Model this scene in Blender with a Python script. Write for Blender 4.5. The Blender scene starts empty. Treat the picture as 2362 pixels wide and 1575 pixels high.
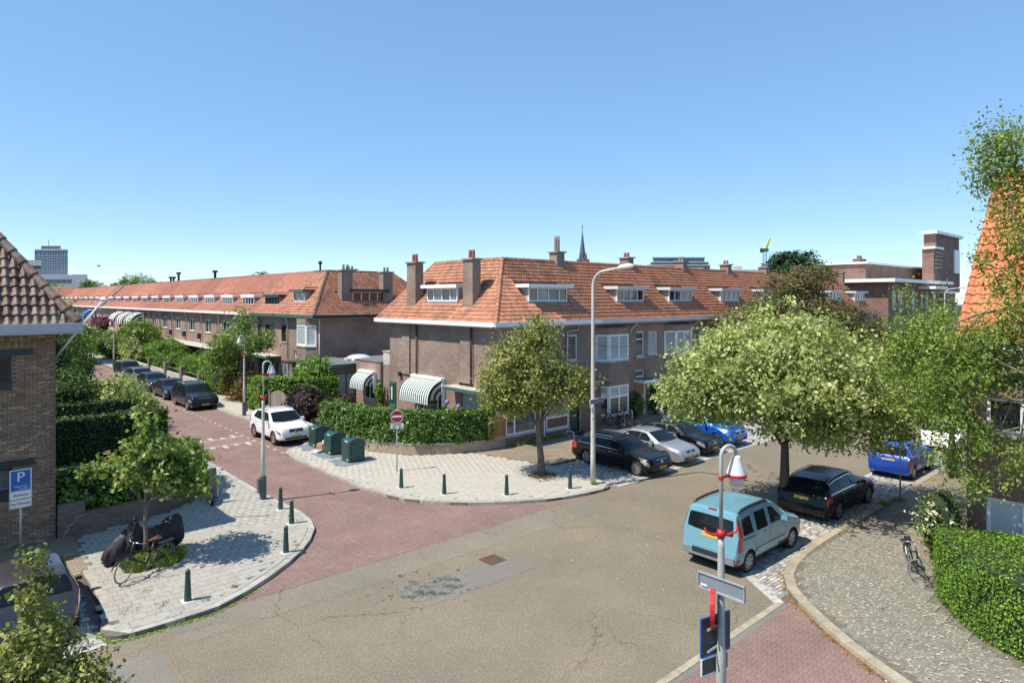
import bpy, bmesh, math, random
import numpy as np
from mathutils import Vector, Matrix
random.seed(11)
RNG = np.random.default_rng(11)
scene = bpy.context.scene
COL = scene.collection
R = math.radians

# ---------------------------------------------------------------- camera, sky, sun, exposure
# world x runs along the asphalt street, y along the red brick street, the pavement tops are z = 0
cam_d = bpy.data.cameras.new('camera')
cam = bpy.data.objects.new('camera', cam_d); COL.objects.link(cam); scene.camera = cam
cam.location = (0, 0, 7.75)
cam.rotation_euler = (R(90), 0, -math.atan2(.670, .742))
cam_d.sensor_width = 36; cam_d.lens = 22.71; cam_d.shift_y = -0.0413
cam_d.clip_start = 0.1; cam_d.clip_end = 3000
SUN_EL = 57; SUN_DIR = Vector((-.517, .166, .839)).normalized()      # towards the sun
world = bpy.data.worlds.new('World'); scene.world = world; world.use_nodes = True
nt = world.node_tree; nt.nodes.clear()
sky = nt.nodes.new('ShaderNodeTexSky'); sky.sky_type = 'NISHITA'; sky.sun_disc = False
sky.sun_elevation = R(SUN_EL); sky.sun_rotation = math.atan2(SUN_DIR.x, SUN_DIR.y)
sky.altitude = 0; sky.air_density = 0.5; sky.dust_density = 0.0; sky.ozone_density = 3.0
bg = nt.nodes.new('ShaderNodeBackground'); bg.inputs[1].default_value = 0.15
wo = nt.nodes.new('ShaderNodeOutputWorld')
gm = nt.nodes.new('ShaderNodeGamma'); gm.inputs[1].default_value = .45; hs = nt.nodes.new('ShaderNodeHueSaturation')     # softer contrast between zenith and horizon
hs.inputs['Saturation'].default_value = 1.62; hs.inputs['Value'].default_value = 2.25
nt.links.new(sky.outputs[0], gm.inputs[0]); nt.links.new(gm.outputs[0], hs.inputs['Color']); nt.links.new(hs.outputs[0], bg.inputs[0]); nt.links.new(bg.outputs[0], wo.inputs[0])
sun_d = bpy.data.lights.new('sun', 'SUN'); sun_d.energy = 3.95; sun_d.angle = R(.53); sun_d.color = (1, .93, .81)
sun = bpy.data.objects.new('sun', sun_d); COL.objects.link(sun)
sun.rotation_euler = SUN_DIR.to_track_quat('Z', 'Y').to_euler(); sun.location = (0, 0, 60)
vs = scene.view_settings
vs.view_transform = 'Standard'; vs.look = 'None'; vs.exposure = 0.7; vs.gamma = 1; vs.use_curve_mapping = False
scene.cycles.max_bounces = 6; scene.cycles.transparent_max_bounces = 8

# ---------------------------------------------------------------- materials
MATS = {}
def nmat(name):
    m = bpy.data.materials.new(name); m.use_nodes = True; n = m.node_tree.nodes
    MATS[name] = m
    return m, n, m.node_tree.links, n['Principled BSDF']
def rgb(c): return (c[0], c[1], c[2], 1)
def node(n, t, **kw):
    x = n.new(t)
    for k, v in kw.items():
        if k in x.inputs.keys(): x.inputs[k].default_value = v
        else: setattr(x, k, v)
    return x
def ramp(n, stops):
    r = n.new('ShaderNodeValToRGB'); e = r.color_ramp.elements
    e[0].position = stops[0][0]; e[0].color = rgb(stops[0][1]); e[1].position = stops[-1][0]; e[1].color = rgb(stops[-1][1])
    for p, c in stops[1:-1]:
        k = e.new(p); k.color = rgb(c)
    return r
def mixc(n, l, a, b, fac, mode='MIX'):
    x = n.new('ShaderNodeMix'); x.data_type = 'RGBA'; x.blend_type = mode
    for s, v in ((6, a), (7, b)):
        if isinstance(v, tuple): x.inputs[s].default_value = rgb(v)
        else: l.new(v, x.inputs[s])
    if isinstance(fac, (int, float)): x.inputs[0].default_value = fac
    else: l.new(fac, x.inputs[0])
    return x.outputs[2]
def sc(c, k): return tuple(min(1, v*k) for v in c)

def plain(name, col, rough=.6, metal=0, var=.18, scale=4, coat=0, bump=0, spec=.5, detail=6):
    m, n, l, p = nmat(name)
    g = n.new('ShaderNodeNewGeometry')
    t = node(n, 'ShaderNodeTexNoise', Scale=scale, Detail=detail); l.new(g.outputs['Position'], t.inputs['Vector'])
    r = ramp(n, [(.3, sc(col, 1-var)), (.7, sc(col, 1+var))]); l.new(t.outputs[0], r.inputs[0])
    l.new(r.outputs[0], p.inputs['Base Color'])
    p.inputs['Roughness'].default_value = rough; p.inputs['Metallic'].default_value = metal
    p.inputs['Coat Weight'].default_value = coat; p.inputs['Coat Roughness'].default_value = .04
    p.inputs['Specular IOR Level'].default_value = spec
    if bump:
        b = node(n, 'ShaderNodeBump', Strength=bump, Distance=.02); l.new(t.outputs[0], b.inputs['Height']); l.new(b.outputs[0], p.inputs['Normal'])
    return m

def wall_vec(n, l):
    """(along the wall, height) from world position, whichever way the wall faces"""
    g = n.new('ShaderNodeNewGeometry'); s = n.new('ShaderNodeSeparateXYZ'); l.new(g.outputs['Position'], s.inputs[0])
    sn = n.new('ShaderNodeSeparateXYZ'); l.new(g.outputs['True Normal'], sn.inputs[0])
    a = node(n, 'ShaderNodeMath', operation='ABSOLUTE'); l.new(sn.outputs[0], a.inputs[0])
    gt = node(n, 'ShaderNodeMath', operation='GREATER_THAN'); l.new(a.outputs[0], gt.inputs[0]); gt.inputs[1].default_value = .75
    mx = n.new('ShaderNodeMix'); l.new(gt.outputs[0], mx.inputs[0]); l.new(s.outputs[0], mx.inputs[2]); l.new(s.outputs[1], mx.inputs[3])
    c = n.new('ShaderNodeCombineXYZ'); l.new(mx.outputs[0], c.inputs[0]); l.new(s.outputs[2], c.inputs[1])
    return c.outputs[0], g

def brick(name, c1, c2, mortar, bw=.22, bh=.066, stain=.3, bump=.4, vec='wall'):
    m, n, l, p = nmat(name)
    if vec == 'wall': v, g = wall_vec(n, l)
    else:
        g = n.new('ShaderNodeNewGeometry'); v = g.outputs['Position']
    b = node(n, 'ShaderNodeTexBrick', Scale=1, **{'Mortar Size': .007, 'Mortar Smooth': .2, 'Bias': 0, 'Brick Width': bw, 'Row Height': bh})
    b.inputs['Color1'].default_value = rgb(c1); b.inputs['Color2'].default_value = rgb(c2); b.inputs['Mortar'].default_value = rgb(mortar)
    l.new(v, b.inputs['Vector'])
    t = node(n, 'ShaderNodeTexNoise', Scale=.55, Detail=8, Roughness=.62); l.new(g.outputs['Position'], t.inputs['Vector'])
    r = ramp(n, [(.3, (1-stain,)*3), (.7, (1+stain*.6,)*3)]); l.new(t.outputs[0], r.inputs[0])
    t2 = node(n, 'ShaderNodeTexNoise', Scale=26, Detail=3); l.new(g.outputs['Position'], t2.inputs['Vector'])
    r2 = ramp(n, [(.3, (.8,)*3), (.7, (1.2, 1.17, 1.13))]); l.new(t2.outputs[0], r2.inputs[0])
    o = mixc(n, l, b.outputs[0], r.outputs[0], 1, 'MULTIPLY'); o = mixc(n, l, o, r2.outputs[0], 1, 'MULTIPLY')
    l.new(o, p.inputs['Base Color']); p.inputs['Roughness'].default_value = .85
    bp = node(n, 'ShaderNodeBump', Strength=bump, Distance=.008); bp.invert = True
    l.new(b.outputs[1], bp.inputs['Height']); l.new(bp.outputs[0], p.inputs['Normal'])
    return m

def tinted(name, stops, rough=.8, nz=6, var=.25, spots=None, spec=.4, big=None, objvar=None):
    """colour from a per-piece random value (mesh attribute 'tint' or the object's own random)"""
    m, n, l, p = nmat(name)
    a = n.new('ShaderNodeAttribute'); a.attribute_name = 'tint'
    oi = n.new('ShaderNodeObjectInfo')
    s = node(n, 'ShaderNodeMath', operation='ADD'); l.new(a.outputs['Fac'], s.inputs[0]); l.new(oi.outputs['Random'], s.inputs[1])
    f = node(n, 'ShaderNodeMath', operation='FRACT'); l.new(s.outputs[0], f.inputs[0])
    r = ramp(n, stops); l.new(f.outputs[0], r.inputs[0])
    g = n.new('ShaderNodeNewGeometry')
    t = node(n, 'ShaderNodeTexNoise', Scale=nz, Detail=7, Roughness=.65); l.new(g.outputs['Position'], t.inputs['Vector'])
    r2 = ramp(n, [(.3, (1-var,)*3), (.7, (1+var*.7,)*3)]); l.new(t.outputs[0], r2.inputs[0])
    o = mixc(n, l, r.outputs[0], r2.outputs[0], 1, 'MULTIPLY')
    if objvar:                                  # each house's tiles have their own shade
        mr = node(n, 'ShaderNodeMapRange'); l.new(oi.outputs['Random'], mr.inputs['Value']); mr.inputs['To Min'].default_value = objvar[0]; mr.inputs['To Max'].default_value = objvar[1]
        o = mixc(n, l, o, mr.outputs[0], 1, 'MULTIPLY')
    if big:
        t3 = node(n, 'ShaderNodeTexNoise', Scale=big[0], Detail=5); l.new(g.outputs['Position'], t3.inputs['Vector'])
        r3 = ramp(n, [(big[1], (0, 0, 0)), (big[2], (1, 1, 1))]); l.new(t3.outputs[0], r3.inputs[0])
        o = mixc(n, l, o, big[3], r3.outputs[0])
    if spots:
        t4 = node(n, 'ShaderNodeTexNoise', Scale=spots[0], Detail=3); l.new(g.outputs['Position'], t4.inputs['Vector'])
        r4 = ramp(n, [(spots[1], (0, 0, 0)), (spots[1]+.04, (1, 1, 1))]); l.new(t4.outputs[0], r4.inputs[0])
        o = mixc(n, l, o, spots[2], r4.outputs[0])
    l.new(o, p.inputs['Base Color']); p.inputs['Roughness'].default_value = rough; p.inputs['Specular IOR Level'].default_value = spec
    bp = node(n, 'ShaderNodeBump', Strength=.25, Distance=.01); l.new(t.outputs[0], bp.inputs['Height']); l.new(bp.outputs[0], p.inputs['Normal'])
    return m

def leafmat(name, stops, trans=.3, rough=.55):
    m, n, l, p = nmat(name)
    a = n.new('ShaderNodeAttribute'); a.attribute_name = 'tint'
    r = ramp(n, stops); l.new(a.outputs['Fac'], r.inputs[0])
    g = n.new('ShaderNodeNewGeometry')
    t = node(n, 'ShaderNodeTexNoise', Scale=1.3, Detail=3); l.new(g.outputs['Position'], t.inputs['Vector'])
    r2 = ramp(n, [(.32, (.72, .74, .7)), (.68, (1.25, 1.2, 1.1))]); l.new(t.outputs[0], r2.inputs[0])
    o = mixc(n, l, r.outputs[0], r2.outputs[0], 1, 'MULTIPLY')
    l.new(o, p.inputs['Base Color']); p.inputs['Roughness'].default_value = rough; p.inputs['Specular IOR Level'].default_value = .35
    tr = n.new('ShaderNodeBsdfTranslucent'); l.new(mixc(n, l, o, (1.2, 1.25, .6), 1, 'MULTIPLY'), tr.inputs[0])
    mx = n.new('ShaderNodeMixShader'); mx.inputs[0].default_value = trans
    l.new(p.outputs[0], mx.inputs[1]); l.new(tr.outputs[0], mx.inputs[2])
    l.new(mx.outputs[0], n['Material Output'].inputs[0])
    return m

def asphalt(name, col, crack=True, sp=.5, blotch=False):
    m, n, l, p = nmat(name)
    g = n.new('ShaderNodeNewGeometry'); P = g.outputs['Position']
    t = node(n, 'ShaderNodeTexNoise', Scale=28, Detail=4, Roughness=.8); l.new(P, t.inputs['Vector'])
    r = ramp(n, [(.32, sc(col, 1-sp)), (.5, col), (.68, sc(col, 1+sp))]); l.new(t.outputs[0], r.inputs[0])
    t2 = node(n, 'ShaderNodeTexNoise', Scale=.35, Detail=7, Roughness=.6); l.new(P, t2.inputs['Vector'])
    r2 = ramp(n, [(.3, (.84, .85, .88)), (.7, (1.1, 1.08, 1.03))]); l.new(t2.outputs[0], r2.inputs[0])
    o = mixc(n, l, r.outputs[0], r2.outputs[0], 1, 'MULTIPLY')
    if blotch:
        t5 = node(n, 'ShaderNodeTexNoise', Scale=3.2, Detail=8, Roughness=.7); l.new(P, t5.inputs['Vector'])
        r5 = ramp(n, [(.4, (.5, .5, .5)), (.5, (1.1, 1.1, 1.08)), (.62, (1.5, 1.45, 1.35))]); l.new(t5.outputs[0], r5.inputs[0]); o = mixc(n, l, o, r5.outputs[0], 1, 'MULTIPLY')
    if crack:
        d = node(n, 'ShaderNodeTexNoise', Scale=1.1, Detail=6, Roughness=.7); l.new(P, d.inputs['Vector'])
        ad = node(n, 'ShaderNodeVectorMath', operation='MULTIPLY_ADD'); l.new(d.outputs['Color'], ad.inputs[0]); ad.inputs[1].default_value = (1.3, 1.3, 0); l.new(P, ad.inputs[2])
        for scl, wid, lo, hi, dark in ((.28, .0042, .43, .55, (.06, .055, .045)), (.8, .006, .5, .62, (.1, .09, .075))):
            v = node(n, 'ShaderNodeTexVoronoi', feature='DISTANCE_TO_EDGE', Scale=scl); l.new(ad.outputs[0], v.inputs['Vector'])
            rr = ramp(n, [(0, (1, 1, 1)), (wid, (0, 0, 0))]); l.new(v.outputs['Distance'], rr.inputs[0])
            mk = node(n, 'ShaderNodeTexNoise', Scale=.33/scl*.28, Detail=2); l.new(P, mk.inputs['Vector'])
            rm = ramp(n, [(lo, (0, 0, 0)), (hi, (.8, .8, .8))]); l.new(mk.outputs[0], rm.inputs[0])
            f = mixc(n, l, rr.outputs[0], rm.outputs[0], 1, 'MULTIPLY')
            o = mixc(n, l, o, dark, f)
    l.new(o, p.inputs['Base Color']); p.inputs['Roughness'].default_value = .9; p.inputs['Specular IOR Level'].default_value = .25
    b = node(n, 'ShaderNodeBump', Strength=.35, Distance=.006); l.new(t.outputs[0], b.inputs['Height']); l.new(b.outputs[0], p.inputs['Normal'])
    return m

def stripes(name, c1, c2, width, axis, off=0.0):
    m, n, l, p = nmat(name)
    g = n.new('ShaderNodeNewGeometry'); s = n.new('ShaderNodeSeparateXYZ'); l.new(g.outputs['Position'], s.inputs[0])
    d = node(n, 'ShaderNodeMath', operation='MULTIPLY_ADD'); l.new(s.outputs[axis], d.inputs[0]); d.inputs[1].default_value = 1/(2*width); d.inputs[2].default_value = off
    f = node(n, 'ShaderNodeMath', operation='FRACT'); l.new(d.outputs[0], f.inputs[0])
    q = node(n, 'ShaderNodeMath', operation='GREATER_THAN'); l.new(f.outputs[0], q.inputs[0]); q.inputs[1].default_value = .5
    l.new(mixc(n, l, c1, c2, q.outputs[0]), p.inputs['Base Color']); p.inputs['Roughness'].default_value = .8
    return m

brick('brick_brown', (.34, .235, .185), (.215, .155, .13), (.33, .285, .245))
brick('brick_pink', (.36, .235, .19), (.27, .175, .145), (.36, .30, .26))
brick('brick_red', (.27, .14, .11), (.20, .107, .088), (.25, .195, .165))
brick('brick_near', (.26, .175, .135), (.165, .115, .095), (.15, .125, .11))
brick('brick_white', (.62, .58, .54), (.48, .43, .4), (.5, .46, .42))
brick('clinker', (.30, .235, .165), (.235, .185, .135), (.13, .11, .085), bw=.2, bh=.1, stain=.25, vec='pos')
brick('clinker_red', (.25, .16, .137), (.232, .148, .126), (.19, .13, .113), bw=.2, bh=.067, stain=.2, vec='pos', bump=.2)
brick('brick_tan', (.40, .315, .235), (.30, .235, .18), (.36, .31, .25))
plain('mortar', (.17, .13, .095), .95, var=.3, scale=8)
plain('joint_sand', (.15, .135, .10), .95, var=.35, scale=7)
plain('joint_dark', (.15, .10, .088), .95, var=.3, scale=7)
plain('garden_soil', (.075, .062, .042), .95, var=.4, scale=2)
asphalt('asphalt', (.208, .178, .130)); asphalt('asphalt_grey', (.195, .182, .158), crack=False, sp=.25)
asphalt('asphalt_mid', (.212, .188, .147), crack=True, sp=.4); asphalt('tar', (.155, .148, .135), crack=False, sp=.55, blotch=True)
tinted('slab', [(0, (.325, .305, .265)), (.35, (.36, .34, .295)), (.7, (.35, .335, .295)), (1, (.375, .355, .31))], .9, nz=5, var=.16, spots=(1.6, .68, (.29, .27, .2)))
tinted('slab_right', [(0, (.405, .375, .315)), (.5, (.42, .39, .33)), (1, (.44, .405, .345))], .9, nz=3, var=.12)
tinted('slab_lichen', [(0, (.19, .175, .14)), (.5, (.205, .19, .152)), (1, (.22, .205, .165))], .95, nz=4, var=.22, spots=(13, .585, (.37, .36, .29)), big=(.5, .6, .85, (.24, .2, .135)))
tinted('kerb', [(0, (.33, .31, .27)), (1, (.42, .40, .35))], .9, nz=3, var=.25)
tinted('kerb_tan', [(0, (.33, .28, .2)), (1, (.40, .35, .26))], .9, nz=3, var=.3)
tinted('paver_red', [(0, (.22, .138, .118)), (.4, (.236, .15, .128)), (.8, (.25, .16, .137)), (1, (.25, .172, .148))], .9, nz=.5, var=.2)
tinted('sett', [(0, (.22, .21, .195)), (.4, (.34, .325, .295)), (.75, (.43, .41, .375)), (1, (.56, .54, .49))], .8, nz=3, var=.3)
tinted('tile_orange', [(0, (.42, .155, .075)), (.3, (.50, .20, .098)), (.75, (.545, .225, .115)), (1, (.45, .185, .105))], .62, nz=2.5, var=.22, big=(.8, .56, .72, (.26, .135, .085)))
tinted('tile_corner', [(0, (.36, .14, .078)), (.3, (.48, .2, .108)), (.75, (.535, .245, .135)), (1, (.42, .185, .115))], .62, nz=2.5, var=.28, big=(1.1, .5, .7, (.25, .125, .08)))
tinted('tile_pink', [(0, (.42, .155, .098)), (.5, (.475, .185, .118)), (1, (.53, .215, .145))], .62, nz=2.0, var=.22, big=(.6, .56, .75, (.30, .145, .10)), objvar=(.74, 1.12))
tinted('tile_brown', [(0, (.085, .05, .038)), (.4, (.15, .088, .064)), (.75, (.21, .13, .095)), (1, (.25, .175, .13))], .6, nz=4, var=.45, big=(2.5, .5, .7, (.19, .16, .13)))
tinted('tile_vivid', [(0, (.53, .165, .075)), (.5, (.60, .205, .095)), (1, (.64, .235, .115))], .6, nz=2.5, var=.2)
tinted('brick_piece', [(0, (.215, .145, .098)), (.3, (.265, .18, .12)), (.65, (.31, .212, .14)), (.92, (.37, .26, .17)), (1, (.47, .35, .235))], .9, nz=9, var=.3)
tinted('wood', [(0, (.33, .17, .062)), (1, (.44, .245, .10))], .6, nz=12, var=.25)
tinted('wood_grey', [(0, (.20, .17, .135)), (1, (.29, .25, .2))], .85, nz=10, var=.3)
plain('white_paint', (.84, .84, .82), .4, var=.06, scale=2)
plain('white_dull', (.62, .62, .60), .6, var=.12, scale=1.5)
plain('line_white', (.42, .40, .36), .85, var=.3, scale=9)
plain('line_cream', (.34, .30, .215), .9, var=.25, scale=7)
plain('grey_light', (.42, .44, .46), .5, var=.08)
plain('grey_cheek', (.40, .40, .42), .7, var=.12)
plain('pink_cheek', (.55, .40, .37), .7, var=.12)
plain('zinc', (.36, .40, .43), .45, metal=.3, var=.12)
plain('lead', (.26, .28, .31), .55, metal=.2, var=.2)
plain('green_dark', (.018, .05, .045), .4, var=.15)
plain('green_trim', (.055, .13, .105), .45, var=.12)
plain('blue_black', (.02, .035, .045), .4, var=.15)
plain('black_paint', (.012, .012, .013), .35, var=.1)
plain('black_rubber', (.018, .018, .018), .8, var=.2)
plain('black_plastic', (.022, .022, .024), .55, var=.1)
plain('dark_room', (.015, .015, .016), .9)
plain('roofing', (.15, .145, .135), .9, var=.3, scale=3)
plain('roofing_light', (.46, .42, .36), .9, var=.2, scale=3)
plain('stone_grey', (.33, .31, .28), .8, var=.2)
plain('sill_stone', (.42, .40, .36), .8, var=.15)
plain('concrete', (.40, .385, .35), .85, var=.2)
plain('terracotta', (.30, .10, .06), .7, var=.2)
plain('pot_grey', (.20, .19, .17), .8, var=.3)
plain('pipe_brown', (.05, .035, .03), .5)
plain('galvanised', (.48, .51, .53), .38, metal=.45, var=.1)
plain('pole_cream', (.56, .545, .48), .5, var=.1, scale=2)
plain('pole_grey', (.40, .40, .37), .5, var=.1)
plain('pole_dark', (.085, .10, .105), .5, var=.15)
plain('lamp_white', (.72, .72, .68), .35, var=.04)
plain('lamp_glass', (.62, .64, .66), .2, var=.04)
plain('red_paint', (.50, .018, .018), .4, var=.08)
plain('sign_red', (.36, .012, .022), .4, var=.08)
plain('sign_blue', (.012, .12, .42), .35, var=.05)
plain('sign_navy', (.012, .022, .13), .35, var=.05)
plain('sign_white', (.78, .78, .76), .4, var=.04)
plain('sign_back', (.27, .32, .36), .45, metal=.35, var=.08)
plain('sign_dark', (.055, .065, .075), .5, var=.1)
plain('bollard_green', (.020, .062, .058), .4, var=.2, scale=6)
plain('bin_green', (.014, .068, .058), .42, var=.15, scale=3)
plain('bin_plate', (.24, .27, .30), .55, metal=.3, var=.2, scale=6)
plain('card_brown', (.42, .27, .15), .85)
plain('card_white', (.66, .60, .58), .8)
plain('rust_iron', (.16, .085, .06), .7, metal=.3, var=.35, scale=14)
plain('iron', (.09, .085, .08), .6, metal=.4, var=.3, scale=12)
plain('cover_black', (.022, .022, .023), .6, var=.25, scale=7)
plain('chrome', (.62, .63, .64), .18, metal=.9, var=.05)
plain('steel', (.42, .43, .44), .3, metal=.8, var=.08)
plain('alu', (.36, .37, .38), .35, metal=.6, var=.05)
plain('leather', (.22, .07, .03), .5)
plain('bark', (.135, .112, .088), .9, var=.4, scale=9, bump=.6)
plain('bark_dark', (.075, .062, .05), .9, var=.4, scale=9, bump=.6)
plain('bark_pale', (.17, .15, .12), .85, var=.35, scale=9, bump=.5)
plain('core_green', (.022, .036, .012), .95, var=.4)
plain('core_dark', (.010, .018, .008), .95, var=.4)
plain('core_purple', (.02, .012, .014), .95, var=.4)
plain('lilac', (.30, .22, .50), .8)
plain('plate_yellow', (.52, .36, .04), .5, var=.05)
plain('curtain', (.55, .56, .53), .8, var=.1, scale=9)
plain('glass_dark', (.016, .021, .024), .06, var=.3, spec=.9)
plain('glass_mid', (.10, .12, .12), .07, var=.6, scale=1.7, spec=.9)
plain('glass_blind', (.40, .45, .46), .1, var=.12, scale=1.5, spec=.9)
plain('glass_pale', (.56, .60, .58), .12, var=.1, scale=1.2, spec=.8)
plain('glass_car', (.010, .013, .014), .05, var=.2, spec=.22)
plain('glass_blue', (.06, .10, .14), .08, var=.4, scale=.3, spec=.8)
plain('lens_clear', (.42, .43, .44), .08, metal=.5, var=.25, scale=14, coat=1)
plain('lens_red', (.42, .01, .015), .1, var=.3, scale=12, coat=1)
plain('lens_amber', (.55, .18, .02), .12, coat=1)
plain('face_blue', (.16, .24, .32), .3, var=.2, scale=.12)
plain('slate', (.085, .105, .13), .6, var=.2, scale=.4)
plain('crane_yellow', (.60, .55, .03), .5); plain('crane_teal', (.03, .16, .16), .5)
plain('far_grey', (.34, .38, .42), .7, var=.1, scale=.1); plain('far_white', (.58, .58, .55), .7, var=.1, scale=.1)
plain('far_brown', (.24, .14, .11), .8, var=.2, scale=.3)
plain('blue_awning', (.02, .09, .35), .7)
stripes('awning_green', (.70, .70, .66), (.022, .09, .075), .11, 1)
stripes('awning_black', (.70, .70, .66), (.04, .05, .05), .75, 1, .25)
def paint(name, col, rough=.25, metal=0.0, coat=.75):
    m = plain(name, col, rough, metal, var=.03, coat=coat, scale=2, spec=.5 if coat > .5 else .25); return m
paint('paint_black', (.007, .007, .008), coat=.4); paint('paint_navy', (.010, .013, .02), coat=.45); paint('paint_silver', (.44, .45, .455), .32, .55)
paint('paint_white', (.80, .80, .79)); paint('paint_blue', (.004, .115, .56), .3, .25); paint('paint_yaris', (.012, .055, .36), .3, .3)
paint('paint_sky', (.155, .335, .405), .35, .1); paint('paint_taupe', (.062, .055, .056), .33, .35); paint('paint_slate', (.10, .108, .12), .33, .4)
paint('paint_dark', (.016, .018, .025), .3, .2, coat=.45)
leafmat('leaf_maple', [(0, (0.125, 0.188, 0.044)), (.35, (0.276, 0.352, 0.113)), (.75, (0.477, 0.526, 0.226)), (1, (0.702, 0.715, 0.401))], .3)
leafmat('leaf_birch', [(0, (0.086, 0.159, 0.029)), (.5, (0.201, 0.302, 0.057)), (.85, (0.331, 0.402, 0.101)), (1, (0.546, 0.546, 0.216))], .35)
leafmat('leaf_corner', [(0, (0.100, 0.136, 0.036)), (.45, (0.217, 0.263, 0.073)), (.82, (0.399, 0.399, 0.128)), (1, (0.761, 0.616, 0.217))], .25)
leafmat('leaf_brownish', [(0, (0.061, 0.068, 0.024)), (.5, (0.135, 0.132, 0.049)), (.85, (0.209, 0.169, 0.068)), (1, (0.270, 0.149, 0.074))], .22)
leafmat('leaf_white', [(0, (0.083, 0.143, 0.030)), (.5, (0.173, 0.262, 0.053)), (.8, (0.255, 0.345, 0.083)), (.88, (0.540, 0.510, 0.255)), (1, (0.690, 0.600, 0.300))], .28)
leafmat('leaf_dark', [(0, (0.029, 0.058, 0.016)), (.5, (0.072, 0.136, 0.029)), (1, (0.160, 0.248, 0.056))], .22)
leafmat('leaf_fresh', [(0, (0.072, 0.152, 0.020)), (.5, (0.152, 0.297, 0.035)), (1, (0.275, 0.435, 0.065))], .3)
leafmat('leaf_green', [(0, (0.061, 0.115, 0.019)), (.5, (0.131, 0.240, 0.035)), (1, (0.264, 0.376, 0.072))], .28)
leafmat('leaf_ivy', [(0, (0.042, 0.099, 0.019)), (.5, (0.099, 0.200, 0.032)), (1, (0.216, 0.328, 0.072))], .22, .4)
leafmat('leaf_hedge', [(0, (0.027, 0.057, 0.014)), (.6, (0.062, 0.119, 0.022)), (1, (0.131, 0.188, 0.037))], .15)
leafmat('leaf_purple', [(0, (0.022, 0.012, 0.014)), (.6, (0.055, 0.032, 0.034)), (1, (0.120, 0.090, 0.075))], .15)
leafmat('leaf_orange', [(0, (0.065, 0.085, 0.019)), (.5, (0.156, 0.130, 0.039)), (.8, (0.325, 0.156, 0.052)), (1, (0.429, 0.195, 0.065))], .25)
leafmat('leaf_conifer', [(0, (0.015, 0.039, 0.021)), (.6, (0.039, 0.090, 0.039)), (1, (0.098, 0.165, 0.068))], .1)
leafmat('leaf_pink', [(0, (0.150, 0.020, 0.050)), (1, (0.380, 0.090, 0.160))], .25)
leafmat('petal_white', [(0, (0.550, 0.520, 0.420)), (.85, (0.750, 0.720, 0.620)), (1, (0.750, 0.580, 0.120))], .3)
leafmat('grass_blade', [(0, (0.093, 0.170, 0.027)), (.6, (0.204, 0.323, 0.051)), (1, (0.442, 0.459, 0.153))], .3)
leafmat('litter', [(0, (0.220, 0.090, 0.035)), (.6, (0.300, 0.160, 0.060)), (1, (0.300, 0.260, 0.080))], .1)
leafmat('petal_litter', [(0, (0.420, 0.410, 0.320)), (1, (0.600, 0.580, 0.480))], .1)

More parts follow.
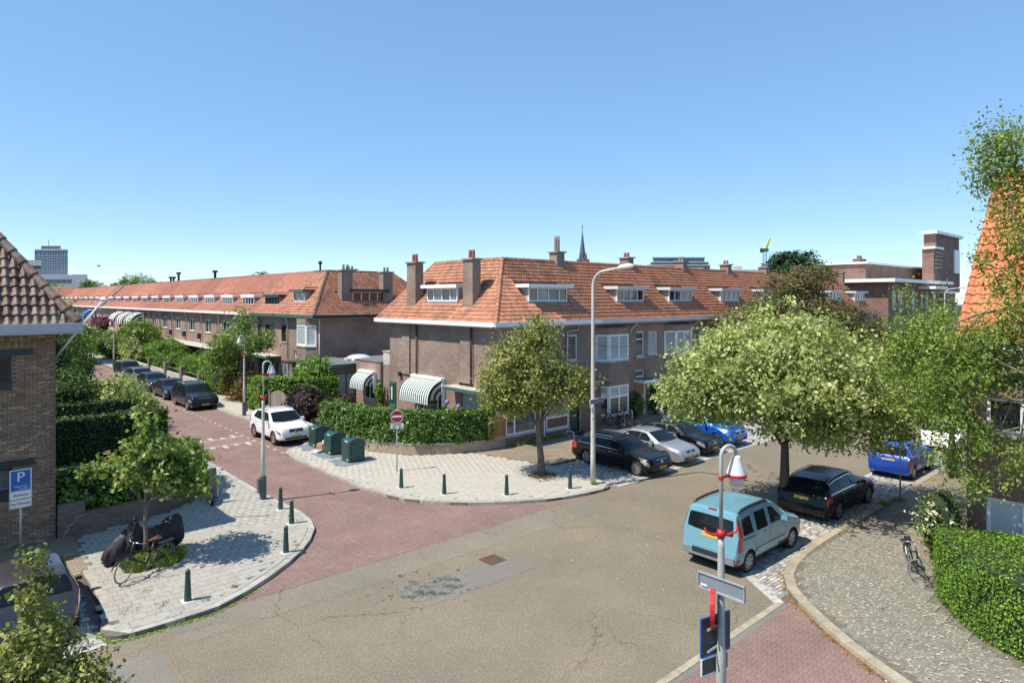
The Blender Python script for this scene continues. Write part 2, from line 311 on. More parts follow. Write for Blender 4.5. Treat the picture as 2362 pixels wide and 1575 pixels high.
# ---------------------------------------------------------------- mesh helpers
BASE = {}
class MB:
    def __init__(s): s.v = []; s.f = []; s.m = []
    def quad(s, a, b, c, d, m=0):
        i = len(s.v); s.v += [a, b, c, d]; s.f.append((i, i+1, i+2, i+3)); s.m.append(m)
    def poly(s, pts, m=0):
        i = len(s.v); s.v += list(pts); s.f.append(tuple(range(i, i+len(pts)))); s.m.append(m)
    def hexa(s, b, t, m=0):
        i = len(s.v); s.v += list(b)+list(t)
        for q in ((3, 2, 1, 0), (4, 5, 6, 7), (0, 1, 5, 4), (1, 2, 6, 5), (2, 3, 7, 6), (3, 0, 4, 7)):
            s.f.append(tuple(i+k for k in q)); s.m.append(m)
    def box(s, x0, x1, y0, y1, z0, z1, m=0):
        s.hexa([(x0, y0, z0), (x1, y0, z0), (x1, y1, z0), (x0, y1, z0)], [(x0, y0, z1), (x1, y0, z1), (x1, y1, z1), (x0, y1, z1)], m)
    def prism(s, pts, z0, z1, m=0, bottom=False):
        n = len(pts); i = len(s.v)
        s.v += [(p[0], p[1], z0) for p in pts]+[(p[0], p[1], z1) for p in pts]
        s.f.append(tuple(range(i+n, i+2*n))); s.m.append(m)
        if bottom: s.f.append(tuple(range(i+n-1, i-1, -1))); s.m.append(m)
        for k in range(n):
            j = (k+1) % n; s.f.append((i+k, i+j, i+n+j, i+n+k)); s.m.append(m)
    def tube(s, pts, rad, n=8, m=0, cap=True):
        pts = [Vector(p) for p in pts]
        if not hasattr(rad, '__len__'): rad = [rad]*len(pts)
        i0 = len(s.v); ref = None
        for k, p in enumerate(pts):
            d = (pts[min(k+1, len(pts)-1)]-pts[max(k-1, 0)]).normalized()
            if ref is None: ref = d.orthogonal().normalized()
            ref = (ref-d*ref.dot(d))
            ref = ref.normalized() if ref.length > 1e-5 else d.orthogonal().normalized()
            b = d.cross(ref)
            for j in range(n):
                a = 2*math.pi*j/n; s.v.append(tuple(p+(ref*math.cos(a)+b*math.sin(a))*rad[k]))
        for k in range(len(pts)-1):
            for j in range(n):
                j2 = (j+1) % n
                s.f.append((i0+k*n+j, i0+k*n+j2, i0+(k+1)*n+j2, i0+(k+1)*n+j)); s.m.append(m)
        if cap:
            s.f.append(tuple(i0+j for j in range(n-1, -1, -1))); s.m.append(m)
            e = i0+(len(pts)-1)*n; s.f.append(tuple(e+j for j in range(n))); s.m.append(m)
    def lathe(s, prof, c=(0, 0, 0), n=16, m=0, axis=2, close=False):
        i0 = len(s.v)
        for r, h in prof:
            for j in range(n):
                a = 2*math.pi*j/n; q = [r*math.cos(a), r*math.sin(a), h]
                if axis == 1: q = [q[0], q[2], q[1]]
                elif axis == 0: q = [q[2], q[0], q[1]]
                s.v.append((q[0]+c[0], q[1]+c[1], q[2]+c[2]))
        K = len(prof)
        for k in range(K if close else K-1):
            for j in range(n):
                j2 = (j+1) % n; k2 = (k+1) % K
                q = (i0+k*n+j, i0+k*n+j2, i0+k2*n+j2, i0+k2*n+j)
                s.f.append(q if axis != 1 else q[::-1]); s.m.append(m)
    def build(s, name, mats, parent=None, smooth=False, sharp=None):
        me = bpy.data.meshes.new(name)
        v = s.v; b = None
        if parent is None:
            a = np.array(v); b = Vector(((a[:, 0].min()+a[:, 0].max())/2, (a[:, 1].min()+a[:, 1].max())/2, a[:, 2].min()))
            v = (a-np.array(b)).tolist()
        me.from_pydata(v, [], s.f)
        if isinstance(mats, str): mats = [mats]
        for x in mats: me.materials.append(MATS[x])
        if len(mats) > 1: me.polygons.foreach_set('material_index', s.m)
        if smooth: me.polygons.foreach_set('use_smooth', [True]*len(s.f))
        me.update()
        if smooth and sharp:
            bm = bmesh.new(); bm.from_mesh(me); bmesh.ops.remove_doubles(bm, verts=bm.verts, dist=1e-5); bmesh.ops.recalc_face_normals(bm, faces=bm.faces)
            for e in bm.edges:
                if len(e.link_faces) == 2 and e.calc_face_angle(0) > R(sharp): e.smooth = False
            bm.to_mesh(me); bm.free()
        return addobj(name, me, parent, b)
def addobj(name, me, parent=None, base=None):
    o = bpy.data.objects.new(name, me); COL.objects.link(o)
    if parent is not None:
        o.parent = parent
        if parent.name in BASE: o.location = -BASE[parent.name]
    elif base is not None:
        o.location = base; BASE[o.name] = Vector(base)
    return o
def tag(o, label=None, cat=None, group=None, kind=None):
    if label: o['label'] = label
    if cat: o['category'] = cat
    if group: o['group'] = group
    if kind: o['kind'] = kind
    return o
def thing(name, label, cat, loc, rz=0, group=None, local=False):
    o = bpy.data.objects.new(name, None); COL.objects.link(o); o.location = loc; o.rotation_euler = (0, 0, rz); o.empty_display_size = .3
    if not local: BASE[o.name] = Vector(loc)
    return tag(o, label, cat, group)
def copy_tree(o, parent=None):
    c = o.copy(); COL.objects.link(c); c.parent = parent
    for ch in list(o.children): copy_tree(ch, c)
    return c
def inpoly(x, y, P):
    c = False; j = len(P)-1
    for i in range(len(P)):
        xi, yi = P[i][:2]; xj, yj = P[j][:2]
        if (yi > y) != (yj > y) and x < (xj-xi)*(y-yi)/(yj-yi)+xi: c = not c
        j = i
    return c
def catmull(P, n=6):
    P = [Vector(p) for p in P]; out = []
    for i in range(len(P)-1):
        a, b, c, d = P[max(i-1, 0)], P[i], P[i+1], P[min(i+2, len(P)-1)]
        for k in range(n):
            t = k/n; out.append(.5*((2*b)+(c-a)*t+(2*a-5*b+4*c-d)*t*t+(3*b-a-3*c+d)*t**3))
    out.append(P[-1]); return out
def resample(P, step):
    P = [Vector(p) for p in P]; out = [P[0].copy()]; acc = 0.0; L = sum((P[i+1]-P[i]).length for i in range(len(P)-1))
    n = max(1, round(L/step)); step = L/n; need = step
    for i in range(len(P)-1):
        seg = (P[i+1]-P[i]).length; pos = 0.0
        while seg-pos >= need-1e-9 and len(out) < n:
            pos += need; out.append(P[i].lerp(P[i+1], pos/seg)); need = step
        need -= seg-pos
    if len(out) < n+1: out.append(P[-1].copy())
    return out
def fastmesh(name, verts, nper, mat, tint=None, smooth=False):
    """verts (N*nper,3): N separate polygons of nper corners"""
    N = len(verts)//nper; me = bpy.data.meshes.new(name)
    me.vertices.add(N*nper); me.vertices.foreach_set('co', np.ascontiguousarray(verts, dtype=np.float32).ravel())
    me.loops.add(N*nper); me.loops.foreach_set('vertex_index', np.arange(N*nper, dtype=np.int32))
    me.polygons.add(N); me.polygons.foreach_set('loop_start', np.arange(0, N*nper, nper, dtype=np.int32))
    if tint is not None:
        at = me.attributes.new('tint', 'FLOAT', 'FACE'); at.data.foreach_set('value', np.asarray(tint, dtype=np.float32))
    me.update(calc_edges=True); me.materials.append(MATS[mat]); return me
def inst_mesh(name, proto_v, proto_f, mats4, mat, smooth=False):
    """join copies of a small quad mesh given 4x4 matrices, with a random tint per copy"""
    pv = np.array(proto_v); pf = np.array(proto_f); M = np.array(mats4); N = len(M); k = len(pv); q = len(pf)
    V = np.einsum('nij,kj->nki', M[:, :3, :3], pv)+M[:, None, :3, 3]
    F = (pf[None]+(np.arange(N)*k)[:, None, None]).reshape(-1, 4)
    me = bpy.data.meshes.new(name); me.vertices.add(N*k); me.vertices.foreach_set('co', V.astype(np.float32).ravel())
    me.loops.add(len(F)*4); me.loops.foreach_set('vertex_index', F.astype(np.int32).ravel())
    me.polygons.add(len(F)); me.polygons.foreach_set('loop_start', np.arange(0, len(F)*4, 4, dtype=np.int32))
    at = me.attributes.new('tint', 'FLOAT', 'FACE'); at.data.foreach_set('value', np.repeat(RNG.random(N), q).astype(np.float32))
    me.update(calc_edges=True); me.materials.append(MATS[mat]); return me
def slabproto(w, l, h, ch=.006):
    x, y = w/2, l/2; a, b = x-ch, y-ch
    v = [(-x, -y, 0), (x, -y, 0), (x, y, 0), (-x, y, 0), (-x, -y, h-ch), (x, -y, h-ch), (x, y, h-ch), (-x, y, h-ch), (-a, -b, h), (a, -b, h), (a, b, h), (-a, b, h)]
    f = [(0, 1, 5, 4), (1, 2, 6, 5), (2, 3, 7, 6), (3, 0, 4, 7), (4, 5, 9, 8), (5, 6, 10, 9), (6, 7, 11, 10), (7, 4, 8, 11), (8, 9, 10, 11)]
    return v, f
def pmesh(name, v, f, mat):
    me = bpy.data.meshes.new(name); me.from_pydata(v, [], f); me.materials.append(MATS[mat]); me.update(); return me
def pieces(parent, name, proto, matrices, mat, n_single=300, stuffname=None, key=None):
    """the n_single nearest pieces as objects of their own, the rest joined into one part"""
    ms = sorted(matrices, key=key or (lambda M: M[0][3]**2+M[1][3]**2))
    if n_single:
        me = pmesh(name, proto[0], proto[1], mat); off = -BASE[parent.name] if parent.name in BASE else Vector()
        for M in ms[:n_single]:
            o = bpy.data.objects.new(name, me); COL.objects.link(o); o.parent = parent; o.matrix_local = Matrix.Translation(off) @ Matrix(M)
    if len(ms) > n_single:
        o = addobj(stuffname or name+'s', inst_mesh(stuffname or name+'s', proto[0], proto[1], [np.array(M) for M in ms[n_single:]], mat), parent); tag(o, kind='stuff')
def mat4(px, py, pz, rz=0, tilt=0):
    return Matrix.Translation((px, py, pz)) @ Matrix.Rotation(rz, 4, 'Z') @ Matrix.Rotation(tilt, 4, 'X')
# ================================================================ GROUND
ZR = -0.10                                   # road level, pavement tops are at 0
def sheet(name, pts, z, mat, kind='structure', parent=None):
    b = MB(); b.poly([(p[0], p[1], z) for p in pts], 0); o = b.build(name, mat, parent)
    if parent is None: tag(o, kind=kind)
    return o
def rect(x0, x1, y0, y1): return [(x0, y0), (x1, y0), (x1, y1), (x0, y1)]
sheet('ground', rect(-900, 1100, -500, 1300), -.16, 'garden_soil')
road = sheet('asphalt_road', rect(-60, 160, 7.7, 17.08), ZR, 'asphalt')
sheet('brick_road', rect(2.9, 21.9, 17.08, 26), ZR, 'joint_dark')
redroad = bpy.data.objects['brick_road']
sheet('brick_surface', rect(9.5, 16.4, 41, 190), ZR+.004, 'clinker_red', parent=redroad)
sheet('paver_bedding', rect(9.5, 16.4, 26, 41), ZR, 'joint_dark', parent=redroad)
redroad2 = sheet('brick_road', rect(8.5, 18.2, -12, 7.7), ZR, 'joint_dark')
# herringbone clinkers, one by one where they can be told apart
def herring(poly_test, x0, x1, y0, y1, z, L=.16, W=.08):
    out = []; c = math.cos(R(45)); s_ = math.sin(R(45)); cx, cy = (x0+x1)/2, (y0+y1)/2
    ext = math.hypot(x1-x0, y1-y0)/2+.5; n = int(ext/W)
    for i in range(-n, n):
        for j in range(-n, n):
            k = (i-j) % 4
            if k == 0: a, b, rot = (i+1)*W, (j+.5)*W, 0
            elif k == 3: a, b, rot = (i+.5)*W, (j+1)*W, math.pi/2     # upright brick over cells (i,j),(i,j+1)
            else: continue
            x = cx+a*c-b*s_; y = cy+a*s_+b*c
            if x0 < x < x1 and y0 < y < y1 and poly_test(x, y):
                out.append(mat4(x, y, z+random.uniform(-.0025, .0025), rot+R(45)))
    return out
# kerb lines
K_LEFT = [(3.0, 17.75), (3.06, 17.3), (3.5, 17.06), (4.4, 17.03), (5.5, 17.1), (6.78, 17.78), (7.86, 18.55), (8.75, 19.38), (9.65, 20.63), (10.0, 21.76), (10.08, 22.9), (10.0, 24.2), (9.93, 26), (9.92, 29), (9.95, 34), (9.95, 44), (9.95, 60)]
K_RIGHT = [(15.25, 60), (15.25, 44), (15.25, 34.2), (14.9, 33.1), (13.7, 32.5), (13.33, 31.8), (13.27, 29.4), (13.26, 25.1), (13.38, 23.12), (13.67, 21.6), (14.42, 20.36), (15.07, 19.56), (15.97, 18.82), (16.94, 18.16), (18.0, 17.6), (19.18, 17.26), (20.3, 17.1), (20.9, 17.16), (21.25, 17.6), (21.45, 18.6), (21.5, 21.25)]
K_NEAR = [(13.2, 1.5), (13.8, 3), (14.55, 4.45), (14.96, 5.2), (15.5, 6.04), (16.21, 6.94), (16.91, 7.75), (17.84, 8.36), (18.84, 8.67), (20.39, 8.86), (22.19, 8.9), (26, 8.9), (34, 8.9), (60, 8.9)]
kl, kr, kn = catmull([(*p, 0) for p in K_LEFT]), catmull([(*p, 0) for p in K_RIGHT]), catmull([(*p, 0) for p in K_NEAR])
P_LEFT = [(p.x, p.y) for p in kl]+[(9.95, 190), (-40, 190), (-40, 21.6), (3.2, 21.6), (3.25, 19)]
P_RIGHT = [(18.5, 190), (15.25, 190)]+[(p.x, p.y) for p in kr]+[(80, 21.25), (80, 26.3), (30, 40), (18.5, 60)]
P_NEAR = [(p.x, p.y) for p in kn]+[(150, 8.9), (150, -15), (13, -15)]
def pavement(name, P, mat, hole=None):
    b = MB(); b.prism(P, -.14, -.002); o = b.build(name, mat); tag(o, kind='structure'); return o
pl = pavement('pavement', P_LEFT, 'joint_sand'); pr_ = pavement('pavement', P_RIGHT, 'joint_sand'); pn = pavement('pavement', P_NEAR, 'joint_sand')
def kerbs(path, parent, mat='kerb', w=.2, step=.95, side=1, z=.012):
    P = resample(path, step)
    for i in range(len(P)-1):
        a, b = P[i], P[i+1]; ta = (P[min(i+1, len(P)-1)]-P[max(i-1, 0)]).normalized(); tb = (P[min(i+2, len(P)-1)]-P[i]).normalized()
        na = Vector((-ta.y, ta.x, 0))*side; nb = Vector((-tb.y, tb.x, 0))*side; d = (b-a).normalized()*.005
        a2, b2 = a+d, b-d; m = MB()
        q = [a2-na*.012, b2-nb*.012, b2+nb*w, a2+na*w]
        if side < 0: q = q[::-1]
        zt = z+random.uniform(-.004, .004)
        m.hexa([(p.x, p.y, -.15) for p in q], [(p.x, p.y, zt) for p in q])
        m.build('kerb_stone', mat, parent)
kerbs(kl, pl, side=1); kerbs(kr, pr_, side=1, mat='kerb'); kerbs(kn, pn, mat='kerb_tan', w=.26, side=-1)
def curve_hit(P, x, y, d):
    return any((p.x-x)**2+(p.y-y)**2 < d*d for p in P)
kls, krs, kns = resample(kl, .1), resample(kr, .1), resample(kn, .1)
def slab_grid(x0, x1, y0, y1, poly, kpts, s=.30, off=.5, avoid=(), rot=0, dk=.33):
    out = []; j = 0; y = y0
    while y < y1:
        x = x0+(s*off if j % 2 else 0)
        while x < x1:
            if inpoly(x, y, poly) and not curve_hit(kpts, x, y, dk) and all((x-a)**2+(y-b)**2 > r*r for a, b, r in avoid):
                out.append(mat4(x, y, -.003+random.uniform(-.002, .003), random.uniform(-.006, .006), random.uniform(-.006, .006)))
            x += s
        y += s; j += 1
    return out
SL = slabproto(.29, .29, .02, .008)
left_area = [(p.x, p.y) for p in kl if p.y < 33]+[(9.0, 33), (8.9, 29.4), (7.6, 26.7), (6.4, 25.75), (5.0, 25.4), (3.6, 25.2), (3.5, 23.4), (3.3, 21), (3.2, 18)]
pieces(pl, 'paving_slab', SL, slab_grid(2.5, 10.2, 16.9, 33, left_area, [p for p in kls if p.y < 34], avoid=((4.75, 21.3, .55), (5.2, 21.1, .45))), 'slab')
# border course that follows the kerb on the left corner
for kk, par, mt, rng in ((kl, pl, 'slab', (3.5, 34)), (kr, pr_, 'slab_right', (17, 34))):
    pts = resample([p for p in kk if rng[0] < p.y+0 < rng[1]], .3); ms = []
    for i in range(len(pts)-1):
        t = (pts[i+1]-pts[i]).normalized(); nrm = Vector((-t.y, t.x, 0)); c = (pts[i]+pts[i+1])/2+nrm*.31
        ms.append(mat4(c.x, c.y, -.003, math.atan2(t.y, t.x)))
    pieces(par, 'border_slab', slabproto(.285, .17, .02, .008), ms, mt, 120)
right_area = [(p.x, p.y) for p in kr if p.y < 33]+[(21.4, 21.4), (20.4, 25.3), (19.9, 25.7), (18.7, 26.4), (17.6, 27.3), (16.75, 29.1), (16.3, 31.0), (16.0, 33.4), (15.3, 33.4)]
right_area = [(p.x, p.y) for p in kr if p.y < 32.4]+[(21.4, 21.4), (20.4, 25.3), (19.9, 25.7), (18.7, 26.4), (17.6, 27.3), (16.75, 29.1), (16.3, 31.0), (16.0, 34.5), (14.9, 33.2)]
pieces(pr_, 'paving_slab', SL, slab_grid(13, 21.7, 17, 37, right_area, krs, avoid=((20.0, 20.2, .62), (14.9, 31.9, .62), (14.8, 29.85, .62), (14.75, 27.9, .62))), 'slab_right')
sheet('slab_surface', [(15.5, 34.5), (16.1, 34.5), (16.2, 36.5), (17.9, 46), (17.9, 185), (15.5, 185)], .004, 'slab_right', parent=pr_)
sheet('clinker_surface', [(20.5, 25.45), (21.52, 21.5), (79.5, 21.5), (79.5, 26.6), (20.5, 26.6)], .006, 'clinker', parent=pr_)
sheet('clinker_surface', rect(-39, 3.5, 21.85, 25.6), .006, 'clinker', parent=pl)
near_area = [(p.x, p.y) for p in kn if p.x < 28]+[(27.8, 8.6), (27.8, 5.5), (20.6, 5.6), (18.6, 4.8), (17.3, 3.6), (16.6, 1.0), (13.2, 1.0)]
pieces(pn, 'paving_slab', slabproto(.2985, .2985, .02, .003), slab_grid(12.5, 27.8, .8, 8.9, near_area, kns, dk=.4), 'slab_lichen')
sheet('clinker_surface', rect(27.6, 80, 5.0, 8.62), .004, 'clinker', parent=pn)
sheet('clinker_surface', [(20.8, 5.5), (23.2, 6.6), (27.7, 8.3), (27.7, 4), (20.8, 4)], .019, 'clinker', parent=pn)
# kerb in front of the brown pavement, and the kerbs behind the bays
kerbs([Vector((21.6, 21.33, 0)), Vector((80, 21.33, 0))], pr_, mat='kerb_tan', w=.16, step=1.0, side=1)
kerbs([Vector((3.2, 18.0, 0)), Vector((3.3, 20, 0)), Vector((3.25, 21.7, 0))], pl, mat='kerb', w=.22, side=-1)
kerbs([Vector((-30, 21.7, 0)), Vector((3.2, 21.7, 0))], pl, mat='kerb_tan', w=.16, step=1.0, side=1)
# red clinkers
def on_left_red(x, y):
    if y < 17.1: return False
    return not inpoly(x, y, P_LEFT) and not inpoly(x, y, P_RIGHT)
HP = slabproto(.158, .078, .03, .004)
red = herring(on_left_red, 3.2, 21.6, 17.1, 26, ZR-.024)+herring(on_left_red, 9.7, 15.6, 26, 41, ZR-.024)
pieces(redroad, 'paver', HP, red, 'paver_red', 300, 'pavers')
def on_near_red(x, y): return y < 7.66 and not inpoly(x, y, P_NEAR)
pieces(redroad2, 'paver', HP, herring(on_near_red, 9.6, 17.2, 1.5, 7.66, ZR-.024), 'paver_red', 300, 'pavers')
sheet('brick_surface', rect(8.5, 15.2, -12, 1.5), ZR+.004, 'clinker_red', parent=redroad2)
# cobbled parking bays
def bay(name, poly, x0, x1, y0, y1, n, axis=0):
    o = sheet(name, poly, ZR+.004, 'joint_sand'); ms = []; y = y0; j = 0
    while y < y1:
        x = x0+(.09 if j % 2 else 0)+random.uniform(0, .04)
        while x < x1:
            L = random.uniform(.15, .21)
            if inpoly(x, y, poly):
                M = mat4(x, y, ZR-.012+random.uniform(-.004, .004), random.uniform(-.04, .04), random.uniform(-.05, .05)) @ Matrix.Diagonal((L/.18, 1, 1, 1)); ms.append(M)
            x += L+.012
        y += .108; j += 1
    pieces(o, 'sett', slabproto(.18, .096, .03, .012), ms, 'sett', n, 'setts'); return o
far_bay = bay('parking_bay', [(21.0, 17.2), (21.4, 17.2), (21.55, 18.6), (21.6, 21.3), (80, 21.3), (80, 17.2)][1:], 21.3, 46, 17.3, 21.25, 300)
bay('parking_bay', rect(-30, 2.98, 17.1, 21.65), -5, 2.95, 17.2, 21.6, 300)
nb_poly = [(16.4, 7.85), (17.0, 8.7), (17.9, 9.9), (18.9, 10.66), (70, 10.66), (70, 8.9)]+[(p.x, p.y) for p in reversed(kn) if 16.6 < p.x < 26]
bay('parking_bay', nb_poly, 16.4, 40, 7.9, 10.62, 300)
# painted and laid lines
def line(name, pts, w, z, mat, label=None, parent=None):
    b = MB()
    for i in range(len(pts)-1):
        a, c = Vector((*pts[i], 0)), Vector((*pts[i+1], 0)); t = (c-a).normalized(); n_ = Vector((-t.y, t.x, 0))*w/2
        b.quad((a-n_).to_tuple()[:2]+(z,), (c-n_).to_tuple()[:2]+(z,), (c+n_).to_tuple()[:2]+(z,), (a+n_).to_tuple()[:2]+(z,))
    return b.build(name, mat, parent)
line('edge_line', [(21.4, 17.14), (79, 17.14)], .2, ZR+.012, 'line_white', parent=far_bay)
line('edge_line', [(18.85, 10.72), (70, 10.72)], .18, ZR+.012, 'line_white', parent=road)
line('edge_line', [(16.3, 7.75), (16.95, 8.65), (17.8, 9.85), (18.85, 10.7)], .28, ZR+.014, 'line_white', parent=road)
line('edge_line', [(-40, 17.1), (3.0, 17.1)], .14, ZR+.012, 'line_white', parent=road)
line('edge_line', [(1, 7.76), (16.4, 7.76)], .17, ZR+.010, 'line_cream', parent=road)
line('edge_line', [(1, 7.58), (16.3, 7.58)], .16, ZR+.009, 'asphalt_grey', parent=road)
y = 32.2
while y < 110:
    line('dash_mark', [(13.42, y), (13.42, y+.32)], .12, ZR+.012, 'line_white', parent=redroad); y += .95
def arc(xa, xb, yc, sag): return [(xa+(xb-xa)*t/8, yc+sag*(1-(t/4-1)**2)) for t in range(9)]
for yc, sgn in ((36.05, -1), (37.75, 1)):
    line('hump_line', arc(10.3, 13.35, yc, .0), .12, ZR+.012, 'line_white', parent=redroad)
    for k, x in enumerate((10.5, 11.1, 11.7, 12.3, 12.9)):
        ln = (.75, .45)[k % 2]
        line('hump_tooth', [(x, yc+sgn*.05), (x, yc+sgn*ln)], .22, ZR+.013, 'line_white', parent=redroad)
# repairs in the asphalt
sheet('asphalt_repair', [(11.4, 14.9), (9.42, 14.0), (9.45, 13.68), (13.4, 13.58), (13.42, 14.45)], ZR+.004, 'asphalt_grey', parent=road)
sheet('asphalt_repair', rect(-6, 3.8, 13.2, 16.05), ZR+.004, 'asphalt_grey', parent=road)
sheet('asphalt_strip', [(4.2, 17.0), (4.4, 15.9), (18.6, 15.55), (18.8, 17.02)], ZR+.004, 'asphalt_mid', parent=road)
b = MB(); pts = []
for k in range(26):
    a = 2*math.pi*k/26; rr = random.uniform(.75, 1.15); pts.append((10.15+.95*rr*math.cos(a)-.1*math.sin(a), 14.55+.72*rr*math.sin(a), ZR+.008))
b.poly(pts); b.build('tar_patch', 'tar', road)
for k in range(46):                                     # crumbs of tar round the patch
    a = random.uniform(0, 6.3); r_ = random.uniform(.3, 1.5); m = MB(); s_ = random.uniform(.03, .12)
    m.poly([(10.1+r_*1.2*math.cos(a)+s_*math.cos(q)*random.uniform(.5, 1), 14.5+r_*.9*math.sin(a)+s_*math.sin(q)*random.uniform(.5, 1), ZR+.012) for q in (0, 1.2, 2.5, 3.8, 5)])
    m.build('tar_spot', 'tar' if k % 3 else 'asphalt_grey', road)
def mcover(x, y, z, w, l, name, label, mat='rust_iron', bars=True):
    o = thing(name, label, 'drain cover', (x, y, z)); m = MB(); m.box(x-w/2, x+w/2, y-l/2, y+l/2, z-.03, z+.006); m.build('frame', 'iron', o)
    n = 9
    for i in range(n):
        s0 = x-w/2+.03+(w-.06)*i/n; m = MB(); m.box(s0, s0+(w-.06)/n*.62, y-l/2+.03, y+l/2-.03, z, z+.012); m.build('bar', mat, o)
mcover(12.62, 14.85, ZR, .62, .62, 'manhole_cover', 'square rusty manhole cover in the middle of the asphalt road')
mcover(20.95+1.0, 17.6, ZR, .5, .45, 'gully_grate', 'brown gully grate in the cobbles in front of the black estate car')
mcover(13.62, 24.85, .002, .36, .75, 'gully_grate', 'iron gully lid in the kerb near the no-entry sign', 'iron')
# fallen leaves and blossom along the kerbs
def litter(name, label, path, n, spread, z, mat, size=.05):
    P = resample(path, .05); v = []; t = []
    for i in range(n):
        p = random.choice(P); x = p.x+random.gauss(0, spread); y_ = p.y+random.gauss(0, spread); s_ = size*random.uniform(.5, 1.4); a = random.uniform(0, 6.3)
        c, d = math.cos(a)*s_, math.sin(a)*s_; zz = z+random.uniform(.004, .02)
        v += [(x-c, y_-d, zz), (x+d*.5, y_-c*.5, zz+.008), (x+c, y_+d, zz+.004), (x-d*.5, y_+c*.5, zz)]; t.append(random.random())
    o = addobj(name, fastmesh(name, np.array(v), 4, mat, t)); tag(o, label, 'litter', kind='stuff')
off = lambda P, d: [Vector((P[i].x-(P[i+1]-P[i]).normalized().y*d, P[i].y+(P[i+1]-P[i]).normalized().x*d, 0)) for i in range(len(P)-1)]
litter('fallen_leaves', 'brown fallen leaves in the gutter of the near corner', off([p for p in kn if 13.5 < p.x < 19], .06), 900, .05, ZR, 'litter', .035)
litter('gutter_weeds', 'yellow weeds in the gutter of the left corner', off([p for p in kl if p.y < 18.2 and p.x < 6.8], -.06), 500, .05, ZR, 'grass_blade', .04)
litter('fallen_blossom', 'white fallen blossom in the gutter of the red street', off([p for p in kr if 18 < p.y < 24], -.06), 160, .05, ZR, 'litter', .03)
litter('fallen_petals', 'pale petals scattered on the road below the tall trees', [Vector((15, 11, 0)), Vector((18, 14, 0)), Vector((14, 19, 0))], 120, .8, ZR, 'petal_litter', .03)
litter('fallen_petals', 'pale lichen and petals on the near corner pavement', [Vector((15.5, 3, 0)), Vector((17.3, 5.2, 0)), Vector((19, 6.8, 0))], 600, .8, .02, 'petal_litter', .035)
# ================================================================ BUILDINGS
class Face:
    """a facade: origin (x,y), direction along it, outward normal"""
    def __init__(s, o, a, n): s.o = o; s.a = a; s.n = n
    def p(s, t, z, d=0): return (s.o[0]+s.a[0]*t+s.n[0]*d, s.o[1]+s.a[1]*t+s.n[1]*d, z)
    def box(s, mb, s0, s1, z0, z1, d0, d1, m=0):
        if (s.a[0]*s.n[1]-s.a[1]*s.n[0]) > 0: d0, d1 = d1, d0
        mb.hexa([s.p(s0, z0, d1), s.p(s1, z0, d1), s.p(s1, z0, d0), s.p(s0, z0, d0)], [s.p(s0, z1, d1), s.p(s1, z1, d1), s.p(s1, z1, d0), s.p(s0, z1, d0)], m)
def FV(v): return Face((0, v), (1, 0), (0, -1))          # faces the asphalt street, t = x
def FU(u): return Face((u, 0), (0, 1), (-1, 0))          # faces the red street, t = y
def wall(mb, F, s0, s1, z0, z1, ops=(), th=.18, m=0):
    xs = sorted({s0, s1, *[v for o in ops for v in o[:2]]}); zs = sorted({z0, z1, *[v for o in ops for v in o[2:4]]})
    for i in range(len(xs)-1):
        for j in range(len(zs)-1):
            cx, cz = (xs[i]+xs[i+1])/2, (zs[j]+zs[j+1])/2
            if any(o[0] < cx < o[1] and o[2] < cz < o[3] for o in ops): continue
            mb.quad(F.p(xs[i], zs[j]), F.p(xs[i+1], zs[j]), F.p(xs[i+1], zs[j+1]), F.p(xs[i], zs[j+1]), m)
    for o in ops:
        a, b, c, d = o[:4]
        mb.quad(F.p(a, c), F.p(a, d), F.p(a, d, -th), F.p(a, c, -th), m); mb.quad(F.p(b, c), F.p(b, c, -th), F.p(b, d, -th), F.p(b, d), m)
        mb.quad(F.p(a, d), F.p(b, d), F.p(b, d, -th), F.p(a, d, -th), m); mb.quad(F.p(a, c), F.p(a, c, -th), F.p(b, c, -th), F.p(b, c), m)
def window(F, parent, s0, s1, z0, z1, cols=2, rows=None, frame='white_paint', fw=.09, d=-.08, sill='sill_stone', pane='glass_dark', name='window', lintel=None, th=.09, trim=None):
    """frame mesh with panes (and a sill) as its sub-parts"""
    cw = [1]*cols if isinstance(cols, int) else list(cols); rw = rows or [1]
    mb = MB(); F.box(mb, s0, s1, z0, z0+fw, d-th, d); F.box(mb, s0, s1, z1-fw, z1, d-th, d)
    F.box(mb, s0, s0+fw, z0+fw, z1-fw, d-th, d); F.box(mb, s1-fw, s1, z0+fw, z1-fw, d-th, d)
    W = s1-s0-2*fw-fw*(len(cw)-1); Hh = z1-z0-2*fw-fw*(len(rw)-1); x = s0+fw; P = []
    for i, c in enumerate(cw):
        w = W*c/sum(cw); z = z0+fw
        for j, r in enumerate(rw):
            h = Hh*r/sum(rw); P.append((x, x+w, z, z+h, i, j)); z += h
            if j < len(rw)-1: F.box(mb, x, x+w, z, z+fw, d-th, d-.004); z += fw
        x += w
        if i < len(cw)-1: F.box(mb, x, x+fw, z0+fw, z1-fw, d-th, d-.002); x += fw
    o = mb.build(name, frame, parent)
    for (a, b, c, e, i, j) in P:
        q = MB(); F.box(q, a-.004, b+.004, c-.004, e+.004, d-th*.75, d-th*.45)
        pm = pane if isinstance(pane, str) else pane[(i+j*len(cw)) % len(pane)]
        q.build('pane', pm, o)
    if sill:
        q = MB(); F.box(q, s0-.06, s1+.06, z0-.09, z0-.002, d-.03, .07); q.build('sill', sill, o)
    if lintel:
        q = MB(); F.box(q, s0-.12, s1+.12, z1+.004, z1+.14, -.02, .012); q.build('lintel', lintel, o)
    return o
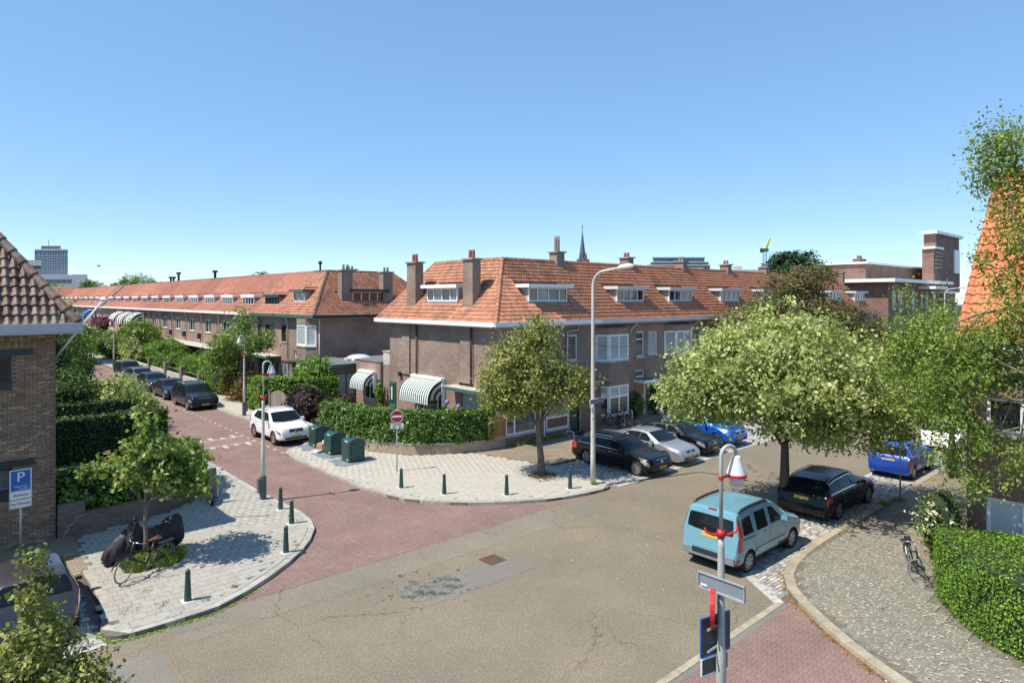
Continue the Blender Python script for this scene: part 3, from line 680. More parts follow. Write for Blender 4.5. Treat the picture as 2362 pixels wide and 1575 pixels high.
# ---- roof tiles
TW, TL = .2, .29
def tile_proto(w=TW, l=TL, n=6, h=.042, lift=.045):
    v = []; f = []
    prof = [(i/n, h*(.5-.5*math.cos(2*math.pi*(i/n+.08)))) for i in range(n+1)]
    for x, z in prof: v.append((x*w, -.03, z+lift))          # lower edge
    for x, z in prof: v.append((x*w, l+.0, z+.004))          # upper edge
    for x, z in prof: v.append((x*w, -.03, z-.002))          # lip
    k = n+1
    for i in range(n):
        f.append((i, i+1, k+i+1, k+i)); f.append((2*k+i, 2*k+i+1, i+1, i))
    return v, f
TP = tile_proto()
def slope_tiles(O, A, U, inside, S, T, w=TW, l=TL, zoff=0.0, s_start=0.0):
    O, A, U = Vector(O), Vector(A).normalized(), Vector(U).normalized(); N = A.cross(U); out = []
    B = Matrix((A, U, N)).transposed().to_4x4(); nr = int(T/l+.999); nc = int((S-s_start)/w+.999)
    for j in range(nr):
        for i in range(nc):
            s, t = s_start+i*w, j*l
            if inside(s+w/2, t+l*.4):
                jit = Matrix.Rotation(random.gauss(0, .012), 4, 'X')
                out.append(Matrix.Translation(O+A*s+U*t+N*(zoff+random.uniform(-.003, .004))) @ B @ jit)
    return out
def ridge_caps(mb, a, b, r=.13, step=.36, n=7, m=0):
    a, b = Vector(a)-Vector((0, 0, .075)), Vector(b)-Vector((0, 0, .075)); L = (b-a).length; k = max(1, round(L/step)); d = (b-a).normalized(); sd = d.cross(Vector((0, 0, 1))).normalized(); up = sd.cross(d)
    for i in range(k):
        p0 = a+d*(L*i/k-.02); p1 = a+d*(L*(i+1)/k+.02); r0, r1 = r*1.1, r*.92
        for j in range(n):
            q0, q1 = math.pi*(j/n)*1.1-.15, math.pi*((j+1)/n)*1.1-.15
            c = lambda p, rr, q: tuple(p+sd*math.cos(q)*rr+up*math.sin(q)*rr)
            mb.quad(c(p0, r0, q0), c(p1, r1, q0), c(p1, r1, q1), c(p0, r0, q1), m)
def chimney(parent, x0, x1, y0, y1, z0, z1, pots=2, along='y', potmat='terracotta', mat='brick_brown', poth=.42, name='chimney'):
    mb = MB(); mb.box(x0, x1, y0, y1, z0, z1); o = mb.build(name, mat, parent)
    q = MB(); q.box(x0-.1, x1+.1, y0-.1, y1+.1, z1, z1+.09); q.build('cap', 'stone_grey', o)
    q = MB(); q.box(x0-.03, x1+.03, y0-.03, y1+.03, z0, z0+.1); q.build('flashing', 'lead', o)
    for i in range(pots):
        t = (i+1)/(pots+1); px, py = ((x0+x1)/2, y0+(y1-y0)*t) if along == 'y' else (x0+(x1-x0)*t, (y0+y1)/2)
        q = MB(); q.lathe([(.0, z1+.09+poth), (.085, z1+.09+poth), (.10, z1+.09+poth*.7), (.105, z1+.09)], (px, py, 0), 10); q.build('chimney_pot', potmat, o, True)
    return o
def gutter(parent, F, s0, s1, z, mat='white_paint', h=.24, dep=.2, d=0, name='gutter'):
    mb = MB(); F.box(mb, s0, s1, z-h, z-h+.03, d-.0, d+dep); F.box(mb, s0, s1, z-h+.03, z, d+dep-.03, d+dep); F.box(mb, s0, s1, z-.012, z+.004, d+.0, d+dep-.03, 1)
    return mb.build(name, [mat, 'lead'], parent)
def dormer(parent, F, Fin, s0, s1, zs, zt, cols, frame='white_paint', cheek='grey_cheek', roofm='white_paint', over=.28, ov_front=.3, pane='glass_mid', depth=1.0, rows=None, th=.2, top='roofing', apron='lead'):
    """F: dormer front plane. Cheeks run back 'depth' into the roof."""
    mb = MB(); F.box(mb, s0+.02, s1-.02, zs-.25, zt-.002, -depth, -.07); o = mb.build('dormer', cheek, parent)
    window(F, o, s0, s1, zs, zt, cols, rows, frame, fw=.075, d=0, th=.1, sill='lead', pane=pane, name='dormer_window')
    q = MB(); F.box(q, s0-over, s1+over, zt, zt+th, -depth-.3, ov_front); F.box(q, s0-over+.03, s1+over-.03, zt+th, zt+th+.012, -depth-.3, ov_front-.03, 1); q.build('dormer_roof', [roofm, top], o)
    q = MB(); F.box(q, s0-.12, s1+.12, zs-.3, zs-.08, -.4, .05); q.build('apron', apron, o)
    return o
def pipe(parent, pts, r=.045, mat='white_dull', name='drainpipe'):
    mb = MB(); mb.tube(pts, r, 8); return mb.build(name, mat, parent, True)
PITCH = 3.75/3.55
def facing_v(u0, u1, clip, z_e, v_e, T, **k):       # tiles of a slope that faces the asphalt street
    U = Vector((0, 1, PITCH)).normalized(); return slope_tiles((u0, v_e, z_e), (1, 0, 0), U, clip, u1-u0, T, **k)
def facing_u(v_far, v_near, clip, z_e, u_e, T, pitch=PITCH, **k):     # slope that faces the red street; s runs from far to near
    U = Vector((1, 0, pitch)).normalized(); return slope_tiles((u_e, v_far, z_e), (0, -1, 0), U, clip, v_far-v_near, T, **k)
ZE, ZRG = 6.45, 10.2; RUN = 3.55; TLEN = math.hypot(RUN, ZRG-ZE)
def off_house(house): return -BASE[house.name]

# ---------------------------------------------------------------- corner house
ch = thing('corner_house', 'brown brick corner house with hipped orange tile roof, two tall chimneys and striped awning', 'house', (25, 30, 0))
UE, VE = 22.07, 25.7
side_ops = [(30.9, 34.1, .9, 2.45), (36.25, 37.0, 0, 2.4), (27.3, 29.3, .5, 2.5), (28.3, 29.55, 2.62, 3.0)]
front_ops = [(28.25, 29.06, 4.05, 5.62), (24.6, 26.4, 4.0, 5.6), (28.35, 29.25, 2.98, 3.35)]
m = MB(); wall(m, FU(22.6), 26.25, 37.0, 0, 6.3, side_ops[:1]+side_ops[2:]); wall(m, FV(26.25), 22.6, 30.5, 0, 6.3, front_ops)
wall(m, FU(22.6), 37.0, 37.05, 0, 6.3)
m.box(22.62, 30.4, 36.9, 37.0, 0, 6.3); m.box(26.2, 30.4, 33, 36.9, 0, 6.3)
for a, b_ in ((33.85, 35.55), (28.35, 29.65)):                     # chimney breasts
    pass
m.build('wall', 'brick_brown', ch)
for a, b_ in ((34.6, 35.5), (28.45, 29.35)):
    q = MB(); q.box(22.5, 22.62, a, b_, 3.0, 6.28); q.build('chimney_breast', 'brick_brown', ch)
# soldier courses under the eave
q = MB(); FV(26.25).box(q, 22.6, 30.5, 6.0, 6.28, -.02, .015); q.build('soldier_course', 'brick_pink', ch)
# roof
roof = MB()
Y_END, Y_RE = 37.9, 36.2; XR, YR = UE+RUN, VE+RUN
lo = -.05
roof.poly([(UE, VE, ZE+lo), (XR, YR, ZRG+lo), (XR, Y_RE, ZRG+lo), (UE, Y_END, ZE+lo)])
roof.poly([(UE, VE, ZE+lo), (30.5, VE, ZE+lo), (30.5, YR, ZRG+lo), (XR, YR, ZRG+lo)])
roof.poly([(UE, Y_END, ZE+lo), (XR, Y_RE, ZRG+lo), (XR+RUN, Y_END, ZE+lo)])
roof.poly([(XR, YR, ZRG+lo), (XR+RUN, YR+RUN, ZE+lo), (XR+RUN, Y_END, ZE+lo), (XR, Y_RE, ZRG+lo)])
roof.poly([(XR, YR, ZRG+lo), (30.5, YR, ZRG+lo), (30.5, YR+RUN, ZE+lo), (XR+RUN, YR+RUN, ZE+lo)])
rf = roof.build('roof', 'tile_corner', ch)
HR = RUN/TLEN
def side_in(s, t):
    v = Y_END-s; h = t*HR
    if v < VE+h+.05 or v > Y_END-(Y_END-Y_RE)*h/RUN-.02 or t > TLEN-.1: return False
    if 30.2 < v < 33.75 and 1.0 < h < 2.15: return False
    if (34.45 < v < 35.55 or 28.65 < v < 29.65) and .75 < h < 1.45: return False
    return True
ts = facing_u(Y_END, VE, side_in, ZE, UE, TLEN)
def front_in(s, t):
    u = UE+s; h = t*HR
    if u < UE+h+.05 or u > 30.5 or t > TLEN-.1: return False
    if 25.2 < u < 28.9 and 1.0 < h < 2.15: return False
    return True
tf = facing_v(UE, 30.5, front_in, ZE, VE, TLEN)
pieces(rf, 'roof_tile', TP, ts+tf, 'tile_corner', 300, 'roof_tiles')
q = MB(); ridge_caps(q, (UE, VE, ZE+.06), (XR, YR, ZRG+.05), r=.12); ridge_caps(q, (UE, Y_END, ZE+.06), (XR, Y_RE, ZRG+.05), r=.1)
ridge_caps(q, (XR, YR, ZRG+.03), (XR, Y_RE, ZRG+.03)); ridge_caps(q, (XR, YR, ZRG+.03), (30.5, YR, ZRG+.03)); q.build('ridge_tiles', 'tile_corner', rf, True)
gutter(ch, FU(UE+.12), VE-.02, Y_END+.1, ZE+.06, dep=.24); gutter(ch, FV(VE+.12), UE-.12, 30.5, ZE+.06, dep=.24)
q = MB(); q.box(UE, 22.7, VE, Y_END, 6.2, 6.23); q.box(22.7, 30.5, VE, 26.4, 6.2, 6.23); q.build('soffit', 'white_dull', ch)
chimney(ch, 22.9, 23.5, 34.5, 35.5, 7.0, 10.05, 2, 'y', poth=.5); chimney(ch, 22.9, 23.5, 28.7, 29.6, 7.0, 10.0, 2, 'y', poth=.5)
chimney(ch, 30.0, 30.7, 28.9, 29.6, 9.6, 10.75, 2, 'y', potmat='pot_grey', poth=1.0)
dormer(ch, FV(26.75), None, 25.45, 28.65, 7.62, 8.42, (1, 1.4, 1.4, 1), depth=1.3, pane=['glass_dark', 'glass_mid', 'glass_dark', 'glass_dark'])
dormer(ch, FU(23.1), None, 30.4, 33.5, 7.62, 8.42, (1, 1.3, 1.3, 1), depth=1.3, pane=['glass_mid', 'glass_dark'])
F = FV(26.25); window(F, ch, 28.25, 29.06, 4.05, 5.62, 1, pane='glass_mid'); window(F, ch, 24.6, 26.4, 4.0, 5.6, 2, pane='glass_mid')
q = MB(); F.box(q, 28.35, 29.25, 2.98, 3.35, -.17, -.12); q.build('vent_opening', 'dark_room', ch)
pipe(ch, [(29.0, 26.15, 6.2), (29.0, 26.15, 5.9), (28.05, 26.17, 5.85), (28.02, 26.17, 3.1)]); pipe(ch, [(29.2, 26.18, 4.0), (29.75, 26.18, 4.02), (29.78, 26.18, 3.1)], .025)
pipe(ch, [(22.5, 33.8, 6.2), (22.5, 33.8, .1)], .05, 'pipe_brown'); pipe(ch, [(22.5, 28.3, 6.2), (22.5, 28.3, 2.9)], .04, 'pipe_brown')
F = FU(22.6); window(F, ch, 30.95, 34.05, .9, 2.45, (1, 2, 1), pane=['glass_dark', 'glass_mid', 'glass_dark'], sill='sill_stone')
window(F, ch, 27.3, 29.3, .5, 2.5, 2, pane='glass_blind', frame='white_dull'); window(F, ch, 28.3, 29.55, 2.62, 3.0, 2, frame='black_paint', pane='glass_mid', sill=None)
# striped awning
def awning(parent, u, v0, v1, zt, zb, out, mat, n=7):
    a = MB(); pr = [(u-out*math.sin(k/n*math.pi/2), zb+.12+(zt-zb-.12)*math.cos(k/n*math.pi/2)) for k in range(n+1)]
    pr.append((u-out, zb))
    for k in range(len(pr)-1):
        a.quad((pr[k][0], v1, pr[k][1]), (pr[k+1][0], v1, pr[k+1][1]), (pr[k+1][0], v0, pr[k+1][1]), (pr[k][0], v0, pr[k][1]))
    for k in range(n):                                  # rounded near end
        for e in (v0, v1):                              # striped in arcs like the cloth of the front
            c_ = (u, zb+.1); S = lambda p, f: (c_[0]+(p[0]-c_[0])*f, e, c_[1]+(p[1]-c_[1])*f)
            for q in range(6): f0, f1 = q/6, (q+1)/6; a.quad(S(pr[k], f0), S(pr[k], f1), S(pr[k+1], f1), S(pr[k+1], f0), 1+q % 2)
    o = a.build('awning', [mat, 'white_dull', 'green_dark'], parent)
    w = .22; y_ = v0
    while y_ < v1-.02:                                  # scalloped valance
        q = MB(); e = min(y_+w, v1); q.poly([(u-out-.006, y_, zb+.02), (u-out-.006, e, zb+.02), (u-out-.006, e, zb-.1), (u-out-.006, (y_+e)/2, zb-.15), (u-out-.006, y_, zb-.1)]); q.build('valance', mat, o); y_ += w
    q = MB(); q.box(u-.28, u+.05, v0-.12, v1+.05, zt, zt+.14); q.box(u-.2, u+.05, v0-.12, v0-.04, zb-.35, zt); q.build('awning_box', 'white_paint', o)
awning(ch, 22.56, 31.0, 34.1, 2.95, 1.75, 1.15, 'awning_green')
q = MB(); q.box(22.52, 22.6, 36.28, 36.98, 0, 2.38); dr = q.build('door', 'green_trim', ch)
q = MB(); q.box(22.49, 22.53, 36.36, 36.9, 1.0, 2.2); q.build('door_panel', 'green_dark', dr)
q = MB(); q.box(22.475, 22.5, 36.55, 36.72, 1.2, 2.05); q.build('pane', 'glass_pale', dr)
q = MB(); q.box(22.42, 22.6, 35.55, 35.83, 2.82, 3.08); q.build('wall_vent', 'black_plastic', ch)
# projecting shop front at the corner
SV = 25.4
m = MB(); wall(m, FV(SV), 22.4, 30.2, 0, 2.75, [(22.5, 24.75, .55, 2.6), (25.5, 27.36, .42, 2.55), (27.45, 28.25, .05, 2.45)], th=.12); wall(m, FU(22.4), SV, 26.25, 0, 2.75); m.quad((30.2, SV, 0), (30.2, 26.25, 0), (30.2, 26.25, 2.75), (30.2, SV, 2.75))
m.build('shop_wall', 'brick_near', ch)
window(FV(SV), ch, 22.5, 24.75, .55, 2.6, (.35, 1), pane=['glass_mid', 'glass_mid'], d=-.02, name='shop_window'); window(FV(SV), ch, 25.5, 27.36, .42, 2.55, 1, rows=[.42, 1], pane=['glass_dark', 'glass_blind'], d=-.02, name='shop_window')
q = MB(); FV(SV).box(q, 27.45, 28.25, .05, 2.45, -.12, -.07); d_ = q.build('door', 'green_dark', ch); q = MB(); FV(SV).box(q, 27.7, 28.0, .95, 1.02, -.07, -.05); q.build('letter_slot', 'chrome', d_)
q = MB(); FV(SV).box(q, 28.25, 28.33, 0, 2.5, -.1, .02); q.build('door_post', 'plate_yellow' if False else 'line_cream', ch)
for x in (24.95, 25.3): q = MB(); FV(SV).box(q, x, x+.06, 0, 2.5, .0, .05); q.build('shop_post', 'white_paint', ch)
q = MB(); q.box(22.0, 30.25, 24.75, 26.25, 2.72, 2.9); q.box(22.02, 30.23, 24.77, 26.25, 2.9, 2.912, 1); q.build('shop_canopy', ['blue_black', 'roofing'], ch)
q = MB(); q.box(21.75, 22.6, 26.3, 30.05, 2.62, 2.8); q.box(21.78, 22.6, 26.33, 30.02, 2.8, 2.83, 1); q.build('side_canopy', ['green_trim', 'roofing_light'], ch)

# low annexes behind the corner house
an = thing('brick_annex', 'low flat-roofed brick annex with whitewashed top left of the corner house', 'annex', (26, 37.5, 0))
m = MB(); m.box(22.6, 30, 37.02, 37.9, 0, 3.4); m.build('wall', 'brick_brown', an); q = MB(); q.box(22.6, 30, 37.02, 37.9, 3.4, 4.25); q.build('parapet', 'brick_white', an); q = MB(); q.box(22.55, 30, 37.02, 37.95, 4.25, 4.3); q.build('coping', 'sill_stone', an)
an2 = thing('brick_annex', 'pinkish rendered annex with small striped awning beside the corner house', 'annex', (26, 40, 0))
m = MB(); wall(m, FU(22.4), 37.95, 41.2, 0, 3.5, [(38.7, 40.2, .9, 2.3)]); m.quad((22.4, 37.95, 0), (30, 37.95, 0), (30, 37.95, 3.5), (22.4, 37.95, 3.5)); m.quad((22.4, 41.2, 0), (22.4, 41.2, 3.5), (30, 41.2, 3.5), (30, 41.2, 0)); m.build('wall', 'brick_pink', an2)
q = MB(); q.box(22.35, 30, 37.95, 41.25, 3.5, 3.56); q.build('flat_roof', 'roofing', an2); window(FU(22.4), an2, 38.7, 40.2, .9, 2.3, 2, pane='glass_dark'); awning(an2, 22.36, 38.55, 40.4, 2.75, 1.8, .9, 'awning_green')
an3 = thing('flat_roof_extension', 'single-storey extension with green-edged flat roof and two skylight domes', 'annex', (25, 44.5, 0))
m = MB(); wall(m, FU(21.2), 42.3, 47.0, 0, 2.9, [(42.7, 43.8, .9, 2.5)]); wall(m, FV(42.3), 21.2, 29, 0, 2.9, [(21.5, 23.0, .8, 2.5)]); m.build('wall', 'brick_brown', an3)
window(FV(42.3), an3, 21.5, 23.0, .8, 2.5, 2, pane='glass_blind', frame='green_trim'); window(FU(21.2), an3, 42.7, 43.8, .9, 2.5, 2, frame='green_trim')
q = MB(); q.box(20.8, 29.2, 41.9, 47.6, 2.9, 3.15); q.box(20.84, 29.2, 41.94, 47.6, 3.15, 3.16, 1); q.build('flat_roof', ['green_trim', 'roofing'], an3)
for x in (24.2, 27.6):
    q = MB(); q.box(x-.8, x+.8, 43.4, 44.9, 3.16, 3.3); d_ = q.build('skylight', 'white_dull', an3); q = MB(); q.lathe([(.95, 3.3), (.8, 3.45), (.5, 3.56), (0, 3.6)], (x, 44.15, 0), 12); q.build('dome', 'glass_pale', d_, True)

# ---------------------------------------------------------------- terrace along the asphalt street
def bay_window(parent, F_, s0, s1, z0, z1, proj=.62, ang=.62, mat='brick_brown', ops=(), frame='white_paint', panes=('glass_blind', 'glass_blind')):
    """canted bay: an angled cheek, a front and an angled cheek; ops are (z0,z1) window bands"""
    P = [F_.p(s0, 0)[:2], F_.p(s0+ang, 0, proj)[:2], F_.p(s1-ang, 0, proj)[:2], F_.p(s1, 0)[:2]]
    o = None; zs = [z0]
    for a, b_ in ops: zs += [a, b_]
    zs.append(z1); m = MB()
    m.prism(P, zs[0], zs[1], 0, True); o = m.build('bay', mat, parent)
    for k in range(2, len(zs), 2): m = MB(); m.prism(P, zs[k], zs[k+1], 0, True); m.build('bay_wall', mat, o)
    for (a, b_), pm in zip(ops, panes):
        for k in range(3):
            p, q_ = Vector(P[k]), Vector(P[k+1]); L = (q_-p).length; dr_ = (q_-p)/L; n_ = Vector((dr_.y, -dr_.x))
            if n_.dot(Vector(F_.n)) < 0: n_ = -n_
            Fk = Face(tuple(p), tuple(dr_), tuple(n_))
            window(Fk, o, .02, L-.02, a, b_, 1 if k != 1 or L < 1.7 else 2, rows=[1.3, .7] if a < 2 else None, pane=pm if a > 2 else ['glass_dark', 'glass_dark' if (k == 1 and L >= 1.7) else 'glass_blind', 'glass_blind', 'glass_blind'], frame=frame, d=-.02, fw=.12, name='bay_window')
        q = MB(); q.prism([(x+(x-sum(c[0] for c in P)/4)*.06, y_+(y_-sum(c[1] for c in P)/4)*.06) for x, y_ in P], a-.1, a-.003, 0, True); q.build('bay_sill', 'sill_stone', o)
    return o
ORD = ['first', 'second', 'third', 'fourth', 'fifth', 'sixth', 'seventh']
def right_house(i, u0, u1, mirror, last=False):
    W = u1-u0; h = thing('terraced_house', '%s terraced house to the right of the corner house, orange tile roof and white dormer' % ORD[i], 'house', ((u0+u1)/2, 30, 0), group='terrace along the asphalt street')
    X = (lambda a, b_: (u0+a, u0+b_)) if not mirror else (lambda a, b_: (u1-b_, u1-a))
    F_ = FV(26.25); n1, dr_, sm = X(4.3, 5.2), X(4.25, 5.25), X(4.2, 5.2); bx = X(.15, 3.35)
    m = MB(); wall(m, F_, u0, u1, 0, 6.3, [(*n1, 3.9, 5.6), (*dr_, .05, 2.2), (*sm, 2.55, 3.05), (bx[0]+.1, bx[1]-.1, .4, 5.6), (*X(5.6, 6.7), 4.0, 5.55), (*X(5.6, 6.7), .7, 2.3)])
    m.build('wall', 'brick_brown', h); m = MB(); m.box(u0, u1, 33.2, 33.3, 0, 6.3); m.build('rear_wall', 'brick_brown', h)
    q = MB(); F_.box(q, u0, u1, 6.0, 6.28, -.02, .014); q.build('soldier_course', 'brick_red', h)
    bay_window(h, F_, *bx, 0, 5.95, ops=((.5, 2.35), (3.9, 5.55)), panes=('glass_mid', 'glass_blind'))
    window(F_, h, *n1, 3.9, 5.6, 1, rows=[2.2, .8], pane='glass_mid'); window(F_, h, *sm, 2.55, 3.05, 1, sill=None); window(F_, h, *X(5.6, 6.7), 4.0, 5.55, 1, pane='glass_blind'); window(F_, h, *X(5.6, 6.7), .7, 2.3, 1, pane='glass_blind')
    q = MB(); F_.box(q, dr_[0]+.06, dr_[1]-.12, .05, 2.2, -.16, -.1); d_ = q.build('door', 'wood', h); q = MB(); F_.box(q, dr_[1]-.12, dr_[1], 0, 2.25, -.14, .03); q.build('door_frame', 'white_paint', d_)
    q = MB(); F_.box(q, dr_[0]-.3, dr_[1]+.45, 2.28, 2.46, 0, .95); F_.box(q, dr_[0]-.27, dr_[1]+.42, 2.46, 2.475, 0, .92, 1); q.build('door_canopy', ['white_paint', 'roofing'], h)
    rm = MB(); rm.poly([(u0, VE, ZE+lo), (u1, VE, ZE+lo), (u1 if not last else u1-1.6, YR, ZRG+lo), (u0, YR, ZRG+lo)]); rm.poly([(u0, YR, ZRG+lo), (u1 if not last else u1-1.6, YR, ZRG+lo), (u1, YR+RUN, ZE+lo), (u0, YR+RUN, ZE+lo)])
    if last: rm.poly([(u1, VE, ZE+lo), (u1, YR+RUN, ZE+lo), (u1-1.6, YR, ZRG+lo)])
    r_ = rm.build('roof', 'tile_orange', h); d0 = u0+1.5 if not mirror else u0+2.4
    if i == 0: d0 = 33.4
    d1 = d0+2.9
    def ins(s, t):
        u = u0+s; hh = t*HR
        if t > TLEN-.1 or (last and u > u1-1.6*hh/RUN): return False
        return not (d0-.25 < u < d1+.25 and 1.0 < hh < 2.15)
    o = addobj('roof_tiles', inst_mesh('roof_tiles', *TP, [np.array(M) for M in facing_v(u0, u1-.05, ins, ZE, VE, TLEN)], 'tile_orange'), r_); tag(o, kind='stuff')
    q = MB(); ridge_caps(q, (u0, YR, ZRG+.03), (u1-(1.6 if last else 0), YR, ZRG+.03)); q.build('ridge_tiles', 'tile_orange', r_, True)
    gutter(h, FV(VE+.12), u0, u1, ZE+.06, dep=.24, mat='white_dull'); q = MB(); q.box(u0, u1, VE, 26.4, 6.2, 6.23); q.build('soffit', 'white_dull', h)
    chimney(h, u1-.35, u1+.25, 28.95, 29.75, 9.5, 10.7, 2, 'y', potmat='pot_grey' if i % 2 else 'terracotta', poth=.35)
    dormer(h, FV(26.75), None, d0, d1, 7.62, 8.4, (1, 1.1, 1.1, 1), depth=1.3, roofm='white_dull', pane=['glass_dark', 'glass_dark', 'glass_mid', 'glass_dark'])
    pipe(h, [(u0+3.9, 25.8, 6.2), (u0+3.6, 26.17, 5.75), (u0+3.6, 26.17, 5.5)], .04)
    return h
us = [30.5, 37.8, 44.8, 51.7, 58.6, 65.5, 72.0, 76.5]
rows_r = [right_house(i, us[i], us[i+1], False, i == 6) for i in range(7)]

# ---------------------------------------------------------------- terrace along the red street: hipped end house
eh = thing('end_house', 'hipped end house with green dormers and brick chimneys, nearest of the long terrace', 'house', (26, 51, 0))
V0, VRI = 47.3, 52.1
m = MB(); wall(m, FU(22.6), 47.85, 54.8, 0, 6.3, [(53.75, 54.75, 4.1, 5.5), (47.95, 50.8, .6, 5.7), (51.2, 52.1, 2.95, 3.5), (51.2, 52.2, 0, 2.3), (52.9, 54.6, .8, 2.5)]); wall(m, FV(47.85), 22.6, 33, 0, 6.3); m.build('wall', 'brick_brown', eh)
bay_window(eh, FU(22.6), 47.95, 50.85, 0, 6.2, ops=((.6, 2.5), (4.05, 5.7)), panes=('glass_blind', 'glass_blind'))
window(FU(22.6), eh, 53.7, 54.75, 4.1, 5.5, 1, frame='green_dark', pane='glass_dark'); window(FU(22.6), eh, 52.9, 54.6, .8, 2.5, 2, frame='white_dull', pane='glass_mid'); window(FU(22.6), eh, 51.2, 52.1, 2.95, 3.5, 1, sill=None)
q = MB(); FU(22.6).box(q, 51.25, 52.15, 0, 2.25, -.15, -.1); q.build('door', 'terracotta', eh); q = MB(); FU(22.6).box(q, 50.95, 52.7, 2.5, 2.62, 0, .9); q.build('door_canopy', 'black_plastic', eh)
rm = MB(); XR2 = 31.9
rm.poly([(UE, V0, ZE+lo), (XR, VRI, ZRG+lo), (XR, 54.8, ZRG+lo), (UE, 54.8, ZE+lo)]); rm.poly([(UE, V0, ZE+lo), (35.3, V0, ZE+lo), (XR2, VRI, ZRG+lo), (XR, VRI, ZRG+lo)])
rm.poly([(35.3, V0, ZE+lo), (35.3, 57, ZE+lo), (XR2, VRI, ZRG+lo)]); rm.poly([(XR, VRI, ZRG+lo), (XR2, VRI, ZRG+lo), (35.3, 57, ZE+lo), (29.2, 55.6, ZE+lo)]); rm.poly([(XR, VRI, ZRG+lo), (29.2, 55.6, ZE+lo), (29.2, 54.8, ZE+lo), (XR, 54.8, ZRG+lo)])
r_ = rm.build('roof', 'tile_pink', eh); P2 = (ZRG-ZE)/(VRI-V0); T2 = math.hypot(VRI-V0, ZRG-ZE); H2 = (VRI-V0)/T2
def ein(s, t):
    v = 54.8-s; h_ = t*HR
    if t > TLEN-.1 or v < V0+(VRI-V0)*h_/RUN+.05: return False
    return not (51.0 < v < 53.6 and 1.0 < h_ < 2.15)
def ein2(s, t):
    u = UE+s; h_ = t*H2
    if t > T2-.1 or u < UE+RUN*h_/(VRI-V0)+.05 or u > 35.3-(35.3-XR2)*h_/(VRI-V0): return False
    return not (25.1 < u < 30.2 and 1.3 < h_ < 2.6)
tl = facing_u(54.8, V0, ein, ZE, UE, TLEN)+slope_tiles((UE, V0, ZE), (1, 0, 0), Vector((0, 1, P2)), ein2, 35.3-UE, T2)
o = addobj('roof_tiles', inst_mesh('roof_tiles', *TP, [np.array(M) for M in tl], 'tile_corner'), r_); tag(o, kind='stuff')
q = MB(); ridge_caps(q, (UE, V0, ZE+.06), (XR, VRI, ZRG+.05), r=.13); ridge_caps(q, (XR, VRI, ZRG+.03), (XR2, VRI, ZRG+.03)); ridge_caps(q, (XR, VRI, ZRG+.03), (XR, 54.8, ZRG+.03)); ridge_caps(q, (35.3, V0, ZE+.06), (XR2, VRI, ZRG+.05)); q.build('ridge_tiles', 'tile_brown', r_, True)
gutter(eh, FU(UE+.12), V0-.1, 54.8, ZE+.06, 'green_trim', dep=.24); gutter(eh, FV(V0+.12), UE-.12, 35.3, ZE+.06, 'green_dark', dep=.24); q = MB(); q.box(UE, 22.7, V0, 54.8, 6.2, 6.23); q.box(22.7, 35.3, V0, 48, 6.2, 6.23); q.build('soffit', 'white_dull', eh)
chimney(eh, 25.2, 26.2, 48.8, 49.5, 7.2, 10.1, 2, 'x', potmat='pot_grey', poth=.45); chimney(eh, 29.1, 30.05, 48.8, 49.5, 7.2, 10.05, 2, 'x', potmat='pot_grey', poth=.4); chimney(eh, 28, 29, 53.2, 53.9, 9.2, 10.4, 2, 'x', potmat='pot_grey', poth=.3)
dormer(eh, FV(48.9), None, 26.25, 29.4, 7.55, 8.38, (1, 1, 1, 1), frame='white_paint', roofm='green_dark', pane='glass_dark', cheek='green_dark', depth=1.6)
dormer(eh, FU(23.1), None, 51.2, 53.4, 7.55, 8.36, 2, frame='white_dull', roofm='green_trim', pane='glass_mid', cheek='pink_cheek', depth=1.2)
pipe(eh, [(22.75, 47.75, 6.2), (22.75, 47.75, 1.2)], .05); pipe(eh, [(22.15, 52.9, 6.2), (22.5, 53.2, 5.7), (22.5, 53.2, 2.7)], .05)
q = MB(); q.lathe([(.0, 11.1), (.16, 11.1), (.16, 10.85), (.08, 10.8), (.08, 10.1)], (XR, 53.6, 0), 10); q.build('vent_pipe', 'black_plastic', eh, True)

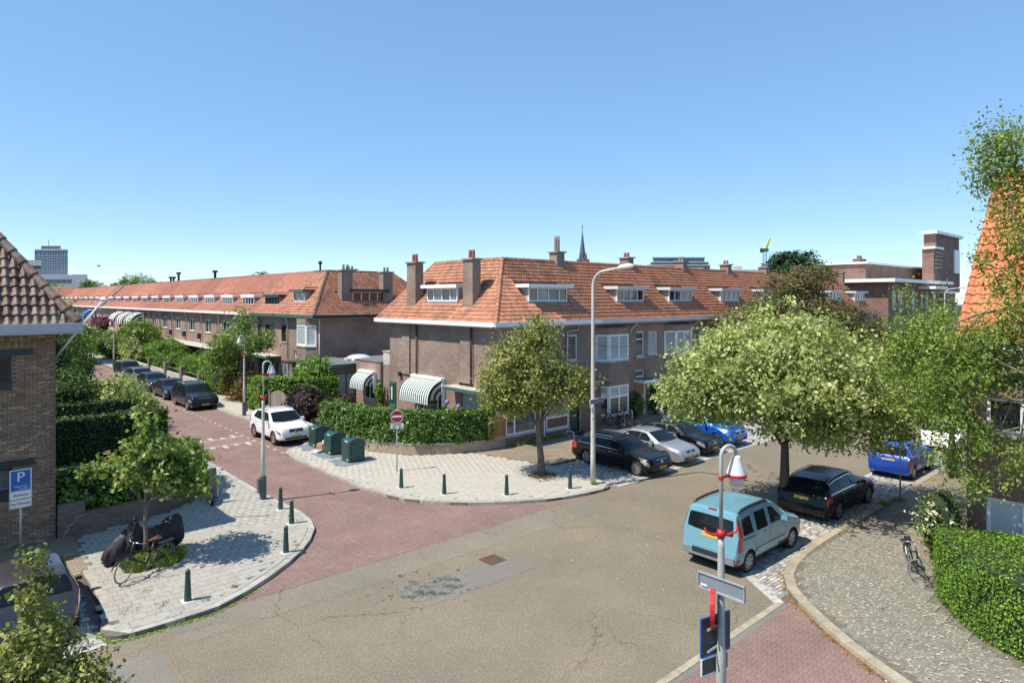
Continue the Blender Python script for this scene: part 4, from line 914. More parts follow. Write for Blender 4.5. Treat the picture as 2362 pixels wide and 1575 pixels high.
# the long row of alike terraced houses
HW = 5.72; V1 = 54.8
ORDS = ['first', 'second', 'third', 'fourth', 'fifth', 'sixth', 'seventh', 'eighth', 'ninth', 'tenth', 'eleventh', 'twelfth', 'thirteenth']
def left_house(green):
    a, b_ = V1, V1+HW; h = thing('terraced_house', '', 'house', (26, (a+b_)/2, 0), group='long terrace on the red street')
    F_ = FU(22.6); m = MB(); big = (a+1.55, a+3.6, 4.1, 5.5); nar = (a+4.75, a+5.4, 4.05, 5.45)
    wall(m, F_, a, b_, 0, 6.3, [big, nar, (a+.6, a+1.2, .0, 2.3), (a+1.6, a+5.2, .6, 2.5)]); m.build('wall', 'brick_pink', h); m = MB(); m.box(29.1, 29.2, a, b_, 0, 6.3); m.build('rear_wall', 'brick_pink', h)
    fr = 'green_dark' if green else 'white_paint'
    window(F_, h, *big, 2, frame=fr, pane=['glass_mid', 'glass_dark']); window(F_, h, *nar, 1, frame=fr, pane='glass_mid'); window(F_, h, a+1.6, a+5.2, .6, 2.5, 3, frame=fr, pane='glass_mid')
    q = MB(); F_.box(q, a+.6, a+1.2, 0, 2.3, -.15, -.1); q.build('door', 'green_dark', h)
    q = MB(); F_.box(q, a+4.7, a+5.45, 3.35, 3.95, .0, .3); q.build('window_box', 'black_plastic', h)
    q = MB(); F_.box(q, a+.02, b_, 2.65, 2.85, 0, 1.25); F_.box(q, a+.03, b_-.01, 2.85, 2.865, 0, 1.22, 1); q.build('canopy', ['green_trim' if green else 'white_paint', 'roofing_light'], h)
    rm = MB(); rm.poly([(UE, a, ZE+lo), (XR, a, ZRG+lo), (XR, b_, ZRG+lo), (UE, b_, ZE+lo)]); rm.poly([(XR, a, ZRG+lo), (29.2, a, ZE+lo), (29.2, b_, ZE+lo), (XR, b_, ZRG+lo)]); r_ = rm.build('roof', 'tile_pink', h)
    d0, d1 = a+1.3, a+4.2
    def ins(s, t):
        v = b_-s; h_ = t*HR
        return t < TLEN-.1 and not (d0-.25 < v < d1+.25 and .7 < h_ < 1.75)
    o = addobj('roof_tiles', inst_mesh('roof_tiles', *TP, [np.array(M) for M in facing_u(b_, a, ins, ZE, UE, TLEN)], 'tile_pink'), r_); tag(o, kind='stuff')
    q = MB(); ridge_caps(q, (XR, a, ZRG+.03), (XR, b_, ZRG+.03)); q.build('ridge_tiles', 'tile_pink', r_, True)
    gutter(h, FU(UE+.12), a, b_, ZE+.06, 'green_trim' if green else 'white_paint', dep=.3); q = MB(); q.box(UE, 22.7, a, b_, 6.2, 6.23); q.build('soffit', 'white_dull', h)
    dormer(h, FU(22.85), None, d0, d1, 7.12, 7.92, (1, 1, 1, 1), frame=fr, cheek='pink_cheek', roofm=fr if not green else 'green_dark', pane='glass_dark', depth=1.1, over=.3, top='roofing_light', th=.26, apron='white_dull', ov_front=.1)
    pipe(h, [(22.2, a+4.1, 6.2), (22.5, a+4.45, 5.6), (22.5, a+4.45, 2.8)], .05, 'black_plastic' if green else 'white_dull')
    return h
hg = left_house(True); hg['label'] = 'terraced house with green dormer and green canopy next to the hipped end house'
hp = left_house(False); hp.location.y += HW
row_l = [hp]
for k in range(2, 13):
    c = copy_tree(hp); c.location.y = hp.location.y+HW*(k-1); row_l.append(c)
for k, h in enumerate(row_l): h['label'] = '%s house with white dormer in the long terrace, counted from the green-dormered one' % ORDS[k]
# second block further down the street, behind a stepped fire wall
VB = V1+HW*13
fw_ = MB(); fw_.poly([(UE-.25, VB, 5.9), (UE-.25, VB, 6.75), (XR-.3, VB, ZRG+.1), (29.4, VB, 6.6), (29.4, VB, 0), (22.6, VB, 0), (22.6, VB, 5.9)]); fw_.poly([(UE-.25, VB+.35, 5.9), (22.6, VB+.35, 5.9), (22.6, VB+.35, 0), (29.4, VB+.35, 0), (29.4, VB+.35, 6.6), (XR-.3, VB+.35, ZRG+.1), (UE-.25, VB+.35, 6.75)])
fw_.quad((UE-.25, VB, 5.9), (UE-.25, VB+.35, 5.9), (UE-.25, VB+.35, 6.75), (UE-.25, VB, 6.75)); fw_.quad((UE-.25, VB, 6.75), (UE-.25, VB+.35, 6.75), (XR-.3, VB+.35, ZRG+.1), (XR-.3, VB, ZRG+.1))
tag(fw_.build('fire_wall', 'concrete'), 'grey rendered fire wall between the two blocks of the terrace', 'wall')
for k in range(9):
    c = copy_tree(hp); c.location.y = hp.location.y+HW*(12+k)+.4; c['label'] = '%s house beyond the grey fire wall in the far block' % ORDS[k]
    c['group'] = 'far block of the terrace'
far = thing('terraced_row', 'distant red-roofed row closing the far end of the red street', 'house', (10, 200, 0))
m = MB(); m.box(-5, 30, 196, 206, 0, 6.4); m.build('wall', 'brick_pink', far); m = MB(); m.poly([(-5.5, 195.4, 6.4), (30.5, 195.4, 6.4), (28, 201, 11), (-3, 201, 11)]); m.poly([(30.5, 195.4, 6.4), (30.5, 206.5, 6.4), (28, 201, 11)]); m.poly([(-5.5, 206.5, 6.4), (-3, 201, 11), (28, 201, 11), (30.5, 206.5, 6.4)]); m.poly([(-5.5, 195.4, 6.4), (-3, 201, 11), (-5.5, 206.5, 6.4)]); m.build('roof', 'tile_pink', far)
for k in range(9): window(FV(196), far, -3+k*3.6, -1.4+k*3.6, 3.6, 5.2, 2, d=.02)
# black and white awnings and rooftop vents on the terrace
for k, (v, mt) in enumerate(((104.5, 'awning_black'), (110.2, 'awning_black'), (116, 'awning_black'), (141, 'blue_awning'))):
    o = thing('terrace_awning', ['near striped curved awning on the long terrace', 'middle striped curved awning on the long terrace', 'far striped curved awning on the long terrace', 'blue curved awning far down the terrace'][k], 'awning', (21.6, v, 3.9), group='curved awnings on the terrace'); awning(o, 22.45, v-2.2, v+2.2, 5.75, 4.2, 1.6, mt)
for k, (v, x, hgt) in enumerate(((97, 25.6, 1.1), (101, 26, .6), (104, 26.4, .7), (83, 26, .9))):
    q = MB(); q.box(x-.12, x+.12, v-.12, v+.12, 10.1, 10.1+hgt); q.box(x-.25, x+.25, v-.25, v+.25, 10.1+hgt, 10.35+hgt)
    tag(q.build('roof_vent', 'black_plastic'), ['tall black vent with wide cap', 'short black vent', 'third black vent', 'nearest black vent'][k]+' on the ridge of the long terrace', 'vent')

# ---------------------------------------------------------------- near left house with brown pantiles
nl = thing('brick_house', 'dark brown brick house at the left edge with brown pantile roof', 'house', (-2, 30, 0))
ZN = 6.95; UN, VN = 3.55, 24.8; VW = 25.4; UW = 3.08
ops = [(.2, 1.9, 5.17, 5.97), (.1, 1.94, 1.72, 2.5)]
m = MB(); F_ = Face((0, VW+.03), (1, 0), (0, -1)); wall(m, F_, -9, UW-.03, 0, 6.75, ops, th=.2); Fs = Face((UW-.03, 0), (0, 1), (1, 0)); wall(m, Fs, VW+.03, 36, 0, 6.75); nw = m.build('wall', 'mortar', nl)
# its bricks, laid one by one
bv, bf = slabproto(.205, .056, .03, .004); ms = []
def brickat(x, z, rot=False, d=0): return Matrix.Translation((x, VW+.03-d, z)) @ Matrix.Rotation(R(90), 4, 'X') @ (Matrix.Rotation(R(90), 4, 'Z') if rot else Matrix())
row = 0; z = .04
while z < 6.72:
    x = -1.0+(.11 if row % 2 else 0)
    while x < UW+.02:
        L2 = .1
        in_op = any(o[0]-L2 < x < o[1]+L2 and o[2]-.03 < z < o[3]+.03 for o in ops); lint = (x < 2.5 and (5.96 < z < 6.2 or 2.5 < z < 2.72)) or (x < 2.45 and z > 6.2)
        if not in_op and not lint and x+.1 < UW+.01: ms.append(brickat(x, z, d=random.uniform(-.006, .003)))
        x += .216
    z += .0665; row += 1
x = -1.0
while x < 2.4:
    for zc in (6.31, 6.525): ms.append(brickat(x, zc, True))
    x += .066
vis = lambda M: (0 if M[0][3] > 1.5 else 5)+abs(M[2][3]-4.2)*.1
pieces(nw, 'brick', (bv, bf), ms, 'brick_piece', 300, 'bricks', key=vis)
for a, b_, c, d_ in ((-1, 2.45, 5.98, 6.17), (-1, 2.5, 2.52, 2.7)):
    q = MB(); F_.box(q, a, b_, c, d_, -.05, .035); q.build('lintel', 'blue_black', nl)
for o in ops:
    window(F_, nl, o[0], o[1], o[2], o[3], 2, frame='blue_black', pane='glass_dark' if o[2] > 4 else 'glass_mid', fw=.08, sill=None); q = MB(); F_.box(q, o[0], o[1]+.03, o[2]-.24, o[2]-.005, -.1, .045); q.build('sill', 'blue_black', nl)
PN = 2.75/1.88
m = MB(); D = 3.6
m.poly([(UN, VN, ZN-.04), (UN-D, VN+D, ZN+PN*D-.04), (-9, VN+D, ZN+PN*D-.04), (-9, VN, ZN-.04)]); m.poly([(UN, VN, ZN-.04), (UN, 36, ZN-.04), (UN-D, 36, ZN+PN*D-.04), (UN-D, VN+D, ZN+PN*D-.04)]); nr_ = m.build('roof', 'tile_brown', nl)
TN = math.hypot(D, PN*D); HN = D/TN
BT = tile_proto(.235, .36, 8, .075, .07)
tl = slope_tiles((-1.6, VN, ZN), (1, 0, 0), Vector((0, 1, PN)), lambda s, t: -1.6+s < UN-t*HN-.05, UN+1.6, TN, w=.235, l=.36)
pieces(nr_, 'roof_tile', BT, tl, 'tile_brown', 300, 'roof_tiles')
a, b_ = Vector((UN, VN, ZN+.06)), Vector((UN-D, VN+D, ZN+PN*D+.06)); k = 14
for i in range(k):
    q = MB(); p0 = a.lerp(b_, i/k); p1 = a.lerp(b_, (i+1.05)/k); q.tube([p0, p0.lerp(p1, .12), p1], [.165, .16, .125], 12); q.build('hip_tile', 'tile_brown', nr_, True, 40)
q = MB(); q.box(-9, UN+.12, VN-.28, VN+.1, 6.72, 6.99); q.box(UN-.12, UN+.12, VN+.1, 36, 6.72, 6.99); q.box(-9, UN+.1, VN-.26, VN+.6, 6.66, 6.72); q.build('gutter', 'grey_light', nl)
fp = thing('flagpole', 'white flagpole slanting up from the corner of the brown brick house', 'flagpole', (3.1, 25.6, 6.0)); q = MB(); pA, pB = Vector((3.1, 25.75, 5.85)), Vector((4.22, 24.55, 7.72)); q.tube([pA, pB], [.035, .03], 8); q.build('pole', 'white_paint', fp, True)
q = MB(); dv = (pB-pA).normalized(); q.tube([pB, pB+dv*.05], .06, 8); q.tube([pB+dv*.02+Vector((-.1, .06, .03)), pB+dv*.02+Vector((.12, -.08, -.02))], .03, 6); q.build('pole_head', 'white_paint', fp, True)

# ---------------------------------------------------------------- near right house with steep orange roof
nh = thing('brick_house', 'brick house behind the birch at the right edge with steep bright orange pantile roof', 'house', (26, 2, 0))
UR, VG = 22.0, 5.3
o1, o2 = (2.2, 4.65, 3.95, 4.95), (2.0, 4.65, .75, 2.1)
m = MB(); wall(m, FU(22.5), -8, 5.1, 0, 6.5, [o1, o2]); m.quad((22.5, 5.1, 0), (31, 5.1, 0), (31, 5.1, 6.5), (22.5, 5.1, 6.5)); m.poly([(22.5, 5.1, 6.5), (31, 5.1, 6.5), (27, 5.1, 11.5)]); m.build('wall', 'brick_red', nh)
window(FU(22.5), nh, *o1, 3, pane=['glass_dark', 'glass_mid'], fw=.1); window(FU(22.5), nh, *o2, (1.1, 1, 1), pane='glass_pale', fw=.1)
PR = (11.95-6.55)/5.0
m = MB(); m.poly([(UR, VG, 6.5), (UR, -8, 6.5), (27, -8, 11.9), (27, VG, 11.9)]); m.poly([(27, VG, 11.9), (27, -8, 11.9), (32, -8, 6.5), (32, VG, 6.5)]); m.poly([(UR, VG, 6.48), (27, VG, 11.88), (32, VG, 6.48)]); r_ = m.build('roof', 'tile_vivid', nh)
TR = math.hypot(5, 5.4)
tl = slope_tiles((UR, VG, 6.55), (0, -1, 0), Vector((1, 0, PR)), lambda s, t: s < 4.2, 4.4, TR, w=.23, l=.36)
pieces(r_, 'roof_tile', tile_proto(.23, .36, 7, .055, .055), tl, 'tile_vivid', 300, 'roof_tiles')
q = MB(); ridge_caps(q, (27, VG, 11.98), (27, -6, 11.98), .13); q.build('ridge_tiles', 'tile_vivid', r_, True)
q = MB(); q.box(UR-.25, UR+.1, -8, VG+.1, 6.36, 6.6); q.box(UR-.22, 22.6, -8, VG+.05, 6.3, 6.36); q.build('gutter', 'white_paint', nh)

# ---------------------------------------------------------------- brick block with tower at the far right
bb = thing('brick_block', 'flat-roofed red brick block with white eaves and a stepped square tower', 'building', (105, 36, 0))
A_, B_ = 93.7, 29.9
fo = []
for x, w in ((95.3, 1.6), (97.6, 2.3), (101.8, .6), (103.2, 1.6), (107.4, 1.0), (109.5, 1.7), (113, 1.7)): fo += [(x, x+w, 6.4, 8.9), (x, x+w, 2.6, 5.0)]
m = MB(); wall(m, FV(B_), A_, 125, 0, 10, fo); wall(m, FU(A_), B_, 40, 0, 10, [(36.5, 38.6, 7.0, 8.6)]); m.quad((A_, 40, 0), (A_, 40, 10), (125, 40, 10), (125, 40, 0)); m.build('wall', 'brick_red', bb)
for o in fo: window(FV(B_), bb, *o, 1 if o[1]-o[0] < 1.2 else 2, rows=[1.6, .8], pane='glass_mid', fw=.12)
window(FU(A_), bb, 36.5, 38.6, 7.0, 8.6, 2, pane='glass_dark', fw=.12)
q = MB(); q.box(A_-1.3, 119, B_-1.2, 41, 10, 10.45); q.build('eaves', 'white_paint', bb)
q = MB(); q.box(106, 112, B_-2.2, B_, 9.2, 9.6); q.box(112, 118, B_-1.9, B_, 8.6, 8.95); q.build('canopy', 'white_paint', bb)
q = MB(); q.box(98, 128, 34.2, 41, 10.4, 12.75); st = q.build('top_storey', 'brick_red', bb); q = MB(); q.box(97.6, 128, 33.8, 41, 12.75, 13.0); q.build('fascia', 'white_paint', st)
q = MB(); q.box(120.5, 134, 31.5, 33.2, 9, 18.3); tw = q.build('tower', 'brick_red', bb); q = MB(); q.box(119.6, 135, 31.1, 33.5, 18.3, 18.75); q.build('tower_cap', 'white_paint', tw)
q = MB(); q.box(117.5, 121.5, 31.0, 32.6, 10, 15.7); q.build('tower_wing', 'brick_red', tw); q = MB(); q.box(117.1, 121.8, 30.7, 32.8, 15.7, 16.05); q.build('wing_cap', 'white_paint', tw)
q = MB(); q.box(130.5, 133.6, 31.3, 31.5, 12.2, 16.2); q.build('tall_window', 'white_paint', tw)
for k in range(5): q = MB(); q.box(118.0, 121.3, 30.8, 31.0, 12.6+k*.6, 12.9+k*.6); q.build('louvre', 'stone_grey', tw)
q = MB(); q.box(134.2, 143, 33.5, 36, 9, 14.6); q.build('rear_wing', 'brick_red', bb)
chimney(bb, 101, 103.5, 36, 37, 12.8, 13.6, 4, 'x', mat='brick_red', poth=.5)
# ---------------------------------------------------------------- far buildings
def PXD(px, py, d):
    """point seen at photo pixel px,py at depth d metres"""
    a = (px-1181)/1490; return Vector((d*(a*.742+.670), d*(-a*.670+.742), 7.75-(py-690)/1490*d))
def facing_box(mb, px0, px1, py0, py1, d, dep, m=0, z0=None):
    a, b_ = PXD(px0, py0, d), PXD(px1, py0, d); zb = PXD(px0, py1, d).z if z0 is None else z0; e = b_ if (px0+px1)/2 < 1181 else a; fw = Vector((e.x, e.y, 0)).normalized()*dep
    q = [a, b_, b_+fw, a+fw]; mb.hexa([(p.x, p.y, zb) for p in q], [(p.x, p.y, a.z) for p in q], m)
tw = thing('office_tower', 'distant blue-grey glass office tower with dark roof house and mast', 'tower', tuple(PXD(118, 690, 480).to_2d())+(0,)); D0 = 480
m = MB(); facing_box(m, 80, 156.5, 577, 640, D0, 18); m.build('glazing', 'face_blue', tw)
for k in range(9): q = MB(); facing_box(q, 79.7, 156.8, 589+k*5.4, 590.6+k*5.4, D0-.3, 18.6); q.build('floor_band', 'far_grey', tw)
for k in range(14): q = MB(); facing_box(q, 80+k*5.85, 80.5+k*5.85, 577, 636, D0-.4, .5); q.build('mullion', 'far_grey', tw)
q = MB(); facing_box(q, 79.5, 157, 574.8, 577.5, D0-.4, 18.8); q.build('roof_edge', 'far_white', tw)
q = MB(); facing_box(q, 95, 140, 567.5, 575, D0+3, 10); q.build('roof_house', 'slate', tw); q = MB(); facing_box(q, 111.6, 113, 553, 568, D0+4, .4); q.build('mast', 'slate', tw)
q = MB(); facing_box(q, 80, 171, 634, 690, D0-8, 30, z0=0); q.build('base_block', 'far_grey', tw); q = MB(); facing_box(q, 166, 202, 633, 690, D0-14, 30, z0=0); q.build('side_block', 'far_grey', tw)
for k in range(11): q = MB(); facing_box(q, 81+k*8, 86.5+k*8, 644, 651.5, D0-8.3, .5); q.build('window', 'slate', tw)
gb = thing('flat_roof_building', 'grey flat-roofed building with overhanging white roof edge behind the brown roof', 'building', tuple(PXD(40, 690, 75).to_2d())+(0,)); m = MB(); facing_box(m, -60, 78, 612, 690, 75, 8, z0=0); m.build('wall', 'slate', gb); m = MB(); facing_box(m, -80, 95, 600, 613, 74, 10); m.build('roof_slab', 'far_grey', gb)
sp = thing('church_spire', 'slender slate church spire with cross behind the orange roofs', 'church', tuple(PXD(1345, 690, 330).to_2d())+(0,)); c0 = PXD(1345, 600, 330)
m = MB(); facing_box(m, 1330, 1360, 598, 690, 327, 6, z0=0); m.build('tower', 'brick_red', sp); m = MB(); m.lathe([(0, PXD(0, 527, 330).z), (1.1, PXD(0, 570, 330).z), (1.9, PXD(0, 597, 330).z), (2.3, c0.z)], (c0.x+1.5, c0.y+1.8, 0), 8); spi = m.build('spire', 'slate', sp)
q = MB(); t_ = PXD(0, 521, 330).z; q.box(c0.x+1.4, c0.x+1.6, c0.y+1.7, c0.y+1.9, t_-2.2, t_+.6); q.box(c0.x+.8, c0.x+2.2, c0.y+1.75, c0.y+1.85, t_-.5, t_-.3); q.build('cross', 'iron', spi)
for dx in (-7, 7): q = MB(); p = PXD(1345+dx, 590, 328); q.lathe([(0, p.z+2), (.5, p.z-.6), (.5, c0.z)], (p.x, p.y, 0), 6); q.build('pinnacle', 'slate', sp)
ab = thing('apartment_block', 'distant white and glass apartment block with set-back top floor', 'building', tuple(PXD(1565, 690, 300).to_2d())+(0,))
m = MB(); facing_box(m, 1497, 1638, 611, 690, 300, 16, z0=0); m.build('wall', 'far_grey', ab)
for k, (a, b_, y0, y1, mt) in enumerate(((1507, 1625, 594, 603, 'glass_blue'), (1500, 1634, 606, 610, 'glass_blue'), (1497, 1620, 613, 617, 'glass_blue'), (1497, 1620, 620, 624, 'glass_blue'))): q = MB(); facing_box(q, a, b_, y0, y1, 298.6+k*.2, 15); q.build('window_band', mt, ab)
for a, b_, y in ((1503, 1637, 603.5), (1494, 1639, 610.5), (1494, 1622, 617.5)): q = MB(); facing_box(q, a, b_, y, y+2.2, 297.5, 17); q.build('floor_slab', 'far_white', ab)
q = MB(); facing_box(q, 1505, 1627, 593, 594.5, 298, 17); q.build('roof_slab', 'far_white', ab)
for k in range(9): q = MB(); facing_box(q, 1626+k*.0+(k % 3)*3.5, 1628+(k % 3)*3.5, 613+(k//3)*5, 616+(k//3)*5, 299.8, .4); q.build('window', 'slate', ab)
wb = thing('white_building', 'distant low white building between the chimneys and the crane', 'building', tuple(PXD(1710, 690, 280).to_2d())+(0,)); m = MB(); facing_box(m, 1680, 1765, 622, 690, 280, 20, z0=0); m.build('wall', 'far_white', wb); m = MB(); facing_box(m, 1690, 1712, 614, 622, 282, 8); m.build('roof_house', 'far_white', wb)
cr = thing('tower_crane', 'yellow jib tower crane with teal lattice mast', 'crane', tuple(PXD(1764, 690, 350).to_2d())+(0,))
m = MB(); D0 = 350
for dx, dy in ((-4, 0), (4, 0), (-4, 1.6), (4, 1.6)): p = PXD(1764+dx, 690, D0+dy); t = PXD(1764+dx, 578, D0+dy); m.tube([(p.x, p.y, 0), (t.x, t.y, t.z)], .16, 4)
for k in range(16):
    a = PXD(1760, 690-k*7, D0); b_ = PXD(1768, 683-k*7, D0); m.tube([a, b_], .1, 4); a = PXD(1768, 690-k*7, D0+1.6); b_ = PXD(1760, 683-k*7, D0+1.6); m.tube([a, b_], .1, 4)
m.build('mast', 'crane_teal', cr)
m = MB(); facing_box(m, 1757, 1773, 573, 580, D0-1, 3); m.build('slewing_ring', 'crane_teal', cr); m = MB(); facing_box(m, 1753, 1760, 573, 582, D0-1.5, 3); m.build('counterweight', 'iron', cr)
m = MB(); m.tube([PXD(1763, 576, D0), PXD(1775, 549, D0)], [.55, .3], 4); m.tube([PXD(1767, 576, D0), PXD(1777, 549, D0)], [.5, .3], 4); m.build('jib', 'crane_yellow', cr)
# ================================================================ VEGETATION
def unit(a): return a/np.maximum(np.linalg.norm(a, axis=1, keepdims=True), 1e-6)
def leaf_quads(P, size, nrm=None, up=.6, outw=.8, aspect=.62, jitter=1.0):
    N = len(P); n = RNG.normal(size=(N, 3))*jitter; n[:, 2] += up
    if nrm is not None: n += nrm*outw
    n = unit(n); t = unit(np.cross(n, RNG.normal(size=(N, 3)))); b = np.cross(n, t)
    L = (size*(.55+.8*RNG.random(N)))[:, None]; W = L*aspect
    v = np.empty((N, 4, 3)); v[:, 0] = P-t*L/2; v[:, 1] = P+b*W/2+t*L*.06; v[:, 2] = P+t*L/2-n*L*.12; v[:, 3] = P-b*W/2+t*L*.06
    return v.reshape(-1, 3)
def foliage(name, P, size, mat, parent, nrm=None, tint=None, **k):
    v = leaf_quads(P, size, nrm, **k); t = RNG.random(len(P)) if tint is None else tint
    me = fastmesh(name, v, 4, mat, t); return addobj(name, me, parent)
def clump_points(blobs, nclump, nleaf, spread, shell=2.4, flat=.7):
    """leaf positions in clumps through ellipsoids, denser near the outside"""
    B = np.array(blobs, dtype=float); w = (B[:, 3]*B[:, 4]*B[:, 5])**.75; w /= w.sum()
    idx = RNG.choice(len(B), size=nclump, p=w); d = unit(RNG.normal(size=(nclump, 3))); r = RNG.random(nclump)**(1/shell)*RNG.uniform(.82, 1.1, nclump)
    C = B[idx, :3]+d*B[idx, 3:6]*r[:, None]; cent = B[idx, :3]
    k = np.maximum(3, (nleaf*RNG.uniform(.4, 1.6, nclump)).astype(int)); I = np.repeat(np.arange(nclump), k)
    sp = RNG.uniform(.55, 1.35, nclump)*spread
    P = C[I]+RNG.normal(size=(len(I), 3))*sp[I][:, None]*np.array([1, 1, flat])
    nr = unit(P-cent[I]); tc = RNG.random(nclump); tint = np.clip(.45*tc[I]+.55*RNG.random(len(I)), 0, .999)
    return P, nr, C, tint
def limb(mb, a, b, r0, r1, n=6, bend=.12, seg=4):
    a, b = Vector(a), Vector(b); L = (b-a).length; o = Vector((random.uniform(-1, 1), random.uniform(-1, 1), random.uniform(.1, .9)))*L*bend; pts = []
    for i in range(seg+1):
        t = i/seg; pts.append(a.lerp(b, t)+o*math.sin(math.pi*t)*(1-.3*t))
    mb.tube(pts, [r0+(r1-r0)*i/seg for i in range(seg+1)], n, cap=False); return pts
def tree(name, label, base, th, tr, blobs, ncl, nlf, size, spread, leaf, bark='bark', limbs=14, group=None, lean=(0, 0), shell=2.4, up=.6, outw=.8, cat='tree', top=None, trunk_z0=0, flat=.7):
    """base x,y,z; blobs are relative to the base"""
    o = thing(name, label, cat, base, group=group); bx, by, bz = base; mb = MB()
    top = top or th*1.5; W = lambda p: (p[0]+bx, p[1]+by, p[2]+bz)
    P, nr, C, tint = clump_points([(b[0]+bx, b[1]+by, b[2]+bz, *b[3:]) for b in blobs], ncl, nlf, spread, shell, flat)
    keep = P[:, 2] > bz+.05; P, nr, tint = P[keep], nr[keep], tint[keep]
    k = 6; tp = [Vector(W((lean[0]*(i/k)+random.gauss(0, tr*.12), lean[1]*(i/k)+random.gauss(0, tr*.12), trunk_z0-.08+(top-trunk_z0)*i/k))) for i in range(k+1)]; tp[0] = Vector(W((0, 0, trunk_z0-.08)))
    rad = [tr*(1.25 if i == 0 else 1-.75*i/k) for i in range(k+1)]; mb.tube(tp, rad, 10)
    for i in RNG.choice(len(C), size=min(limbs, len(C)), replace=False):
        c = Vector(C[i]); t = min(.97, random.uniform(.72, 1.15)*th/top); f = t*k; j = min(int(f), k-1); p = tp[j].lerp(tp[j+1], f-j)
        r0 = tr*random.uniform(.22, .42); pts = limb(mb, p, p.lerp(c, .92), r0, .012, 6, .1)
        for q in range(2):
            e = C[RNG.integers(len(C))]; e = Vector(e)
            if (e-pts[2]).length < .6*(c-p).length+.4: limb(mb, pts[2], e, r0*.45, .008, 5, .1, 3)
    mb.build('trunk', bark, o, True)
    foliage('crown', P, size, leaf, o, nr, tint, up=up, outw=outw)
    return o
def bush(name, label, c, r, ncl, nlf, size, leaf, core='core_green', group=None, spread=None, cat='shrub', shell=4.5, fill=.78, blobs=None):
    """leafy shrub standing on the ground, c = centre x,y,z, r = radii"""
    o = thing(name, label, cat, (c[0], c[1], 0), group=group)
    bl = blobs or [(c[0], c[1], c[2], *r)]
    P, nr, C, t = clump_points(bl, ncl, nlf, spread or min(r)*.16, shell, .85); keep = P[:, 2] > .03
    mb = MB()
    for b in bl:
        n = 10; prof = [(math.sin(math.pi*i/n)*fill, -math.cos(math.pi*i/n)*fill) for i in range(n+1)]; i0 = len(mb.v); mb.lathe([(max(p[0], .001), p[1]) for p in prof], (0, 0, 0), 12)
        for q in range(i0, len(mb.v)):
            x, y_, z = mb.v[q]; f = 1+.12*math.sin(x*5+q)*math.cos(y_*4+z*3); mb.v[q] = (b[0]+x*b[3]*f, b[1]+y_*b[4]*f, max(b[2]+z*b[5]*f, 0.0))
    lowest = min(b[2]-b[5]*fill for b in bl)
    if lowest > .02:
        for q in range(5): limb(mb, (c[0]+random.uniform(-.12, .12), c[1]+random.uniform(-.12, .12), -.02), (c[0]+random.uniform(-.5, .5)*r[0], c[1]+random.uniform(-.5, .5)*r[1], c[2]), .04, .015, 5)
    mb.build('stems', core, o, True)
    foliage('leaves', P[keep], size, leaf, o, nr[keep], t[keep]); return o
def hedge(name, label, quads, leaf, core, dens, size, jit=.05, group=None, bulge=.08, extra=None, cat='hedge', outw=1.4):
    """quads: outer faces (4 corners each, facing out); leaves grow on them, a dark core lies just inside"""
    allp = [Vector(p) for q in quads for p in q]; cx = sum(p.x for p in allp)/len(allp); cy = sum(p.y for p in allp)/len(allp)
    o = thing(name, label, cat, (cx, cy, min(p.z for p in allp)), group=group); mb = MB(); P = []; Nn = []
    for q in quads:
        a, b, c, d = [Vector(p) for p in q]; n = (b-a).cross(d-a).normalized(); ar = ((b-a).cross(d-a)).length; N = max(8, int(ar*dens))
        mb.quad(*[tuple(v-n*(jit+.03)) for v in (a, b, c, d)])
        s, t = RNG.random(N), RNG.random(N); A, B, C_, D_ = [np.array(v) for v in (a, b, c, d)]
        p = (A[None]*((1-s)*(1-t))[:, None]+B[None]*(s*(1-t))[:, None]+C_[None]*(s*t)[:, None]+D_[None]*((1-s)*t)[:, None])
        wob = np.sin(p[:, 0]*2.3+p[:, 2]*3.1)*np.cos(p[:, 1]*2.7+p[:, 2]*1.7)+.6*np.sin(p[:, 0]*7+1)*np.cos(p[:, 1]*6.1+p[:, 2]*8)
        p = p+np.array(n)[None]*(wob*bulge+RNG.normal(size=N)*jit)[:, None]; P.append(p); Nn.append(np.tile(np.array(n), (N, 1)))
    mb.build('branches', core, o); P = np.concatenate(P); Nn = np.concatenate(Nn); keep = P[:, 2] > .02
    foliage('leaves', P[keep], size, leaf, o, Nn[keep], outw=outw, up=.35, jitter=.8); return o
def path_quads(path, z0, z1, w, side=1, top=True, back=True, ends=True):
    """faces of a hedge that follows a path; the path is its front foot, w its thickness to the given side"""
    P = [Vector((*p, 0)) for p in path]; N = []
    for i in range(len(P)):
        t = (P[min(i+1, len(P)-1)]-P[max(i-1, 0)]).normalized(); N.append(Vector((-t.y, t.x, 0))*side)
    q = []; f = lambda p, z: (p.x, p.y, z)
    for i in range(len(P)-1):
        a, b, a2, b2 = P[i], P[i+1], P[i]+N[i]*w, P[i+1]+N[i+1]*w
        fr = [f(a, z0), f(b, z0), f(b, z1), f(a, z1)]; bk = [f(b2, z0), f(a2, z0), f(a2, z1), f(b2, z1)]; tp = [f(a, z1), f(b, z1), f(b2, z1), f(a2, z1)]
        if side < 0: fr, bk, tp = fr[::-1], bk[::-1], tp[::-1]
        q.append(fr)
        if back: q.append(bk)
        if top: q.append(tp)
    if ends:
        for i, s in ((0, 1), (len(P)-1, -1)):
            a, a2 = P[i], P[i]+N[i]*w; e = [f(a2, z0), f(a, z0), f(a, z1), f(a2, z1)]
            if s*side < 0: e = e[::-1]
            q.append(e)
    return q

